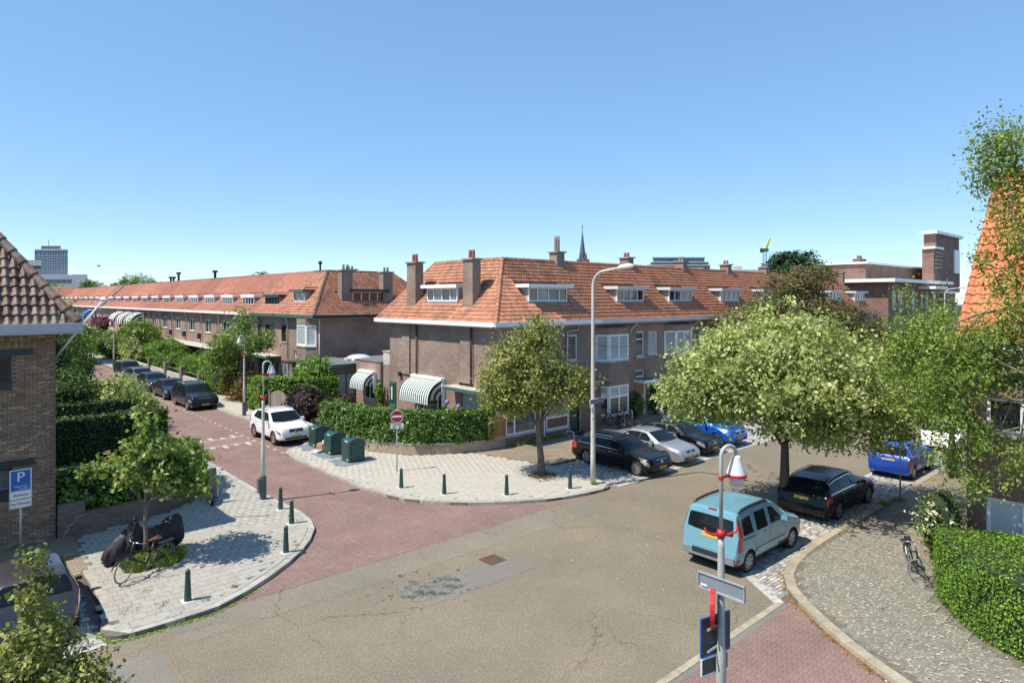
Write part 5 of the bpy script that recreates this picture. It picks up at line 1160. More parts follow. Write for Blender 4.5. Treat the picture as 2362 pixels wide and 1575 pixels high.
# --- the street trees
tree('maple_tree', 'large pale variegated maple beside the black estate car on the near pavement', (23.3, 10.9, ZR), 3.2, .21,
     [(0, 0, 5.1, 3.7, 3.7, 2.2), (-1.5, 1.5, 5.0, 2.3, 2.3, 1.8), (2.2, -2.3, 4.6, 2.4, 2.4, 2.0), (.6, .6, 6.0, 2.6, 2.6, 1.7), (-2.3, 2.1, 4.3, 1.5, 1.5, 1.1), (1.6, -1.6, 3.4, 2.0, 2.0, 1.1), (.4, -.4, 3.1, 1.5, 1.5, .8)], 1400, 42, .155, .25, 'leaf_maple', 'bark_dark', 26, top=5.2)
tree('rowan_tree', 'dense green street tree in a square bed on the corner pavement', (20.0, 20.2, 0), 2.9, .17,
     [(-.5, .55, 4.6, 1.75, 1.75, 1.9), (-.9, 1.0, 3.9, 1.55, 1.55, 1.3), (.5, -.45, 3.9, 1.45, 1.45, 1.15), (-.2, .1, 6.0, 1.0, 1.0, 1.1), (-1.35, 1.35, 3.25, .8, .8, .8), (1.3, -1.0, 4.2, .8, .8, .55)], 720, 46, .125, .2, 'leaf_corner', 'bark', 18, top=5.4, lean=(-.25, .25))
tree('young_tree', 'young tree with cream flower heads in grass behind the parked bicycle', (4.75, 21.4, 0), 2.1, .075,
     [(0, 0, 3.0, 1.0, 1.0, .75), (.7, -.6, 2.6, .9, .9, .55), (-.85, .85, 2.75, .6, .6, .3), (.1, 0, 3.95, .5, .5, .7), (1.05, -.75, 2.2, .6, .6, .4), (0, .05, 4.75, .2, .2, .4), (.9, .5, 2.8, .85, .85, .5), (.3, -.3, 3.4, .8, .8, .4)], 250, 21, .165, .15, 'leaf_white', 'bark_pale', 22, top=4.4, shell=2.0)
tree('young_tree', 'leafy young tree in the bottom left foreground in front of the grey hatchback', (.95, 9.75, 0), 2.6, .05,
     [(0, 0, 4.58, .10, .10, .16), (0, 0, 4.2, .2, .2, .3), (.04, -.04, 3.8, .34, .34, .3), (.02, 0, 3.45, .52, .52, .28), (.25, -.22, 3.2, .5, .5, .26), (-.25, .22, 3.3, .4, .4, .25), (.5, -.42, 3.0, .36, .36, .22), (0, 0, 2.9, .75, .75, .4), (0, 0, 2.2, .6, .6, .5)], 520, 26, .07, .075, 'leaf_corner', 'bark_dark', 24, top=4.4, shell=1.9)
tree('street_tree', 'brownish green tree behind the pale maple, in front of the terrace roofs', (45.5, 21.0, 0), 3.5, .2,
     [(.5, 0, 6.4, 3.4, 3.4, 2.4), (-1.8, 1.8, 5.6, 2.4, 2.4, 1.9), (2.6, -1.8, 6.0, 2.5, 2.5, 2.0), (.8, -.3, 8.6, 2.2, 2.2, 1.5), (1.8, -1.4, 9.4, 1.3, 1.3, .9), (4.0, -3.4, 5.4, 2.0, 2.0, 1.8)], 1050, 40, .17, .3, 'leaf_brownish', 'bark_dark', 20, top=7)
tree('conifer_tree', 'dark green conifer rising behind the terrace roofs', (81.6, 36.7, 0), 5, .25,
     [(0, 0, 9.0, 4.6, 4.6, 3.6), (0, .5, 11.6, 3.2, 3.2, 1.7), (-.8, .6, 13.0, 1.6, 1.6, .9), (1.4, -.6, 12.6, 1.4, 1.4, .9)], 520, 50, .36, .34, 'leaf_conifer', 'bark_dark', 14, top=11, up=1.0)
BX, BY = 19.6, 2.3
BB = []
for px, py, d, r_, rz in ((2315, 335, 16.3, .75, .6), (2345, 400, 16.3, .8, .6), (2285, 400, 16.6, .5, .45), (2262, 345, 16.8, .3, .3), (2340, 480, 16.2, .6, .4), (2358, 570, 16, .5, .6), (2300, 545, 16.4, .3, .2), (2358, 680, 16, .45, .7), (2310, 650, 16.2, .45, .4), (2275, 600, 16.4, .3, .25), (2330, 760, 16, .7, .6), (2260, 790, 16.6, .8, .5), (2190, 800, 17.6, .9, .6), (2120, 770, 18.6, .9, .7), (2085, 830, 19, .9, .8), (2180, 870, 17.6, .9, .7), (2260, 870, 16.5, .6, .5), (2345, 850, 16, .5, .45), (2130, 930, 18.4, .8, .7), (2210, 960, 17.4, .7, .5), (2270, 1010, 16.8, .45, .4), (2350, 1060, 16.2, .45, .4), (2190, 1050, 18, .55, .5), (2240, 1110, 17, .45, .4), (2320, 1110, 16.6, .25, .3), (2170, 700, 18, .35, .4), (2090, 690, 19.5, .3, .4)):
    p = PXD(px, py, d); BB.append((p.x-BX, p.y-BY, p.z, r_, r_, rz))
tree('birch_tree', 'birch with drooping leafy branches at the right edge in front of the orange roof', (BX, BY, 0), 7, .13, BB, 1150, 24, .092, .2, 'leaf_birch', 'bark_pale', 34, top=10.8, shell=1.8, flat=1.2)
tree('street_tree', 'leafy green tree between the birch and the far brick block', (33, 8.0, 0), 2.8, .16,
     [(0, 0, 4.6, 2.2, 2.2, 1.7), (1.4, -1.2, 4.9, 1.8, 1.8, 1.3), (.3, -.4, 6.1, 1.3, 1.3, 1.0), (2.6, -2.0, 5.6, 1.2, 1.2, 1.6), (-.4, .3, 7.1, .5, .5, .8)], 420, 34, .13, .27, 'leaf_birch', 'bark_dark', 18, top=5.5)
tree('street_tree', 'green street tree behind the lamp post in front of the end house', (17.7, 50.7, 0), 3.4, .13,
     [(0, 0, 4.4, 1.9, 1.9, 1.4), (-.8, 1.2, 3.8, 1.5, 1.5, 1.0), (.2, 0, 6.0, .8, .8, 1.2), (1.3, -1.0, 4.6, 1.2, 1.2, .9), (-1.2, 1.4, 3.0, 1.3, 1.3, 1.0)], 340, 34, .17, .26, 'leaf_white', 'bark', 18, top=5.6)
# --- tree bed and grass round the young tree
def tufts(name, label, spots, n, h, mat='grass_blade', cat='grass'):
    v = []; t = []
    for k in range(n):
        sx, sy, sr, z0 = random.choice(spots); a = random.uniform(0, 6.3); r_ = sr*math.sqrt(random.random()); x, y_ = sx+r_*math.cos(a), sy+r_*math.sin(a); q = random.uniform(0, 6.3); hh = h*random.uniform(.4, 1.2)*(1-.4*r_/sr); w = .008; ln = hh*random.uniform(.2, .8)
        dx, dy = math.cos(q), math.sin(q); v += [(x-dy*w, y_+dx*w, z0), (x+dy*w, y_-dx*w, z0), (x+dx*ln*.5+dy*w*.8, y_+dy*ln*.5-dx*w*.8, z0+hh*.75), (x+dx*ln, y_+dy*ln, z0+hh)]; t.append(random.random())
    o = addobj(name, fastmesh(name, np.array(v), 4, mat, t)); return tag(o, label, cat, kind='stuff')
tufts('grass', 'long grass round the foot of the young tree and the parked bicycle', [(4.75, 21.3, .5, 0), (5.15, 21.0, .45, 0), (4.45, 21.0, .35, 0), (5.4, 21.1, .3, 0)], 2600, .42)
tufts('weeds', 'small weeds in the joints of the left corner pavement', [(3.7, 18.3, .25, 0), (4.4, 18.1, .2, 0), (5.3, 17.6, .12, 0), (4.0, 19.9, .15, 0), (4.3, 19.2, .12, 0), (8.6, 19.6, .1, 0), (9.6, 22.4, .1, 0), (6.1, 17.9, .1, 0)], 420, .09)
tufts('weeds', 'dry weeds along the wall of the shop front', [(23.0+k*.45, 25.15, .2, 0) for k in range(9)], 700, .25)
tufts('weeds', 'weeds in the gutter beside the black estate car and the sign pole', [(27.7, 8.5, .35, 0), (26.8, 8.7, .2, 0), (20.65, 17.7, .15, 0)], 400, .16)
q = MB(); q.prism([(20+.62*math.cos(a*math.pi/8), 20.2+.62*math.sin(a*math.pi/8)) for a in range(16)], -.05, .012); tag(q.build('tree_bed', 'garden_soil'), kind='structure')
tb = thing('tree_bed_kerb', 'square raised kerb around the tree bed on the corner pavement', 'kerb', (20, 20.2, 0))
for a, b_ in (((19.3, 19.5), (20.7, 19.5)), ((20.7, 19.5), (20.7, 20.9)), ((20.7, 20.9), (19.3, 20.9)), ((19.3, 20.9), (19.3, 19.5))):
    a, b_ = Vector((*a, 0)), Vector((*b_, 0)); d = (b_-a).normalized(); n_ = Vector((-d.y, d.x, 0))*.05; q = MB(); e = d*.04
    q.hexa([tuple(p)[:2]+(-.03,) for p in (a-n_+e, b_-n_-e, b_+n_-e, a+n_+e)], [tuple(p)[:2]+(.05,) for p in (a-n_+e, b_-n_-e, b_+n_-e, a+n_+e)]); q.build('kerb_stone', 'kerb', tb)
tufts('weeds', 'low plants and dead leaves in the round tree bed', [(20, 20.2, .55, .01)], 500, .1, 'litter')

# --- corner garden: low curved brick wall, ivy hedge, fence panel, gate, purple shrub
GW = [(16.9, 43.6), (16.55, 40), (16.3, 36.5), (16.12, 33.4), (16.4, 31.03), (16.82, 29.07), (17.73, 27.26), (18.75, 26.46), (19.88, 25.81), (21.22, 25.42), (22.4, 25.33)]
gw = thing('garden_wall', 'low curved brown brick wall under the ivy hedge of the corner garden', 'wall', (18.7, 26.5, 0)); gp = resample(catmull([(*p, 0) for p in GW]), .8)
for i in range(len(gp)-1):
    a, b_ = gp[i], gp[i+1]; t = (b_-a).normalized(); n_ = Vector((-t.y, t.x, 0))*.22; q = MB(); q.hexa([(p.x, p.y, -.05) for p in (a, b_, b_+n_, a+n_)], [(p.x, p.y, .5) for p in (a, b_, b_+n_, a+n_)]); q.build('wall_section', 'brick_tan', gw)
    q = MB(); n2 = n_*1.12; q.hexa([(p.x, p.y, .5) for p in (a-n_*.1, b_-n_*.1, b_+n2, a+n2)], [(p.x, p.y, .56) for p in (a-n_*.1, b_-n_*.1, b_+n2, a+n2)]); q.build('coping', 'sill_stone', gw)
hp_ = [(p.x, p.y) for p in gp if p.y < 34.6 and p.x < 21.6]
hedge('ivy_hedge', 'thick ivy hedge on top of the curved garden wall of the corner house', path_quads(hp_, .5, 2.0, 1.0, 1), 'leaf_ivy', 'core_green', 360, .14, .06, bulge=.07)
hedge('green_hedge', 'bright green clipped hedge behind the wooden gate in front of the end house', path_quads([(16.9, 46.8), (16.7, 43.9)], 0, 2.2, 1.0, 1)+path_quads([(17.0, 44.0), (19.5, 41.5), (21.0, 41.2)], 0, 2.3, 1.0, 1), 'leaf_fresh', 'core_green', 170, .17, .07, bulge=.1)
bush('purple_shrub', 'dark purple-leaved shrub beside the wooden gate', (17.0, 37.6, 1.35), (.95, 1.5, 1.1), 260, 26, .15, 'leaf_purple', 'core_purple'); bush('purple_shrub', 'small dark purple shrub growing out of the ivy hedge', (16.7, 33.9, 1.75), (.35, .5, .5), 60, 20, .13, 'leaf_purple', 'core_purple')
bush('garden_tree', 'bright green tree crown behind the corner garden wall', (20.5, 43.5, 2.6), (1.3, 1.7, 1.0), 200, 24, .19, 'leaf_fresh')
gt = thing('garden_gate', 'weathered arched wooden gate between the hedge and the purple shrub', 'gate', (16.75, 40.6, 0))
for k in range(10):
    y_ = 39.1+k*.29; hh = 1.55+.35*math.sin((k+.5)/10*math.pi); q = MB(); q.box(16.62, 16.68, y_, y_+.275, 0, hh); q.build('plank', 'wood_grey', gt)
for y_ in (38.95, 42.1): q = MB(); q.box(16.58, 16.74, y_, y_+.14, 0, 1.8); q.build('post', 'wood_grey', gt)
q = MB(); q.box(16.6, 16.619, 40.0, 40.25, 1.0, 1.12); q.build('house_plate', 'green_trim', gt)
fe = thing('fence_panel', 'new woven timber fence panel at the right end of the ivy hedge', 'fence', (21.9, 25.5, 0))
for k in range(8): q = MB(); q.box(21.3, 22.36, 25.36+(.03 if k % 2 else 0), 25.39+(.03 if k % 2 else 0), .57+k*.135, .57+k*.135+.125); q.build('slat', 'wood', fe)
for x in (21.28, 21.8, 22.3): q = MB(); q.box(x, x+.07, 25.34, 25.44, .55, 1.68); q.build('post', 'wood', fe)
al = thing('giant_alliums', 'lilac ball flowers on thin stems in front of the shop side window', 'flower', (21.2, 28.5, 0)); m = MB(); m.tube([(21.2, 28.6, 0), (21.15, 28.7, 2.05)], .015, 5); m.tube([(21.2, 28.4, 0), (21.1, 27.7, 1.95)], .015, 5); m.build('stem', 'bark_pale', al)
for p in ((21.15, 28.75, 2.1), (21.1, 27.65, 2.0)): q = MB(); q.lathe([(.002, -.13), (.08, -.1), (.13, 0), (.08, .1), (.002, .13)], p, 10); q.build('flower_head', 'lilac', al, True)
bush('potted_plant', 'orange potted plant on the terrace below the striped awning', (20.6, 39.4, 1.0), (.35, .35, .4), 40, 14, .1, 'leaf_orange'); bush('climbing_plant', 'yellow green climber on the annex wall beside the green door', (22.1, 37.6, 1.6), (.25, .55, 1.0), 40, 10, .2, 'leaf_fresh', shell=2, fill=.2)

# --- gardens along the right side of the red street (from near to far)
bush('orange_shrub', 'orange and green shrub on the pavement edge in front of the end house', (18.0, 51.0, 1.15), (1.2, 2.6, 1.35), 330, 26, .17, 'leaf_orange')
bush('green_shrub', 'green shrub left of the orange shrub by the street', (17.9, 55.4, 1.0), (1.0, 1.8, 1.2), 200, 24, .17, 'leaf_green')
bush('green_shrub', 'broad green shrub behind the black minivan', (18.6, 58.6, 1.15), (1.3, 1.9, 1.2), 240, 24, .18, 'leaf_green'); bush('garden_tree', 'fresh green garden tree left of the street tree', (20.0, 63.5, 1.6), (1.4, 2.2, 1.4), 260, 26, .22, 'leaf_fresh')
bush('topiary_ball', 'bright green clipped round shrub in a front garden', (19.0, 67.5, 1.2), (1.1, 1.8, 1.1), 420, 30, .12, 'leaf_fresh', shell=9)
bush('garden_shrub', 'blue green shrub between the topiary and the flat-topped shrub', (19.0, 72.0, 1.2), (1.2, 2.0, 1.2), 200, 24, .2, 'leaf_green')
bush('flat_topiary', 'wide flat-topped clipped evergreen in a front garden', (19.6, 79.5, 2.0), (1.8, 3.8, 1.2), 420, 34, .2, 'leaf_green', shell=8); bush('garden_shrub', 'yellow green shrub under the flat-topped evergreen', (18.2, 76, .9), (1.0, 2.0, 1.1), 130, 22, .2, 'leaf_fresh')
bush('garden_tree', 'tall round garden tree beyond the flat-topped evergreen', (19.6, 91, 3.0), (2.0, 3.4, 2.0), 420, 34, .26, 'leaf_white', shell=6); bush('garden_shrub', 'creamy shrubs at the foot of the tall garden tree', (18.2, 88, 1.4), (1.3, 4, 1.5), 190, 24, .24, 'leaf_maple')
bush('garden_shrub', 'far green shrubs beside the distant street lamp', (18.0, 99, 1.7), (1.6, 5, 1.8), 240, 26, .3, 'leaf_white'); bush('pink_tree', 'pink blossoming shrub far down the red street', (19, 112, 4.2), (1.4, 3.2, .9), 120, 20, .3, 'leaf_pink', 'core_purple'); bush('garden_shrub', 'dark hedge under the pink blossom', (18.6, 110, 2.4), (1.2, 4, 1.2), 120, 20, .3, 'leaf_dark')
hedge('front_hedge', 'row of low shrubs along the far front gardens of the red street', path_quads([(17.3, 180), (17.3, 104)], 0, 2.2, 2.5, 1), 'leaf_green', 'core_green', 14, .45, .25)
for k, (a, b_, rail) in enumerate(((59.7, 64.3, 1), (65.0, 69.7, 1), (70.4, 76.0, 0), (76.7, 88.0, 0))):
    gl = thing('front_garden_wall', '%s low pale garden wall with dark brick gate post behind the parked cars, counted from the minivan' % ORDS[k], 'wall', (17.4, (a+b_)/2, 0), group='front garden walls')
    q = MB(); q.box(17.3, 17.5, a, b_, -.02, .75); q.build('wall_section', 'concrete', gl); q = MB(); q.box(17.2, 17.6, a-.6, a-.003, -.02, 1.55); q.build('gate_post', 'brick_near', gl)
    if rail: q = MB(); q.tube([(17.4, a, 1.15), (17.4, b_, 1.15)], .03, 6); q.build('rail', 'steel', gl)
# --- gardens on the left side of the red street
hedge('dark_hedge', 'tall dark clipped hedge behind the young tree, front of two', path_quads([(3.2, 36.2), (9.0, 36.2)], 0, 2.1, 1.1, 1)+path_quads([(9.05, 36.2), (9.05, 38.5)], 0, 2.1, 1.1, 1), 'leaf_hedge', 'core_dark', 200, .11, .04, bulge=.03)
hedge('dark_hedge', 'long dark clipped hedge further back on the left of the street', path_quads([(3.2, 41.2), (8.8, 41.2)], 0, 2.1, 1.0, 1), 'leaf_hedge', 'core_dark', 120, .12, .04, bulge=.03)
hedge('wall_hedge', 'dark leafy hedge spilling over the low wall beside the brown brick house', path_quads([(3.15, 25.75), (5.0, 25.75), (6.3, 26.05), (7.4, 26.9), (8.2, 28.2), (8.6, 29.8)], .4, 1.75, 1.3, 1), 'leaf_green', 'core_dark', 260, .15, .1, bulge=.15)
lw = thing('low_brick_wall', 'low cracked dark brick wall curving round the garden beside the brown brick house', 'wall', (6, 26, 0)); lp = resample(catmull([(*p, 0) for p in [(3.1, 25.45), (4.2, 25.42), (5.45, 25.55), (6.5, 26.0), (7.5, 26.8), (8.4, 28.1), (8.9, 29.6), (9.0, 32), (9.0, 36)]]), .75)
for i in range(len(lp)-1):
    a, b_ = lp[i], lp[i+1]; t = (b_-a).normalized(); n_ = Vector((-t.y, t.x, 0))*.22; q = MB(); hh = .62 if i > 0 else 1.0; q.hexa([(p.x, p.y, -.04) for p in (a, b_, b_+n_, a+n_)], [(p.x, p.y, hh) for p in (a, b_, b_+n_, a+n_)]); q.build('wall_section', 'brick_near', lw)
    q = MB(); q.hexa([(p.x, p.y, hh) for p in (a-n_*.1, b_-n_*.1, b_+n_*1.1, a+n_*1.1)], [(p.x, p.y, hh+.06) for p in (a-n_*.1, b_-n_*.1, b_+n_*1.1, a+n_*1.1)]); q.build('coping', 'brick_near', lw)
q = MB(); cp = [(3.25, 25.43, .02), (3.4, 25.43, .22), (3.38, 25.43, .3), (3.62, 25.43, .48), (3.6, 25.43, .56), (3.9, 25.42, .62)]
for i in range(len(cp)-1): q.tube([Vector(cp[i])+Vector((0, -.012, 0)), Vector(cp[i+1])+Vector((0, -.012, 0))], .018, 4)
q.build('mortar_crack', 'concrete', lw)
bc = thing('wheelie_bin', 'dark blue wheelie bin in the shade behind the low wall', 'bin', (4.9, 28.4, 0)); q = MB(); q.hexa([(4.65, 28.15, .05), (5.15, 28.15, .05), (5.15, 28.65, .05), (4.65, 28.65, .05)], [(4.6, 28.1, 1.0), (5.2, 28.1, 1.0), (5.2, 28.75, 1.0), (4.6, 28.75, 1.0)]); q.build('body', 'sign_navy', bc); q = MB(); q.hexa([(4.57, 28.05, 1.0), (5.23, 28.05, 1.0), (5.23, 28.8, 1.0), (4.57, 28.8, 1.0)], [(4.62, 28.1, 1.06), (5.18, 28.1, 1.06), (5.18, 28.75, 1.12), (4.62, 28.75, 1.12)]); q.build('lid', 'sign_navy', bc)
for x in (4.66, 5.14): q = MB(); q.lathe([(.001, -.03), (.1, -.03), (.1, .03), (.001, .03)], (x, 28.7, .1), 10, axis=0); q.build('wheel', 'black_rubber', bc)
big = [('leafy_shrub', 'light green shrub by the kerb behind the young tree', (8.6, 44.6, 1.3), (1.3, 2.4, 1.9), 300, 'leaf_maple'), ('leafy_shrub', 'dark shrub behind the clipped hedges', (5.5, 46, 1.6), (2.6, 2.2, 1.9), 330, 'leaf_dark'),
       ('leafy_tree', 'tall dark green tree beside the brown brick house', (4.6, 52, 4.0), (3.2, 3.6, 3.6), 420, 'leaf_dark'), ('leafy_tree', 'broad green tree on the left of the street', (6.6, 60, 4.2), (2.8, 4.2, 3.6), 460, 'leaf_green'),
       ('leafy_tree', 'sunlit yellow green tree behind the broad one', (6.4, 70, 5.2), (3.2, 4.6, 3.4), 460, 'leaf_birch'), ('leafy_shrub', 'blue green shrub left of the furthest parked car', (8.9, 66, 1.6), (1.3, 3.8, 1.8), 260, 'leaf_dark'),
       ('leafy_tree', 'far sunlit tree on the left of the street', (7.6, 86, 4.2), (3.0, 6.0, 3.4), 380, 'leaf_birch'), ('leafy_shrub', 'far dark shrubs on the left kerb', (8.6, 80, 1.6), (1.4, 6, 1.9), 240, 'leaf_green'), ('leafy_tree', 'furthest tree on the left of the street', (9.5, 108, 3.2), (3.0, 9.0, 3.2), 330, 'leaf_green'), ('leafy_tree', 'distant tree closing the red street', (12, 150, 3.4), (4.5, 12, 3.0), 260, 'leaf_green')]
for nm, lb, c, r_, n_, lf in big: bush(nm, lb, c, r_, n_, 34, .19 if c[1] < 65 else .26, lf, 'core_dark', cat='tree' if 'tree' in nm else 'shrub', shell=4, fill=.66)
# --- background trees on the skyline
for k, (px, py, d, w, h_, lf) in enumerate(((100, 665, 300, 14, 9, 'leaf_fresh'), (150, 668, 320, 10, 7, 'leaf_green'), (213, 657, 260, 9, 8, 'leaf_green'), (260, 663, 270, 10, 8, 'leaf_green'), (300, 652, 255, 10, 9, 'leaf_green'), (318, 645, 300, 15, 10, 'leaf_birch'), (352, 660, 240, 8, 7, 'leaf_fresh'), (605, 638, 170, 6, 3.5, 'leaf_dark'), (1995, 645, 220, 12, 6, 'leaf_green'))):
    p = PXD(px, py, d); lb = ['pale green round tree at the foot of the office tower', 'dark tree right of the office tower', 'round tree on the skyline left of the terrace roofs', 'second skyline tree left of the terrace roofs', 'third skyline tree behind the far block', 'tall grey green skyline tree', 'bright skyline tree right of the tall one', 'tree top behind the end house ridge', 'tree top behind the orange row at the right'][k]
    tree('skyline_tree', lb, (p.x, p.y, 0), p.z*.7, .35, [(0, 0, p.z-h_*.2, w*.55, w*.55, h_*.55), (w*.25, -w*.2, p.z-h_*.45, w*.5, w*.5, h_*.5), (-w*.3, w*.2, p.z-h_*.4, w*.4, w*.4, h_*.45)], 170, 34, .6 if d > 200 else .4, w*.06, lf, 'bark_dark', 6, group='trees on the skyline')
# --- near right garden: hedge, roses
HN_ = [(20.5, 5.35), (19.3, 4.95), (18.5, 4.45), (17.8, 3.75), (17.35, 3.0), (17.15, 1.8), (17.1, .5)]
hedge('privet_hedge', 'sunlit bright green privet hedge round the garden at the bottom right', path_quads(HN_[::-1], 0, 1.6, 1.9, -1), 'leaf_fresh', 'core_green', 900, .062, .035, bulge=.04, outw=1.2)
rs = bush('rose_bush', 'white rose bush behind the privet hedge', (21.9, 5.6, 1.2), (.7, .6, 1.1), 120, 26, .08, 'leaf_green')
P_, n_, c_, t_ = clump_points([(21.8, 5.7, 1.5, .7, .6, .9)], 60, 7, .08, 5); foliage('blossom', P_, .1, 'petal_white', rs, n_, t_)
bush('front_plants', 'green bush beside the wooden front door', (34.2, 25.7, .9), (.55, .4, .95), 90, 22, .12, 'leaf_green'); bush('climbing_plant', 'green climber on the wall right of the wooden front door', (36.3, 25.9, 1.15), (.4, .3, 1.2), 90, 22, .11, 'leaf_fresh')
# ================================================================ VEHICLES
def gsm(y, s):
    if s <= 0: return y
    k = np.arange(-12, 13); w = np.exp(-.5*(k/s)**2); w /= w.sum(); return np.convolve(np.pad(y, 12, mode='edge'), w, 'valid')
class Car:
    """body surface as sections along x (0 = front bumper, L = rear); k runs 0 (underside) .. 4 (belt) .. 5 (roof edge) .. 8 (centre line)"""
    def __init__(s, L, W, H, wb, fo, wr, top, belt, roofw=.72, zb=.2, taper_f=.2, taper_r=.12, sm=2.0, hoodw=.9, shoulder=.985, nose=.42, tail=.3):
        s.L, s.W, s.H, s.wb, s.fo, s.wr = L, W, H, wb, fo, wr
        g = np.linspace(0, L, int(L/.02)+1); s.g = g; s.zt = gsm(np.interp(g, *zip(*top)), sm); s.zb_ = np.minimum(np.interp(g, *zip(*belt)), s.zt-.035)
        hw = np.full_like(g, W/2); f = np.clip(1-g/nose, 0, 1); r_ = np.clip(1-(L-g)/tail, 0, 1); s.hw = hw*(1-taper_f*f**2.2)*(1-taper_r*r_**2.2)
        gr = np.clip((s.zt-s.zb_)/(H-np.interp(L*.5, *zip(*belt))), 0, 1); gr = gr*gr*(3-2*gr); s.rw = s.hw*(hoodw+(roofw-hoodw)*gr); s.gr = gr
        s.zbot = zb+.10*f**2+.12*r_**2; s.sh = shoulder
    def X(s, x): return s.fo+s.wb/2-x
    def sect(s, x):
        i = min(max(x/s.L, 0), 1)*(len(s.g)-1); a = int(i); b = min(a+1, len(s.g)-1); t = i-a; v = lambda q: q[a]*(1-t)+q[b]*t
        zt, zb, hw, rw, zo = v(s.zt), v(s.zb_), v(s.hw), v(s.rw), v(s.zbot); gr = v(s.gr); zm = zo+(zb-zo)*.5
        cr = .012+.03*gr
        return np.array([(0, zo), (hw*.86, zo), (hw*.975, zo+.10*(zb-zo)/.7), (hw*1.0, zm), (hw*s.sh, zb), (rw, zt-cr-.02), (rw*.85, zt-cr*.5), (rw*.45, zt-cr*.08), (0, zt)])
    def surf(s, x, k):
        S = s.sect(x); i = min(int(k), 7); t = k-i; p1, p2 = S[i], S[i+1]
        if i in (0, 4): y, z = p1+(p2-p1)*t
        else:
            p0 = S[i-1] if i not in (1, 5) else p1-(p2-p1)*.5; p3 = S[i+2] if i+2 <= 8 and i+1 != 4 else (p2+(p2-p1)*.5 if i+1 == 4 else p2*np.array([-1, 1])+0*p1+np.array([-(p1[0]), 0])*1.0)
            if i == 7: p3 = np.array([-p1[0], p1[1]])
            y, z = .5*((2*p1)+(p2-p0)*t+(2*p0-5*p1+4*p2-p3)*t*t+(3*p1-p0-3*p2+p3)*t**3)
        return np.array([s.X(x), y, z])
    def norm(s, x, k):
        e = .02; a = s.surf(min(x+e, s.L), k)-s.surf(max(x-e, 0), k); b = s.surf(x, min(k+.06, 8))-s.surf(x, max(k-.06, 0)); n = np.cross(b, a); l = np.linalg.norm(n); n = n/l if l > 1e-9 else np.array([0, 0, 1.])
        c = s.surf(x, k)-np.array([s.X(x), 0, s.H*.45])
        return n if n@c >= 0 else -n
    def patch(s, mb, c, off=.006, n=6, m=4, sides=(1, -1), mi=0):
        """quad patch, c = four (x,k) corners"""
        for sg in sides:
            G = []
            for i in range(n+1):
                row = []
                for j in range(m+1):
                    u, v = i/n, j/m; x, k = [(c[0][q]*(1-u)+c[1][q]*u)*(1-v)+(c[3][q]*(1-u)+c[2][q]*u)*v for q in (0, 1)]
                    p = s.surf(x, k)+s.norm(x, k)*off; row.append((p[0], p[1]*sg, p[2]))
                G.append(row)
            for i in range(n):
                for j in range(m): mb.quad(G[i][j], G[i+1][j], G[i+1][j+1], G[i][j+1], mi)
    def top(s, mb, x0, x1, k0, k1=None, off=.006, n=8, m=12, mi=0, x0e=None, x1e=None):
        """patch across the centre line from k0 on one side to k0 on the other"""
        G = []
        for i in range(n+1):
            row = []
            for j in range(m+1):
                w = -1+2*j/m; k = 8-(8-k0)*abs(w); xa = x0+((x0e if x0e is not None else x0)-x0)*abs(w)**2; xb = x1+((x1e if x1e is not None else x1)-x1)*abs(w)**2
                x = xa+(xb-xa)*i/n; p = s.surf(x, k)+s.norm(x, k)*off; row.append((p[0], p[1]*(1 if w >= 0 else -1), p[2]))
            G.append(row)
        for i in range(n):
            for j in range(m): mb.quad(G[i][j], G[i+1][j], G[i+1][j+1], G[i][j+1], mi)
    def at_z(s, z, rear=True):
        zz = s.zt; n = len(zz); r_ = range(n-1, 0, -1) if rear else range(n)
        for i in r_:
            if zz[i] >= z: return s.g[i]
        return s.L
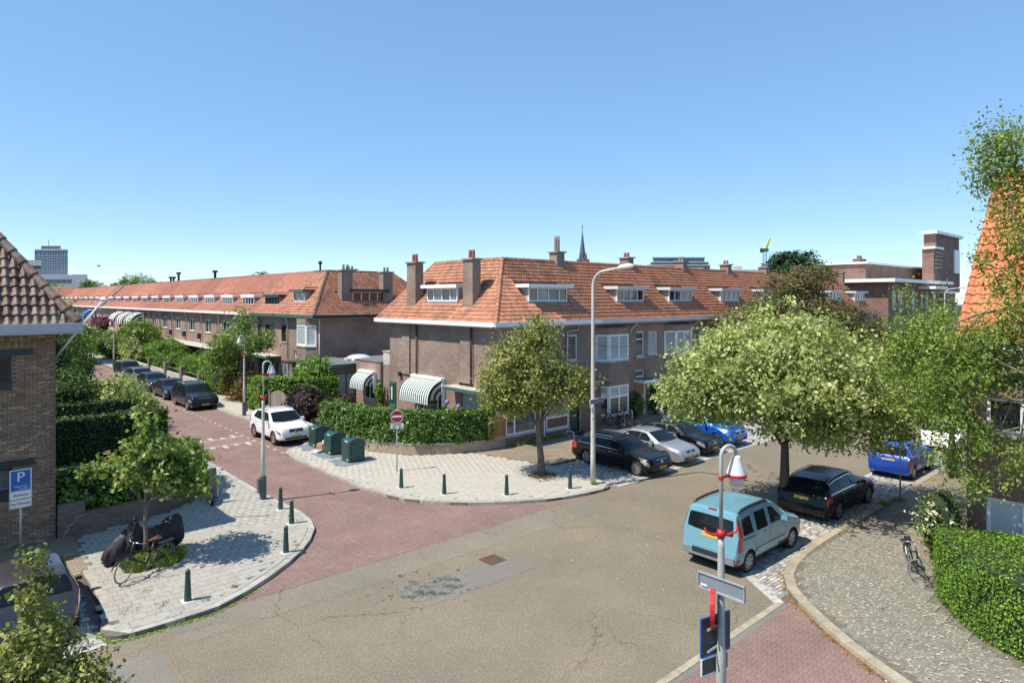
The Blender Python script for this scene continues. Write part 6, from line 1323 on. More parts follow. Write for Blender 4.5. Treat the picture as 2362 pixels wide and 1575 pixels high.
def body_mesh(c, parent, mat, lower=None, name='body', kz=2.0):
    nx = 72; ks = [0]+[1+i/3 for i in range(9)]+[4+i/4 for i in range(4)]+[5+i/4 for i in range(12)]+[8]; xs = np.linspace(0, c.L, nx); ra = c.wr+.055
    xs = np.sort(np.concatenate([xs, [.015, .03, c.L-.03, c.L-.015]])); V = {}; vid = 0; verts = []
    nk = len(ks); ring = 2*nk-2
    for x in xs:
        row = [c.surf(x, k) for k in ks]
        for p in row: verts.append([p[0], p[1], p[2]])
        for p in row[-2:0:-1]: verts.append([p[0], -p[1], p[2]])
    verts = np.array(verts); N = len(xs); axles = [c.X(c.fo), c.X(c.fo+c.wb)]; faces = []; dele = []; low = []
    for i in range(N-1):
        for j in range(ring):
            j2 = (j+1) % ring; f = (i*ring+j, i*ring+j2, (i+1)*ring+j2, (i+1)*ring+j); ce = verts[list(f)].mean(0)
            d = any((ce[0]-a)**2+(ce[2]-c.wr)**2 < ra*ra for a in axles) and abs(ce[1]) > c.W*.3
            (dele if d else faces).append(f)
    kept = {v for f in faces for v in f}; gone = {v for f in dele for v in f}
    for v in kept & gone:
        if abs(verts[v][1]) < c.W*.3: continue
        a = min(axles, key=lambda q: abs(q-verts[v][0])); d = np.array([verts[v][0]-a, verts[v][2]-c.wr]); l = np.linalg.norm(d); d = d/l*ra; verts[v][0] = a+d[0]; verts[v][2] = max(c.wr+d[1], .14)
    mb = MB(); mb.v = [tuple(v) for v in verts]; mb.f = [f[::-1] for f in faces]; mb.m = [0]*len(faces)
    mb.f.append(tuple(range(ring))); mb.f.append(tuple((N-1)*ring+j for j in range(ring))[::-1]); mb.m += [0, 0]
    if lower is not None:
        for q, f in enumerate(mb.f):
            if len(f) == 4 and np.mean([verts[v][2] for v in f]) < lower[0]: mb.m[q] = 1
    o = mb.build(name, [mat]+([lower[1]] if lower else []), parent, True, 38)
    q = MB()                                                # wheel housings
    for a in axles:
        for sg in (1, -1):
            pts = [(a+ra*1.0*math.cos(t*math.pi/10), c.wr+ra*1.0*math.sin(t*math.pi/10)) for t in range(-2, 13)]
            for t in range(len(pts)-1): q.quad((pts[t][0], sg*c.W*.495*c.sh, pts[t][1]), (pts[t+1][0], sg*c.W*.495*c.sh, pts[t+1][1]), (pts[t+1][0], sg*c.W*.3, pts[t+1][1]), (pts[t][0], sg*c.W*.3, pts[t][1]))
            q.poly([(p[0], sg*c.W*.3, p[1]) for p in pts])
    q.build('wheel_housing', 'black_rubber', o)
    return o
RIMS = {}
def rim_mesh(wr, style, rmat):
    key = (round(wr, 3), style, rmat)
    if key in RIMS: return RIMS[key]
    t = MB(); w = .21; ri = wr*.68; t.lathe([(ri, -w/2+.01), (wr-.03, -w/2), (wr, -w/2+.035), (wr, w/2-.035), (wr-.03, w/2), (ri, w/2-.01)], (0, 0, 0), 28, axis=1)
    r_ = MB(); r_.lathe([(ri*1.0, w/2-.012), (ri*.94, w/2-.02), (ri*.9, w/2-.06), (.001, w/2-.07)], (0, 0, 0), 28, 1, axis=1)
    r_.lathe([(ri*1.02, w/2-.008), (ri*.92, w/2-.006), (ri*.9, w/2-.05)], (0, 0, 0), 28, 0, axis=1)
    n = {'five': 5, 'ten': 10, 'seven': 7, 'cap': 9}[style]
    for k in range(n):
        a = 2*math.pi*k/n; ca, sa = math.cos(a), math.sin(a); wd = {'five': .055, 'ten': .026, 'seven': .042, 'cap': .05}[style]; P = []
        for rr, ww in ((.03, wd*1.1), (ri*.93, wd*.8)):
            for s_ in (-1, 1): P.append((ca*rr-sa*ww*s_, sa*rr+ca*ww*s_))
        y0, y1 = w/2-.05, w/2-.012; q = [P[0], P[2], P[3], P[1]]
        r_.hexa([(p[0], y0, p[1]) for p in q], [(p[0], y1, p[1]) for p in q], 0)
    r_.lathe([(.06, w/2-.04), (.055, w/2-.004), (.001, w/2-.002)], (0, 0, 0), 12, 0, axis=1)
    def mk(b, nm, mats, sm):
        me = bpy.data.meshes.new(nm); me.from_pydata(b.v, [], b.f)
        for x in mats: me.materials.append(MATS[x])
        me.polygons.foreach_set('material_index', b.m); me.polygons.foreach_set('use_smooth', [sm]*len(b.f)); me.update(); return me
    RIMS[key] = (mk(t, 'tyre', ['black_rubber'], True), mk(r_, 'rim', [rmat, 'black_plastic'], False)); return RIMS[key]
def wheels(c, root, style='five', rmat='alu'):
    tm, rm = rim_mesh(c.wr, style, rmat)
    for x in (c.fo, c.fo+c.wb):
        for sg in (1, -1):
            w = bpy.data.objects.new('wheel', tm); COL.objects.link(w); w.parent = root; w.location = (c.X(x), sg*(c.W/2-.115), c.wr); w.rotation_euler = (0, random.uniform(0, 6), 0 if sg > 0 else math.pi)
            r_ = bpy.data.objects.new('rim', rm); COL.objects.link(r_); r_.parent = w
def add(root, name, mat, fn, smooth=True):
    b = MB(); fn(b); return b.build(name, mat, root, smooth)
def car(name, label, pos, heading, c, mat, win, ws, rwx, hl, tl, seams, rim=('five', 'alu'), lower=None, grille=None, rails=None, chrome=False, roofmat=None, plate_f=None, plate_r=None, intake=True, group=None, cat='car', handles=(), fogs=False, glass='glass_car', rwk=5.6, wiper=True, emblem=None, kline=True, surround=True, rail_r=.02):
    root = thing(name, label, cat, (pos[0], pos[1], ZR), heading, group, local=True)
    bo = body_mesh(c, root, mat, lower)
    if roofmat: add(root, 'roof_panel', roofmat, lambda b: c.top(b, ws[1]+.02, rwx[0]-.02, 5.05, off=.004, n=10, m=14))
    w_ = add(root, 'windscreen', glass, lambda b: c.top(b, ws[0], ws[1], 5.28, x0e=ws[0]+.1, x1e=ws[1]+.02))
    add(root, 'rear_window', glass, lambda b: c.top(b, rwx[0], rwx[1], rwk, x0e=rwx[0]+.0, x1e=rwx[1]-.01))
    if chrome: add(root, 'window_trim', 'chrome', lambda b: [c.patch(b, [(win[0][0][0]-.05, 4.04), (win[-1][1][0]+.05, 4.04), (win[-1][1][0]+.05, 4.1), (win[0][0][0]-.05, 4.1)], .008, n=14, m=1)]+[c.patch(b, [(win[0][3][0]-.02, 4.88), (win[-1][2][0]+.02, 4.88), (win[-1][2][0]+.02, 4.93), (win[0][3][0]-.02, 4.93)], .008, n=14, m=1)])
    if surround: add(root, 'window_surround', 'black_plastic', lambda b: c.patch(b, [(win[0][0][0]-.03, 4.07), (win[-1][1][0]+.03, 4.07), (win[-1][2][0]+.02, 4.92), (win[0][3][0]-.02, 4.92)], .004, n=12, m=4))
    for q in win:
        for sg in (1, -1): add(root, 'side_window', glass, lambda b: c.patch(b, q, .009, sides=(sg,)))
    for q in hl:
        for sg in (1, -1): add(root, 'headlight', 'lens_clear', lambda b: c.patch(b, q, .012, sides=(sg,)))
    for q in tl:
        for sg in (1, -1): add(root, 'tail_light', 'lens_red', lambda b: c.patch(b, q, .012, sides=(sg,)))
    if seams:
        def sm(b):
            for s0 in seams: c.patch(b, [(s0[0]-.006, s0[1]), (s0[0]+.006, s0[1]), (s0[2]+.006, s0[3]), (s0[2]-.006, s0[3])], .003, n=1, m=10)
            c.top(b, ws[0]-.05, ws[0]-.015, 5.2, off=.004, n=1)
        add(bo, 'panel_gap', 'black_plastic', sm)
    if kline: add(bo, 'sill_trim', 'black_plastic', lambda b: c.patch(b, [(c.fo+c.wr+.09, 1.5), (c.fo+c.wb-c.wr-.09, 1.5), (c.fo+c.wb-c.wr-.09, 1.9), (c.fo+c.wr+.09, 1.9)], .004, n=6, m=1))
    for x in handles:
        for sg in (1, -1):
            p = c.surf(x, 3.72); b = MB(); b.box(p[0]-.09, p[0]+.09, sg*p[1]-.018, sg*p[1]+.022 if sg > 0 else sg*p[1]+.018, p[2]-.014, p[2]+.014); b.build('door_handle', 'chrome' if chrome else mat, root)
    if grille: add(root, 'grille', 'black_plastic', lambda b: c.top(b, c.at_z(grille[0], False), c.at_z(grille[1], False), grille[2], off=.01, n=5))
    if grille: add(root, 'grille_trim', 'chrome' if len(grille) > 3 else 'black_plastic', lambda b: (c.top(b, c.at_z(grille[1], False), c.at_z(grille[1]+.02, False)+.01, grille[2], off=.013, n=1), c.top(b, c.at_z((grille[0]+grille[1])/2, False), c.at_z((grille[0]+grille[1])/2+.02, False), grille[2]+.1, off=.014, n=1)))
    if emblem: b = MB(); x = c.at_z(emblem, False); p = c.surf(x, 8); b.lathe([(.001, .03), (.06, .03), (.075, 0)], (p[0]-.005, 0, p[2]), 14, axis=0); b.build('emblem', 'chrome', root)
    zf = float(c.zbot[0])
    if intake: b = MB(); b.box(c.X(0)-.02, c.X(0)+.006, -c.W*.33, c.W*.33, zf+.02, zf+.13); b.build('air_intake', 'black_plastic', root)
    if plate_f: b = MB(); b.box(c.X(0)-.01, c.X(0)+.018, -.26, .26, plate_f-.055, plate_f+.055); b.build('number_plate', 'plate_yellow', root)
    if plate_r: add(root, 'number_plate', 'plate_yellow', lambda b: c.top(b, c.at_z(plate_r+.055), c.at_z(plate_r-.055), 8-.26/(float(np.interp(c.L-.1, c.g, c.rw))*.45), off=.012, n=2, m=4))
    for sg in (1, -1):                                        # mirrors
        x = win[0][0][0]+.12; p = c.surf(x, 4.12); b = MB(); b.hexa([(p[0]-.07, sg*p[1], p[2]-.02), (p[0]+.1, sg*p[1], p[2]-.02), (p[0]+.1, sg*(p[1]+.2), p[2]-.02), (p[0]-.05, sg*(p[1]+.22), p[2]-.02)][::sg], [(p[0]-.06, sg*(p[1]+.03), p[2]+.1), (p[0]+.06, sg*(p[1]+.03), p[2]+.11), (p[0]+.05, sg*(p[1]+.19), p[2]+.1), (p[0]-.05, sg*(p[1]+.2), p[2]+.12)][::sg]); b.build('wing_mirror', mat if mat != 'paint_white' else 'paint_white', root, True, 60)
    if rails:
        for sg in (1, -1):
            pts = [c.surf(rails[0]+(rails[1]-rails[0])*i/10, 5.35) for i in range(11)]; P = [(p[0], sg*p[1], p[2]+(.0 if i in (0, 10) else .03+rail_r)) for i, p in enumerate(pts)]; b = MB(); b.tube(P, rail_r, 8); b.build('roof_rail', rails[2], root, True)
    if fogs:
        for sg in (1, -1): p = c.surf(.12, 2.2); b = MB(); b.lathe([(.001, .02), (.05, .015), (.06, -.03)], (p[0], sg*p[1]*.96, p[2]), 10, axis=0); b.build('fog_light', 'lens_clear', root)
    if wiper: b = MB(); p = c.surf(rwx[1]-.03, 7.2); q_ = c.surf(rwx[1]-.06, 7.95); b.tube([(p[0]-.015, p[1], p[2]), (q_[0]-.015, q_[1], q_[2])], .01, 5); b.build('wiper', 'black_plastic', root)
    wheels(c, root, *rim); return root
def wq(a, b, c_, d, lo_=4.1, hi=4.88): return [(a, lo_), (b, lo_), (c_, hi), (d, hi)]
FW, FE, FN = R(-90), 0.0, R(90)
est = lambda H=1.46, L=4.7: [(0, .42), (.02, .62), (.06, .74), (.15, .82), (.7, .93), (1.2, 1.0), (1.98, H-.06), (2.5, H), (3.5, H-.02), (L-.62, H-.11), (L-.16, 1.0), (L-.04, .82), (L, .58)]
# four cars parked nose out in front of the terrace
C = Car(4.75, 1.82, 1.46, 2.9, .80, .33, est(1.46, 4.75), [(0, .6), (1.2, .93), (4.75, .99)])
car('estate_car', 'black estate car with chrome window line, first in the row beside the tall lamp post', (24.2, 19.05), FW, C, 'paint_black', [wq(1.5, 2.42, 2.4, 2.1), wq(2.48, 3.42, 3.36, 2.46), wq(3.5, 4.2, 4.0, 3.46)], (1.22, 1.95), (4.18, 4.56), [[(.1, 3.3), (.55, 3.7), (.5, 4.3), (.16, 4.2)]], [[(4.3, 3.2), (4.68, 3.2), (4.66, 3.95), (4.35, 3.95)]], [(1.42, 1.7, 1.42, 4.05), (2.45, 1.6, 2.45, 4.0), (3.4, 1.6, 3.46, 4.0)], ('ten', 'alu'), grille=(.48, .7, 6.7, 1), chrome=True, plate_f=.42, handles=(2.25, 3.2), rails=(2.3, 4.1, 'chrome'), emblem=.62, group='cars parked nose out by the terrace')
sed = lambda H=1.43, L=4.55: [(0, .42), (.02, .6), (.06, .72), (.16, .8), (.8, .92), (1.2, .98), (2.0, H-.05), (2.5, H), (3.1, H-.04), (3.95, 1.06), (4.3, 1.02), (L-.06, .94), (L, .6)]
C = Car(4.55, 1.77, 1.43, 2.65, .92, .315, sed(), [(0, .6), (1.2, .92), (4.55, .97)])
car('saloon_car', 'silver saloon car between the two black cars', (26.75, 19.2), FW, C, 'paint_silver', [wq(1.5, 2.4, 2.38, 2.1), wq(2.46, 3.3, 3.1, 2.44), wq(3.36, 3.65, 3.3, 3.16)], (1.22, 1.97), (3.16, 3.85), [[(.1, 3.35), (.5, 3.6), (.46, 4.3), (.16, 4.3)]], [[(4.1, 3.4), (4.5, 3.4), (4.48, 3.95), (4.15, 3.95)]], [(1.42, 1.7, 1.42, 4.05), (2.43, 1.6, 2.43, 4.0), (3.35, 1.8, 3.4, 4.0)], ('five', 'alu'), grille=(.5, .68, 6.9, 1), plate_f=.42, handles=(2.25, 3.15), group='cars parked nose out by the terrace', emblem=.62)
hat = lambda H=1.43, L=4.31: [(0, .42), (.02, .62), (.06, .75), (.16, .82), (.8, .93), (1.15, .99), (1.9, H-.05), (2.4, H), (3.2, H-.04), (3.7, H-.13), (L-.2, 1.02), (L-.06, .82), (L, .58)]
C = Car(4.31, 1.79, 1.43, 2.6, .86, .33, hat(), [(0, .6), (1.15, .93), (4.31, 1.0)])
car('hatchback_car', 'black hatchback between the silver saloon and the blue crossover', (29.3, 19.35), FW, C, 'paint_black', [wq(1.45, 2.35, 2.33, 2.05), wq(2.41, 3.2, 3.1, 2.39), wq(3.26, 3.7, 3.45, 3.18)], (1.17, 1.88), (3.66, 4.1), [[(.1, 3.35), (.55, 3.65), (.5, 4.2), (.16, 4.15)]], [[(3.9, 3.3), (4.26, 3.3), (4.24, 3.95), (3.95, 3.95)]], [(1.36, 1.7, 1.36, 4.05), (2.38, 1.6, 2.38, 4.0), (3.22, 1.8, 3.28, 4.0)], ('ten', 'steel'), grille=(.46, .7, 6.9, 1), chrome=True, plate_f=.42, handles=(2.2, 3.05), group='cars parked nose out by the terrace', emblem=.64)
suv = lambda H=1.62, L=4.43: [(0, .46), (.02, .72), (.06, .9), (.15, 1.0), (.8, 1.08), (1.1, 1.13), (1.8, H-.06), (2.3, H), (3.4, H-.04), (3.85, H-.12), (L-.2, 1.12), (L-.06, .9), (L, .6)]
C = Car(4.43, 1.84, 1.62, 2.67, .89, .36, suv(), [(0, .7), (1.1, 1.03), (4.43, 1.1)], zb=.24)
car('crossover_car', 'bright blue crossover with black roof, half under the pale maple', (32.0, 19.55), FW, C, 'paint_blue', [wq(1.4, 2.35, 2.33, 2.0), wq(2.41, 3.25, 3.15, 2.39), wq(3.31, 3.85, 3.5, 3.23)], (1.12, 1.78), (3.8, 4.2), [[(.08, 3.5), (.5, 3.8), (.46, 4.1), (.14, 4.0)], [(.06, 2.6), (.16, 2.6), (.18, 3.2), (.08, 3.2)]], [[(4.0, 3.3), (4.38, 3.3), (4.36, 3.8), (4.05, 3.8)]], [(1.36, 1.7, 1.36, 4.05), (2.38, 1.6, 2.38, 4.0), (3.28, 1.8, 3.34, 4.0)], ('five', 'alu'), lower=(.36, 'black_plastic'), roofmat='paint_black', grille=(.58, .82, 6.7, 1), plate_f=.5, handles=(2.2, 3.1), chrome=True, group='cars parked nose out by the terrace', emblem=.72)
# near side of the asphalt street
C = Car(4.25, 1.84, 1.79, 2.72, .83, .315, [(0, .46), (.03, .64), (.12, .86), (.4, .98), (.85, 1.12), (1.05, 1.18), (1.75, 1.66), (2.2, 1.78), (3.2, 1.79), (4.02, 1.74), (4.13, 1.3), (4.18, 1.0), (4.25, .55)], [(0, .72), (1.0, 1.06), (4.25, 1.12)], roofw=.8, zb=.24, taper_r=.08, tail=.25, sm=1.6)
car('van_car', 'light blue leisure van with black roof rails, parked behind the foreground lamp post', (18.85, 10.1), FE, C, 'paint_sky', [wq(1.42, 2.24, 2.24, 1.95, 4.06, 4.8), wq(2.44, 3.08, 3.08, 2.46, 4.02, 4.8), wq(3.3, 3.86, 3.8, 3.34, 4.02, 4.76)], (1.08, 1.72), (4.065, 4.165), [[(.12, 3.3), (.6, 3.7), (.55, 4.2), (.2, 4.2)]], [[(3.97, 3.1), (4.17, 3.1), (4.06, 4.86), (3.92, 4.86)], [(4.08, 1.9), (4.2, 1.9), (4.2, 2.5), (4.08, 2.5)]], [(1.3, 1.7, 1.3, 4.05), (2.33, 1.6, 2.33, 4.95), (3.2, 1.6, 3.2, 4.95), (1.3, 2.95, 3.2, 2.95)][:3], ('seven', 'alu'), lower=(.40, 'black_plastic'), rails=(2.15, 3.85, 'black_plastic'), plate_r=.93, plate_f=None, intake=False, handles=(2.15, 2.6), rwk=5.75, surround=False, rail_r=.035)
kg = bpy.data.objects['van_car']; bo = [o for o in kg.children if o.name.startswith('body')][0]
add(kg, 'side_strip', 'paint_sky', lambda b: C.patch(b, [(1.35, 2.55), (3.15, 2.55), (3.15, 2.85), (1.35, 2.85)], .022, n=8, m=2)); add(kg, 'slide_rail', 'black_plastic', lambda b: C.patch(b, [(3.25, 3.72), (4.0, 3.72), (4.0, 3.8), (3.25, 3.8)], .008, n=4, m=1))
b = MB(); b.box(C.X(4.25)-.06, C.X(4.25)+.14, -.83, .83, .36, .56); b.build('bumper', 'bin_plate', kg, True, 40); b = MB(); b.box(C.X(4.25)-.062, C.X(4.25)+.1, -.5, .5, .44, .58); b.build('bumper_step', 'black_plastic', kg)
b = MB(); p = C.surf(4.0, 8); b.box(p[0]-.03, p[0]+.02, -.13, .13, p[2]-.01, p[2]+.02); b.build('brake_light', 'lens_red', kg)
C = Car(4.77, 1.83, 1.48, 2.79, .88, .335, est(1.48, 4.77), [(0, .62), (1.2, .94), (4.77, 1.0)], taper_r=.1)
car('estate_car', 'black estate car with chrome trim parked behind the maple trunk', (25.45, 10.15), FE, C, 'paint_black', [wq(1.5, 2.45, 2.42, 2.1), wq(2.51, 3.45, 3.4, 2.48), wq(3.52, 4.3, 4.15, 3.47)], (1.22, 1.95), (4.2, 4.58), [[(.1, 3.3), (.55, 3.7), (.5, 4.2), (.16, 4.2)]], [[(4.28, 3.35), (4.7, 3.35), (4.69, 3.92), (4.35, 3.92)]], [(1.42, 1.7, 1.42, 4.05), (2.48, 1.6, 2.48, 4.0), (3.44, 1.6, 3.5, 4.0)], ('ten', 'steel'), chrome=True, rails=(2.2, 4.15, 'steel'), plate_r=.78, handles=(2.3, 3.25), intake=False)
C = Car(3.95, 1.7, 1.51, 2.45, .8, .30, [(0, .44), (.03, .6), (.1, .76), (.3, .86), (.7, .98), (.95, 1.04), (1.75, 1.44), (2.2, 1.51), (3.0, 1.49), (3.5, 1.42), (3.8, 1.02), (3.9, .85), (3.95, .55)], [(0, .64), (.95, .97), (3.95, 1.04)], taper_r=.1)
car('hatchback_car', 'small blue hatchback with red tail lights under the trees at the right', (33.0, 9.95), FE, C, 'paint_yaris', [wq(1.3, 2.15, 2.13, 1.85), wq(2.21, 2.95, 2.9, 2.19), wq(3.02, 3.4, 3.25, 2.97)], (.98, 1.72), (3.53, 3.78), [[(.1, 3.3), (.6, 3.7), (.55, 4.2), (.16, 4.2)]], [[(3.55, 3.2), (3.9, 3.2), (3.86, 4.0), (3.6, 3.95)], [(3.78, 3.55), (3.92, 3.5), (3.9, 3.75), (3.8, 3.75)]], [(1.22, 1.7, 1.22, 4.05), (2.18, 1.6, 2.18, 4.0), (2.98, 1.7, 3.02, 4.0)], ('cap', 'alu'), plate_r=.82, handles=(2.0, 2.85), intake=False)
C = Car(3.96, 1.75, 1.5, 2.54, .78, .31, [(0, .44), (.03, .6), (.1, .76), (.3, .86), (.7, .98), (.95, 1.04), (1.75, 1.44), (2.2, 1.5), (3.0, 1.48), (3.42, 1.40), (3.78, 1.02), (3.9, .84), (3.96, .55)], [(0, .64), (.95, .97), (3.96, 1.02)], taper_r=.16, tail=.5)
car('hatchback_car', 'taupe grey hatchback seen from behind at the left edge', (1.8, 19.85), FN, C, 'paint_taupe', [wq(1.3, 2.15, 2.13, 1.85), wq(2.21, 2.95, 2.9, 2.19), wq(3.02, 3.35, 3.2, 2.97)], (.98, 1.72), (3.45, 3.76), [[(.1, 3.3), (.6, 3.7), (.55, 4.2), (.16, 4.2)]], [[(3.45, 3.3), (3.88, 3.2), (3.84, 3.98), (3.52, 4.0)]], [(1.22, 1.7, 1.22, 4.05), (2.18, 1.6, 2.18, 4.0), (2.98, 1.7, 3.02, 4.0)], ('five', 'alu'), plate_r=.72, intake=False)
cc = [o for o in bpy.data.objects if o.get('label', '').startswith('taupe')][0]; b = MB(); p = C.surf(3.25, 8); b.tube([(p[0], 0, p[2]), (p[0]-.25, 0, p[2]+.22)], [.008, .003], 5); b.build('aerial', 'black_plastic', cc)
# red street
C = Car(4.43, 1.86, 1.7, 2.78, .88, .37, suv(1.7), [(0, .74), (1.1, 1.08), (3.2, 1.13), (4.43, 1.25)], zb=.26, roofw=.78)
car('suv_car', 'white SUV with black wheel arches beside the green waste containers', (14.65, 35.75), FW, C, 'paint_white', [wq(1.4, 2.35, 2.33, 2.0), wq(2.41, 3.25, 3.15, 2.39), wq(3.32, 3.7, 3.5, 3.25, 4.2)], (1.12, 1.78), (3.8, 4.2), [[(.08, 3.4), (.5, 3.75), (.46, 4.05), (.14, 4.0)]], [[(4.1, 3.4), (4.4, 3.4), (4.3, 4.6), (4.1, 4.6)]], [(1.36, 1.7, 1.36, 4.05), (2.38, 1.6, 2.38, 4.0), (3.28, 1.8, 3.34, 4.0)], ('five', 'steel'), lower=(.38, 'black_plastic'), grille=(.62, .84, 6.8, 1), plate_f=.53, rails=(2.0, 3.7, 'alu'), handles=(2.2, 3.1), fogs=True, emblem=.74)
C = Car(5.1, 1.98, 1.75, 3.0, .98, .345, [(0, .46), (.02, .7), (.07, .88), (.2, .98), (.95, 1.1), (1.2, 1.16), (2.05, 1.66), (2.5, 1.74), (4.2, 1.73), (4.75, 1.62), (4.95, 1.15), (5.06, .85), (5.1, .55)], [(0, .7), (1.2, 1.03), (5.1, 1.1)], roofw=.76, zb=.22)
car('minivan_car', 'black minivan with chrome grille, nearest of the dark cars down the red street', (14.5, 50.8), FW, C, 'paint_navy', [wq(1.55, 2.5, 2.5, 2.15), wq(2.6, 3.5, 3.5, 2.6), wq(3.6, 4.65, 4.5, 3.6)], (1.22, 2.0), (4.77, 4.93), [[(.1, 3.3), (.5, 3.6), (.46, 4.1), (.16, 4.1)]], [[(4.8, 3.2), (5.05, 3.2), (4.95, 4.6), (4.75, 4.6)]], [(1.45, 1.7, 1.45, 4.05), (2.55, 1.6, 2.55, 4.95), (3.55, 1.6, 3.55, 4.95)], ('five', 'alu'), grille=(.55, .8, 6.8, 1), plate_f=.44, handles=(2.4, 2.7), fogs=True, group='dark cars parked down the red street', rails=(2.5, 4.5, 'steel'))
fb = [(0, .44), (.03, .6), (.1, .74), (.3, .83), (.8, .94), (1.2, 1.0), (2.0, 1.42), (2.5, 1.48), (3.1, 1.45), (4.1, 1.1), (4.45, 1.05), (4.55, .9), (4.6, .6)]
C = Car(4.6, 1.86, 1.48, 2.74, .87, .35, fb, [(0, .64), (1.2, .96), (4.6, 1.03)])
lw3 = [wq(1.5, 2.42, 2.4, 2.1), wq(2.48, 3.35, 3.2, 2.46), wq(3.42, 3.75, 3.4, 3.26)]; SE = [(1.42, 1.7, 1.42, 4.05), (2.45, 1.6, 2.45, 4.0), (3.4, 1.7, 3.46, 4.0)]
HLS = [[(.1, 3.35), (.55, 3.65), (.5, 4.2), (.16, 4.15)]]; TLS = [[(4.2, 3.35), (4.55, 3.35), (4.53, 3.9), (4.25, 3.9)]]
car('fastback_car', 'dark blue fastback behind the black minivan', (14.5, 57.0), FW, C, 'paint_navy', lw3, (1.22, 1.97), (3.2, 4.0), HLS, TLS, SE, ('seven', 'steel'), plate_f=.42, handles=(2.3, 3.2), group='dark cars parked down the red street')
C = Car(4.7, 1.84, 1.47, 2.85, .82, .335, est(1.47), [(0, .62), (1.2, .95), (4.7, 1.0)]); lw4 = [wq(1.5, 2.42, 2.4, 2.1), wq(2.48, 3.42, 3.36, 2.46), wq(3.5, 4.2, 4.0, 3.46)]
car('estate_car', 'black estate car, third of the dark cars down the red street', (14.6, 62.7), FW, C, 'paint_dark', lw4, (1.22, 1.95), (4.18, 4.52), HLS, TLS, SE, ('five', 'alu'), grille=(.5, .7, 7.0, 1), plate_f=.42, group='dark cars parked down the red street')
C2 = Car(4.75, 1.82, 1.46, 2.85, .82, .335, est(1.46, 4.75), [(0, .62), (1.2, .95), (4.75, 1.0)])
car('estate_car', 'slate grey estate car, fourth of the dark cars down the red street', (14.75, 68.2), FW, C2, 'paint_slate', lw4, (1.22, 1.95), (4.18, 4.56), HLS, TLS, SE, ('five', 'alu'), grille=(.5, .7, 7.0, 1), plate_f=.42, rails=(2.2, 4.1, 'alu'), group='dark cars parked down the red street')
C = Car(4.6, 1.88, 1.66, 2.8, .86, .36, suv(1.66, 4.6), [(0, .7), (1.1, 1.04), (4.6, 1.1)], zb=.25)
car('suv_car', 'dark SUV with roof rails, furthest of the parked cars down the red street', (14.95, 74.2), FW, C, 'paint_dark', [wq(1.4, 2.4, 2.38, 2.0), wq(2.46, 3.35, 3.3, 2.44), wq(3.42, 4.0, 3.7, 3.36)], (1.12, 1.78), (3.85, 4.35), HLS, TLS, [], ('five', 'alu'), grille=(.58, .84, 6.8, 1), plate_f=.5, rails=(2.0, 3.8, 'alu'), group='dark cars parked down the red street')
# white car half hidden beyond the blue hatchback
C = Car(4.2, 1.78, 1.46, 2.6, .84, .32, hat(1.46, 4.2), [(0, .6), (1.15, .94), (4.2, 1.0)])
car('hatchback_car', 'white car almost hidden by leaves beyond the small blue hatchback', (40.5, 9.9), FE, C, 'paint_white', [wq(1.45, 2.35, 2.33, 2.05), wq(2.41, 3.2, 3.1, 2.39), wq(3.26, 3.6, 3.4, 3.18)], (1.17, 1.88), (3.62, 4.0), [[(.1, 3.35), (.55, 3.65), (.5, 4.2), (.16, 4.15)]], [[(3.85, 3.3), (4.16, 3.3), (4.14, 3.95), (3.9, 3.95)]], [], ('cap', 'alu'), plate_r=.8, intake=False)
# ================================================================ STREET FURNITURE
def text(s, size, loc, xdir, ndir, mat, parent, name='lettering', align='CENTER'):
    cu = bpy.data.curves.new(name, 'FONT'); cu.body = s; cu.size = size; cu.align_x = align; cu.align_y = 'CENTER'; cu.extrude = .002
    t = bpy.data.objects.new(name, cu); me = bpy.data.meshes.new_from_object(t); bpy.data.objects.remove(t); bpy.data.curves.remove(cu)
    X = Vector(xdir).normalized(); N = Vector(ndir).normalized(); Y = N.cross(X); M = Matrix((X, Y, N)).transposed()
    for v in me.vertices: v.co = M @ v.co+Vector(loc)
    me.materials.append(MATS[mat]); me.update(); return addobj(name, me, parent)
# --- bollards
bo_spots = [((4.94, 17.9), 'green bollard nearest the camera, on the left corner pavement'), ((8.11, 19.3), 'green bollard at the curve of the left corner kerb, second from the camera'), ((9.3, 21.65), 'green bollard beside the red street mouth on the left pavement'), ((9.63, 23.4), 'green bollard next to the left lamp post'),
            ((14.38, 22.7), 'green bollard below the no-entry sign, leftmost on the far corner'), ((15.2, 20.85), 'second green bollard on the far corner kerb, counted from the no-entry sign'), ((16.96, 19.1), 'third green bollard on the far corner kerb, counted from the no-entry sign'), ((19.45, 18.0), 'green bollard next to the tall lamp post on the far corner')]
proto = None
for (x, y), lb in bo_spots:
    if proto is None:
        proto = thing('bollard', lb, 'bollard', (x, y, 0), group='green bollards', local=True)
        m = MB(); m.lathe([(.095, -.02), (.092, .02), (.062, .68), (.062, .70)], n=14); m.build('post', 'bollard_green', proto, True)
        m = MB(); m.lathe([(.066, .70), (.068, .72), (.06, .745), (.064, .75), (.062, .78), (.04, .815), (.001, .83)], n=14); m.build('head', 'bollard_green', proto, True)
        m = MB(); m.box(-.15, .15, -.15, .15, -.03, .022); m.build('footing', 'white_dull', proto)
    else:
        c = copy_tree(proto); c.location = (x, y, 0); c['label'] = lb
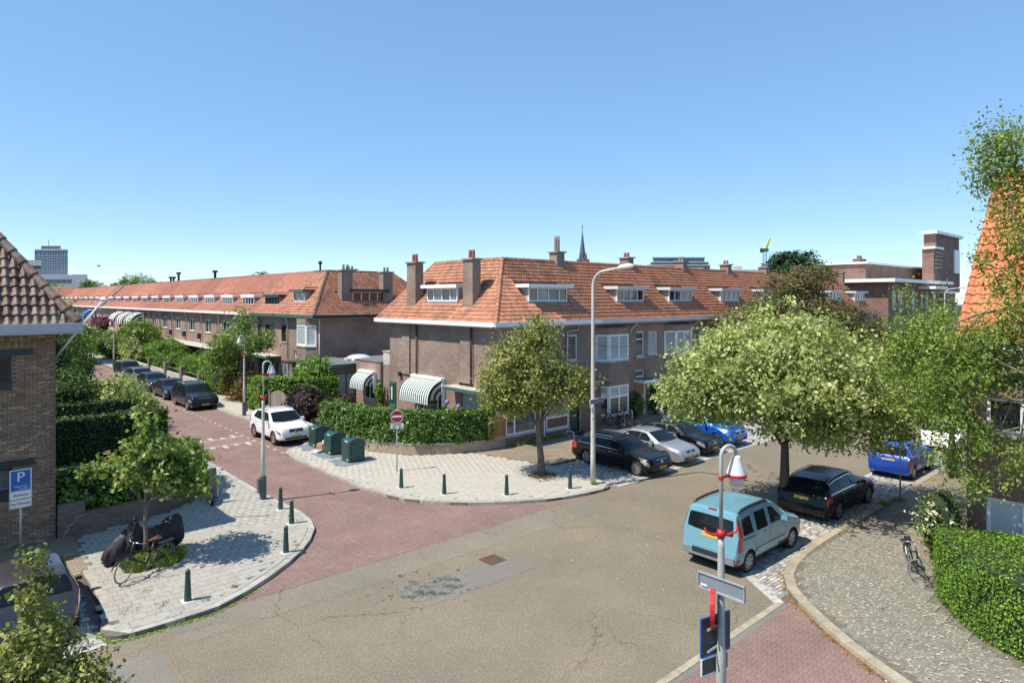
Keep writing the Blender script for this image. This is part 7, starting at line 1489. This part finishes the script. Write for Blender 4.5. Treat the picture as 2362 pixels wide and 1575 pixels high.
    # (labels above single each one out)
# --- hook-necked street lamps
def hook_lamp(label, x, y, ang, T=5.34, bracket=True, light='pole_cream', base=True, bdir=90):
    o = thing('street_lamp', label, 'street lamp', (x, y, 0), ang, group='hook-necked street lamps', local=True)
    m = MB(); m.tube([(0, 0, -.05), (0, 0, 1.95), (0, 0, 2.1), (0, 0, 3.7), (0, 0, 3.85)], [.085, .08, .06, .055, .045], 12); rr = .16; pts = [(0, 0, 3.85), (0, 0, T-rr)]
    for k in range(1, 11): a = math.pi*k/10; pts.append((rr-rr*math.cos(a), 0, T-rr+rr*math.sin(a)))
    pts.append((2*rr, 0, T-rr-.06)); m.tube(pts, .032, 10); m.build('pole', light, o, True)
    if base: m = MB(); m.tube([(0, 0, -.04), (0, 0, .9)], .125, 12); m.box(-.2, -.05, -.1, .1, .28, .82); m.build('pole_base', 'pole_dark', o)
    hx = 2*rr; m = MB(); m.lathe([(.001, T-.16), (.045, T-.17), (.075, T-.2), (.08, T-.23), (.155, T-.46), (.162, T-.5), (.155, T-.52), (.001, T-.52)], (hx, 0, 0), 24); sh = m.build('lamp_shade', 'lamp_white', o, True, 35)
    m = MB(); m.lathe([(.164, T-.475), (.172, T-.48), (.172, T-.522), (.16, T-.526)], (hx, 0, 0), 24); m.tube([(0, 0, T-.54), (0, 0, T-.48)], .045, 10); m.tube([(0, 0, T-.5), (hx-.15, 0, T-.5)], .02, 6); m.build('shade_ring', 'red_paint', o, True, 35)
    m = MB(); m.lathe([(.11, T-.52), (.118, T-.54), (.108, T-.67), (.001, T-.685)], (hx, 0, 0), 18); m.build('lamp_glass', 'lamp_glass', sh, True)
    if bracket:
        m = MB(); m.tube([(0, 0, 3.86), (0, 0, 3.98)], .066, 10)
        for s_ in (-1, 1): m.tube([(b_*math.cos(R(bdir)), b_*math.sin(R(bdir)), c_) for b_, c_ in ((0, 3.92), (s_*.12, 3.9), (s_*.24, 3.95), (s_*.27, 4.02))], [.035, .026, .02, .012], 6)
        m.build('flag_bracket', 'red_paint', o, True)
    return o
hook_lamp('hook-necked street lamp with red rings on the left corner by the red street', 9.62, 25.05, R(0)); hook_lamp('hook-necked street lamp beside the black minivan down the red street', 15.6, 43.9, R(180)); hook_lamp('furthest hook-necked lamp far down the red street', 15.6, 84.8, R(180))
LX, LY = 9.62, 5.55
fl = hook_lamp('hook-necked street lamp in the foreground carrying the backs of traffic signs', LX, LY, R(-18), light='pole_grey', base=False, bdir=-24)
# backs of the signs on the foreground lamp
sg = thing('street_name_board', 'grey back of a long street name board on the foreground lamp post', 'sign', (LX, LY, 3.2)); m = MB(); m.box(LX-.1, LX-.085, LY-.47, LY+.36, 2.98, 3.24); m.build('panel', 'sign_back', sg)
for z in (2.98, 3.225): q = MB(); q.box(LX-.125, LX-.083, LY-.47, LY+.36, z-.008, z+.012); q.build('rim', 'galvanised', sg)
for y_ in (-.47, .345): q = MB(); q.box(LX-.125, LX-.083, LY+y_, LY+y_+.015, 2.99, 3.22); q.build('rim', 'galvanised', sg)
q = MB(); q.box(LX-.129, LX-.126, LY+.18, LY+.3, 3.03, 3.06); q.build('sticker', 'sign_white', sg); q = MB(); q.tube([(LX, LY, 3.06), (LX, LY, 3.16)], .07, 10); q.build('clamp', 'galvanised', sg)
vd = Vector((.865, .5, 0)); nd = Vector((-.5, .865, 0)); c0 = Vector((LX, LY, 2.7))+nd*.12
rd = thing('round_sign', 'round red-rimmed traffic sign seen edge-on on the foreground lamp post', 'sign', tuple(c0)); m = MB(); n_ = 24
def disc(mb, c, ax, ay, nn, r0, r1, d0, d1, mi=0, n=24):
    P = [[tuple(c+ax*math.cos(2*math.pi*k/n)*r_+ay*math.sin(2*math.pi*k/n)*r_+nn*d) for k in range(n)] for r_, d in ((r0, d0), (r1, d0), (r1, d1), (r0, d1))]
    for k in range(n):
        j = (k+1) % n
        for a in range(4): mb.quad(P[a][k], P[a][j], P[(a+1) % 4][j], P[(a+1) % 4][k], mi)
Zv = Vector((0, 0, 1)); disc(m, c0, vd, Zv, nd, .001, .30, 0, .02); m.build('plate', 'sign_dark', rd); m = MB(); disc(m, c0, vd, Zv, nd, .28, .325, -.02, .05); m.build('rim', 'red_paint', rd)
def board(o, c, ax, nn, w, h, mat, rim, th=.015):
    m = MB(); X = ax*w/2; Y = Zv*h/2; b0 = [c-X-Y, c+X-Y, c+X+Y, c-X+Y]; m.hexa([tuple(p-nn*th) for p in b0], [tuple(p) for p in b0]); pl_ = m.build('panel', mat, o)
    if rim:
        m = MB()
        for a, b in ((0, 1), (1, 2), (2, 3), (3, 0)): m.tube([tuple(b0[a]-nn*th/2), tuple(b0[b]-nn*th/2)], .016, 6)
        m.build('rim', rim, o)
    return pl_
ax = Vector((.94, -.34, 0)).normalized(); ax = Vector((.97, -.24, 0)).normalized(); nn = Vector((ax.y, -ax.x, 0))
bs = thing('blue_sign', 'dark back of a blue-rimmed square sign low on the foreground lamp post', 'sign', (LX, LY, 2.2)); board(bs, Vector((LX-.0, LY+.1, 2.24)), ax, nn, .64, .62, 'sign_dark', 'sign_blue')
q = MB(); q.box(LX-.3, LX+.3, LY+.05, LY+.075, 2.4, 2.43); q.box(LX-.3, LX+.3, LY+.05, LY+.075, 2.05, 2.08); q.build('bracket', 'galvanised', bs)
q = MB(); cpt = Vector((LX+.17, LY+.085, 2.36)); disc(q, cpt, ax, Zv, nn, .001, .035, 0, .004, n=12); q.build('maker_mark', 'galvanised', bs)
b2 = thing('blue_sign', 'small white-edged sub-plate under the blue-rimmed sign on the foreground lamp post', 'sign', (LX, LY, 1.75)); board(b2, Vector((LX-.02, LY+.1, 1.76)), ax, nn, .58, .27, 'sign_dark', 'sign_white')
# --- tall street light with street name
tp = thing('tall_lamp_post', 'tall cream lamp post with curved arm carrying a blue street name sign', 'street lamp', (20.65, 17.81, 0))
def tall(o, x, y, s, T=9.05, L=2.1):
    m = MB(); pts = [(x, y, -.05), (x, y, 1.2), (x, y, 8.3)]; rad = [.11, .10, .06]
    for k in range(1, 8): a = math.pi/2*k/7; pts.append((x, y+s*.7*(1-math.cos(a)), 8.3+.62*math.sin(a))); rad.append(.055)
    pts.append((x, y+s*1.35, 9.0)); rad.append(.05); m.tube(pts, rad, 12); m.build('pole', 'pole_cream', o, True)
    m = MB(); m.tube([(x, y+s*1.3, 8.99), (x, y+s*1.5, 9.03), (x, y+s*1.9, 9.06), (x, y+s*L, 9.06)], [.06, .11, .12, .06], 10); m.build('lamp_head', 'lamp_white', o, True)
tall(tp, 20.65, 17.81, -1)
sn = thing('street_name_sign', 'blue street name sign on the tall lamp post', 'sign', (20.65, 17.7, 3.4)); z0 = 3.32
ax2 = Vector((1, .12, 0)).normalized(); nn2 = Vector((ax2.y, -ax2.x, 0)); cc_ = Vector((20.72, 17.66, 3.5)); board(sn, cc_, ax2, nn2, .98, .19, 'sign_navy', 'sign_white', .02); text('Van Hoytemastraat', .118, tuple(cc_+nn2*.004), ax2, nn2, 'sign_white', sn)
q = MB(); board(sn, cc_+Vector((.16, -.0, -.16)), ax2, nn2, .62, .1, 'sign_navy', None, .02)
for nm, x, y, s, lb in (('tall_lamp_post', 46.9, 8.45, 1, 'tall lamp post behind the orange roof, its arm reaching left'), ('tall_lamp_post', 86.4, 21.7, -1, 'distant tall lamp post with curved arm in front of the brick block')):
    o = thing(nm, lb, 'street lamp', (x, y, 0)); tall(o, x, y, s)
# --- no-entry sign
ne = thing('no_entry_sign', 'round red no-entry sign with white sub-plate on a steel pole', 'sign', (15.66, 25.08, 0)); m = MB(); m.tube([(15.66, 25.08, -.02), (15.66, 25.08, 2.78)], .03, 10); m.build('pole', 'galvanised', ne, True)
axn = Vector((.87, -.5, 0)).normalized(); nnn = Vector((-.5, -.87, 0)).normalized(); c0 = Vector((15.66, 25.08, 2.48))+nnn*.045
m = MB(); disc(m, c0, axn, Zv, nnn, .001, .27, -.01, .008); m.build('disc', 'sign_red', ne); m = MB(); disc(m, c0, axn, Zv, nnn, .262, .285, -.014, .012); m.build('rim', 'sign_white', ne)
m = MB(); P = [c0+axn*a*.215+Zv*b*.045+nnn*.012 for a, b in ((-1, -1), (1, -1), (1, 1), (-1, 1))]; m.poly([tuple(p) for p in P]); m.build('bar', 'sign_white', ne)
c1 = c0-Zv*.42; board(ne, c1, axn, nnn, .58, .24, 'sign_white', 'galvanised'); text('uitgezonderd', .068, tuple(c1+nnn*.003+Zv*.06), axn, nnn, 'black_paint', ne)
m = MB()
for sx in (-.13, .13):
    for dx in (-.045, .045): disc(m, c1+axn*(sx+dx)-Zv*.05+nnn*.004, axn, Zv, nnn, .022, .03, 0, .003, n=10)
    m.quad(*[tuple(c1+axn*(sx+a)+Zv*b+nnn*.006) for a, b in ((-.045, -.055), (.045, -.055), (.02, -.01), (-.03, -.01))])
m.build('cycle_symbol', 'black_paint', ne)
# --- parking sign
ps = thing('parking_sign', 'blue P parking sign with two white sub-plates at the left edge', 'sign', (2.03, 24.09, 0)); m = MB(); m.tube([(2.03, 24.09, -.02), (2.03, 24.09, 2.7)], .03, 10); m.build('pole', 'galvanised', ps, True)
axp = Vector((1, .05, 0)).normalized(); nnp = Vector((axp.y, -axp.x, 0)); c0 = Vector((2.03, 24.04, 2.37)); board(ps, c0, axp, nnp, .5, .62, 'sign_blue', 'sign_white'); text('P', .40, tuple(c0+Zv*.09+nnp*.004-axp*.0), axp, nnp, 'sign_white', ps)
text('vergunning-', .07, tuple(c0-Zv*.17+nnp*.004), axp, nnp, 'sign_white', ps); text('houders', .07, tuple(c0-Zv*.24+nnp*.004+axp*.08), axp, nnp, 'sign_white', ps)
for s_, z in (('deelauto', 1.94), ('MyWheels', 1.68)): c1 = Vector((2.03, 24.04, z)); board(ps, c1, axp, nnp, .52, .23, 'sign_white', 'galvanised'); text(s_, .11, tuple(c1+nnp*.004), axp, nnp, 'black_paint', ps)
yp = thing('sign_post', 'slim steel sign post on the near pavement between the black estate and the blue hatchback', 'sign', (27.72, 8.43, 0)); m = MB(); m.tube([(27.72, 8.43, -.02), (27.72, 8.43, 2.9)], .032, 8); m.build('pole', 'galvanised', yp, True); board(yp, Vector((27.72, 8.38, 2.6)), Vector((0, 1, 0)), Vector((-1, 0, 0)), .4, .6, 'sign_blue', 'sign_white')
# --- underground waste containers
bp = None
for (x, y), lb in (((15.12, 28.12), 'green waste container nearest the no-entry sign, rightmost of the three'), ((15.16, 30.05), 'middle green waste container with cardboard leaning behind it'), ((15.3, 32.1), 'green waste container next to the white SUV, leftmost of the three')):
    if bp is None:
        bp = thing('waste_container', lb, 'waste container', (x, y, 0), group='green waste containers', local=True); w, d = .41, .38
        m = MB(); n_ = 10; prof = [(-w, 0), (w, 0)]+[(w*math.cos(math.pi*k/n_*1.0) if 0 else w-2*w*k/n_, .98+.13*math.sin(math.pi*k/n_)) for k in range(n_+1)]
        P = [(p[0], p[1]) for p in prof]; a = [(p[0], -d, p[1]+.02) for p in P]; c = [(p[0], d, p[1]+.02) for p in P]; m.poly(a); m.poly(c[::-1])
        for k in range(len(P)): j = (k+1) % len(P); m.quad(a[j], a[k], c[k], c[j])
        m.build('body', 'bin_green', bp, True, 30)
        q = MB(); q.box(-w-.012, -w+.0, -d+.08, d-.08, .25, .85); q.build('door_panel', 'green_dark', bp); q = MB(); q.box(-w*.75, w*.75, -d-.014, -d, .15, .9); q.build('front_panel', 'bin_green', bp)
        q = MB(); q.lathe([(.09, 1.1), (.09, 1.13), (.04, 1.15), (.035, 1.2), (.08, 1.22), (.08, 1.25), (.03, 1.27), (.03, 1.31), (.001, 1.33)], (-.1, .1, 0), 12); q.build('lifting_knob', 'black_plastic', bp, True)
        q = MB(); q.box(-w-.018, -w-.011, -d+.15, -d+.4, .98, 1.03); q.build('sticker', 'sign_white', bp); q = MB(); q.box(-w-.016, -w-.009, -d+.1, -d+.22, .12, .17); q.build('sticker', 'sign_white', bp)
        for zz in (.3, .8): q = MB(); q.lathe([(.02, -.01), (.001, -.012)], (w*.55, -d-.012, zz), 8, axis=1); q.build('lock', 'steel', bp)
        q = MB(); q.box(-.95, .75, -.75, .75, -.03, .024); q.build('ground_plate', 'bin_plate', bp)
    else:
        c = copy_tree(bp); c.location = (x, y, 0); c['label'] = lb
for k, (x, y, z0, w, d, h, rz, mt, lb) in enumerate(((14.75, 31.0, .02, .7, .45, .06, .3, 'card_white', 'flat white cardboard sheet lying between the waste containers'), (14.9, 31.1, .08, .38, .3, .3, .7, 'card_brown', 'brown cardboard box dumped between the waste containers'), (15.2, 31.05, .02, .5, .12, .5, .2, 'card_white', 'pale folded box propped against the middle waste container'))):
    o = thing('cardboard', lb, 'cardboard', (x, y, z0), rz, local=True); m = MB(); m.box(-w/2, w/2, -d/2, d/2, 0, h); m.build('box', mt, o)
    q = MB(); q.quad((-w/2, -d/2, h), (w/2, -d/2, h), (w/2+.02, -d/2-.12, h+.06), (-w/2+.02, -d/2-.14, h+.05)); q.build('flap', mt, o)
# --- bicycles
def bicycle(label, x, y, rz, lean=.08, wb=1.1, fmat='black_paint', saddle='black_plastic', rack=False, sub=True, steer=0.0, group=None):
    o = thing('bicycle', label, 'bicycle', (x, y, 0), rz, group, local=True); o.rotation_euler = (lean, 0, rz); r_ = .345; n = 26
    for k, wx in enumerate((wb/2, -wb/2)):
        m = MB(); m.lathe([(r_-.022+.022*math.cos(a*math.pi/3), .02*math.sin(a*math.pi/3)) for a in range(6)], (0, 0, 0), n, axis=1, close=True); w = m.build('wheel', 'black_rubber' if not sub else 'pot_grey', o, True); w.location = (wx, 0, r_); w.rotation_euler = (0, 0, steer if k == 0 else 0)
        m = MB(); m.lathe([(r_-.035, -.012), (r_-.028, -.012), (r_-.028, .012), (r_-.035, .012)], (0, 0, 0), n, axis=1, close=True); m.build('rim', 'steel', w)
        m = MB()
        for s_ in range(14): a = 2*math.pi*s_/14; m.tube([(.02*math.cos(a+.4), .02*(-1)**s_, .02*math.sin(a+.4)), ((r_-.03)*math.cos(a), 0, (r_-.03)*math.sin(a))], .0022, 3, cap=False)
        m.tube([(0, -.05, 0), (0, .05, 0)], .02, 8); m.build('spokes', 'steel', w)
    f, b = wb/2, -wb/2; bb = (-.06, 0, .29); st = (-.24, 0, .84); hd = (f-.2, 0, .92); hl_ = (f-.15, 0, .62); m = MB()
    for a, c, rr in ((bb, st, .016), (hl_, bb, .02), (hd, hl_, .018), ((b, .05, r_), bb, .01), ((b, -.05, r_), bb, .01), ((b, .05, r_), (-.2, .02, .7), .009), ((b, -.05, r_), (-.2, -.02, .7), .009), ((f-.18, 0, .82), (-.2, 0, .62), .017)): m.tube([a, c], rr*1.3, 7)
    m.build('frame', fmat, o, True)
    m = MB()
    for s_ in (-1, 1): m.tube([(f-.15, s_*.03, .66), (f-.05, s_*.05, .48), (f, s_*.055, r_)], .011, 6)
    m.build('fork', fmat, o, True)
    m = MB(); m.tube([hd, (f-.23, 0, 1.05)], .013, 6)
    for s_ in (-1, 1): m.tube([(f-.23, 0, 1.05), (f-.2, s_*.12, 1.09), (f-.28, s_*.26, 1.07), (f-.42, s_*.3, 1.05)], .011, 6)
    hb = m.build('handlebar', 'steel', o, True)
    for s_ in (-1, 1): q = MB(); q.tube([(f-.34, s_*.285, 1.055), (f-.44, s_*.305, 1.047)], .017, 7); q.build('grip', saddle, hb, True)
    q = MB(); q.tube([st, (-.26, 0, .93)], .012, 6); q.hexa([(-.42, -.09, .92), (-.08, -.025, .93), (-.08, .025, .93), (-.42, .09, .92)], [(-.41, -.085, .985), (-.08, -.02, .965), (-.08, .02, .965), (-.41, .085, .985)]); q.build('saddle', saddle, o, True, 50)
    for wx, a0, a1 in ((f, 20, 150), (b, 30, 175)):
        q = MB(); pts = [(wx+(r_+.03)*math.cos(R(a0+(a1-a0)*t/8)), 0, r_+(r_+.03)*math.sin(R(a0+(a1-a0)*t/8))) for t in range(9)]; q.tube(pts, .016, 6); q.build('mudguard', fmat, o, True)
    q = MB(); q.box(b-.28, b+.2, -.07, .07, .74, .76); q.tube([(b-.2, .06, .74), (b, .06, r_)], .008, 5); q.tube([(b-.2, -.06, .74), (b, -.06, r_)], .008, 5); q.build('rear_rack', fmat, o)
    q = MB(); q.tube([(-.06, .04, .29), (b, .04, r_)], .035, 6); q.build('chain_case', fmat, o, True); q = MB(); q.tube([(-.06, -.09, .29), (-.06, .09, .29)], .02, 6); q.tube([(-.06, .09, .29), (.04, .1, .17)], .009, 5); q.tube([(-.06, -.09, .29), (-.16, -.1, .41)], .009, 5); q.box(-.0, .09, .09, .17, .155, .18); q.box(-.21, -.11, -.17, -.09, .4, .425); q.build('pedals', 'steel', o)
    if rack:
        q = MB(); z = .74
        for yy in (-.15, 0, .15): q.tube([(f-.12, yy, z), (f+.2, yy, z)], .008, 5)
        for xx in (f-.12, f+.04, f+.2): q.tube([(xx, -.15, z), (xx, .15, z)], .008, 5)
        q.tube([(f-.13, -.13, z), (f-.13, -.13, 1.0), (f-.13, .13, 1.0), (f-.13, .13, z)], .008, 5); q.tube([(f+.15, .1, z), (f, .06, r_)], .007, 5); q.tube([(f+.15, -.1, z), (f, -.06, r_)], .007, 5); q.build('front_rack', fmat, o)
    return o
bicycle('black transport bicycle with brown saddle and front rack leaning on the young tree', 4.5, 20.45, R(-157), -.1, 1.22, saddle='leather', rack=True, steer=.25); bicycle('black city bicycle standing against the privet hedge at the right', 20.5, 5.85, R(212), .1, 1.1, steer=.9)
for k, (x, y, a, lb) in enumerate(((30.9, 24.9, 85, 'leftmost black bicycle at the rack under the bay window'), (31.6, 24.95, 80, 'middle black bicycle at the rack under the bay window'), (32.4, 25.0, 95, 'rightmost black bicycle at the rack under the bay window'), (37.2, 24.8, 100, 'black bicycle beside the climber right of the wooden front door'))): bicycle(lb, x, y, R(a), .05, group='bicycles in front of the terrace', sub=False)
rk = thing('bicycle_rack', 'grey steel hoop rack between the bicycles under the bay window', 'rack', (31.7, 24.7, 0))
for x in (31.25, 32.0):
    m = MB(); m.tube([(x, 24.45, 0), (x, 24.45, .85), (x, 24.55, .95), (x, 24.9, .95), (x, 25.0, .85), (x, 25.0, 0)], .025, 8); m.build('hoop', 'galvanised', rk, True)
# --- covered motorcycle
cm = thing('covered_motorcycle', 'motorcycle under a black cover beside the young tree', 'motorcycle', (4.8, 21.85, 0), R(2), local=True)
ST = [(-1.08, .2, .06, .1), (-1.03, .42, .2, .05), (-.85, .66, .31, .04), (-.6, .86, .37, .04), (-.42, 1.0, .4, .05), (-.3, 1.2, .40, .06), (-.22, 1.27, .38, .08), (-.12, .98, .36, .1), (.1, .88, .33, .12), (.35, .86, .33, .14), (.55, .95, .34, .15), (.7, 1.06, .35, .16), (.88, 1.1, .34, .17), (1.0, 1.04, .32, .18), (1.06, .85, .28, .2), (1.08, .55, .2, .25)]
SC = [(v.x, v.y, v.z) for v in catmull([(p[0], p[1], p[2]) for p in ST], 4)]; Z0 = [v.x for v in catmull([(p[3], 0, 0) for p in ST], 4)]
m = MB(); nr = 40; rows = []
for i, ((x, h, w), z0) in enumerate(zip(SC, Z0)):
    ring = []; w *= .85
    for j in range(nr):
        a = -math.pi/2+2*math.pi*j/nr; cx_, sx_ = math.cos(a), math.sin(a); ex = .8
        yy = w*abs(cx_)**ex*(1 if cx_ >= 0 else -1); tz = .5+.5*abs(sx_)**ex*(1 if sx_ >= 0 else -1); zz = z0+(h-z0)*tz; k_ = max(0, 1-abs(x+.24)/.16)
        yy *= 1-(.35+.3*k_)*tz**2.2
        fold = .6*math.sin(x*19+zz*6+2*math.sin(zz*6))**3+.5*math.sin(x*37-zz*12+1.3*math.sin(x*9)); amp = .07*(1-tz)+.028
        yy += (1 if yy >= 0 else -1)*amp*fold*(0 if abs(cx_) < .15 else 1); zz += .014*math.sin(x*22+yy*13)*tz
        ring.append((x+.02*math.sin(zz*11+j*.7), yy, max(zz, .03)))
    i0 = len(m.v); m.v += ring; rows.append(i0)
for i in range(len(rows)-1):
    for j in range(nr): j2 = (j+1) % nr; m.f.append((rows[i]+j, rows[i+1]+j, rows[i+1]+j2, rows[i]+j2)); m.m.append(0)
m.f.append(tuple(rows[0]+j for j in range(nr))); m.f.append(tuple(rows[-1]+j for j in range(nr))[::-1]); m.m += [0, 0]; cv = m.build('cover', 'cover_black', cm, True, 60)
for x in (-.75, .72): q = MB(); q.lathe([(.2, -.06), (.28, -.05), (.3, 0), (.28, .05), (.2, .06)], (x, 0, .3), 20, axis=1); q.build('wheel', 'black_rubber', cm, True)
# --- scooter half hidden by the young tree
sc_ = thing('scooter', 'dark scooter with mirrors parked by the low wall, half hidden by the young tree', 'scooter', (8.1, 26.15, 0), R(252), local=True)
for x in (-.62, .62): q = MB(); q.lathe([(.14, -.05), (.21, -.055), (.235, 0), (.21, .055), (.14, .05)], (x, 0, .235), 20, axis=1); w = q.build('wheel', 'black_rubber', sc_, True); q = MB(); q.lathe([(.14, -.03), (.001, -.03), (.001, .03), (.14, .03)], (x, 0, .235), 12, axis=1); q.build('rim', 'alu', w)
m = MB(); m.hexa([(-.75, -.14, .35), (.1, -.14, .26), (.1, .14, .26), (-.75, .14, .35)], [(-.8, -.12, .72), (-.05, -.15, .7), (-.05, .15, .7), (-.8, .12, .72)]); m.hexa([(-.1, -.18, .22), (.45, -.18, .22), (.45, .18, .22), (-.1, .18, .22)], [(-.1, -.18, .32), (.45, -.18, .32), (.45, .18, .32), (-.1, .18, .32)]); m.hexa([(.38, -.2, .3), (.5, -.17, .3), (.5, .17, .3), (.38, .2, .3)], [(.3, -.2, .95), (.42, -.12, .98), (.42, .12, .98), (.3, .2, .95)]); m.build('bodywork', 'paint_slate', sc_, True, 40)
q = MB(); q.hexa([(-.75, -.12, .72), (.0, -.12, .72), (.0, .12, .72), (-.75, .12, .72)], [(-.72, -.1, .82), (-.05, -.1, .8), (-.05, .1, .8), (-.72, .1, .82)]); q.build('seat', 'black_plastic', sc_); q = MB(); q.tube([(.62, 0, .235), (.45, 0, .7), (.36, 0, 1.02)], .03, 8); q.tube([(.34, -.33, 1.02), (.38, 0, 1.05), (.34, .33, 1.02)], .018, 6); q.build('handlebar', 'black_plastic', sc_, True)
for s_ in (-1, 1): q = MB(); q.tube([(.36, s_*.2, 1.03), (.38, s_*.32, 1.25)], .008, 5); q.lathe([(.001, -.012), (.06, -.01), (.06, .01), (.001, .012)], (.38, s_*.34, 1.28), 10, axis=0); q.build('mirror', 'chrome', sc_, True)
q = MB(); q.quad((.42, -.16, .98), (.42, .16, .98), (.34, .13, 1.35), (.34, -.13, 1.35)); q.build('windscreen', 'glass_mid', sc_); q = MB(); q.box(-.98, -.8, -.09, .09, .55, .68); q.build('number_plate', 'plate_yellow', sc_)
# --- small things
ho = thing('white_hose', 'loose white hose end curling out of the weeds by the shop front', 'hose', (26.9, 24.6, 0)); m = MB(); m.tube([(26.6, 25.1, .05), (26.8, 24.95, .35), (27.0, 24.75, .25), (26.8, 24.5, .1), (26.7, 24.4, .03)], .035, 7); m.build('tube', 'white_dull', ho, True)
dm = MB(); dm.box(27.5, 28.5, 24.6, 25.25, 0.0, .03); tag(dm.build('door_mat', 'black_rubber'), 'black mat on the pavement in front of the dark shop door', 'door mat')
vp = thing('white_vase', 'white vase by the climber at the terrace front door', 'vase', (36.4, 25.4, 0)); m = MB(); m.lathe([(.001, .0), (.14, .01), (.2, .15), (.12, .32), (.1, .4), (.14, .44)], (36.4, 25.4, 0), 14); m.build('vase_body', 'white_dull', vp, True)
bd = thing('swift', 'small dark swift flying above the far rooftops at the left', 'bird', tuple(PXD(228, 614, 55)), R(20), local=True); m = MB(); m.lathe([(.001, -.16), (.035, -.05), (.04, .05), (.02, .12), (.001, .15)], n=8, axis=0); m.poly([(.06, 0, .01), (-.02, .02, .01), (-.14, .26, .1), (.0, .2, .09)]); m.poly([(.06, 0, .01), (-.02, -.02, .01), (-.14, -.26, .1), (.0, -.2, .09)]); m.poly([(-.12, .01, 0), (-.24, .06, 0), (-.2, 0, 0), (-.24, -.06, 0)]); m.build('body', 'black_plastic', bd)
wr_ = thing('overhead_cable', 'thin sagging black cable across the terrace bay window', 'cable', (30, 25, 5.0)); m = MB(); P = [(29.3, 26.15, 5.3), (30.3, 25.5, 4.95), (31.6, 25.45, 4.75), (33.2, 25.45, 4.8), (35, 26.0, 5.1), (36.2, 26.2, 5.5)]; m.tube(P, .012, 5); m.build('wire', 'black_plastic', wr_)
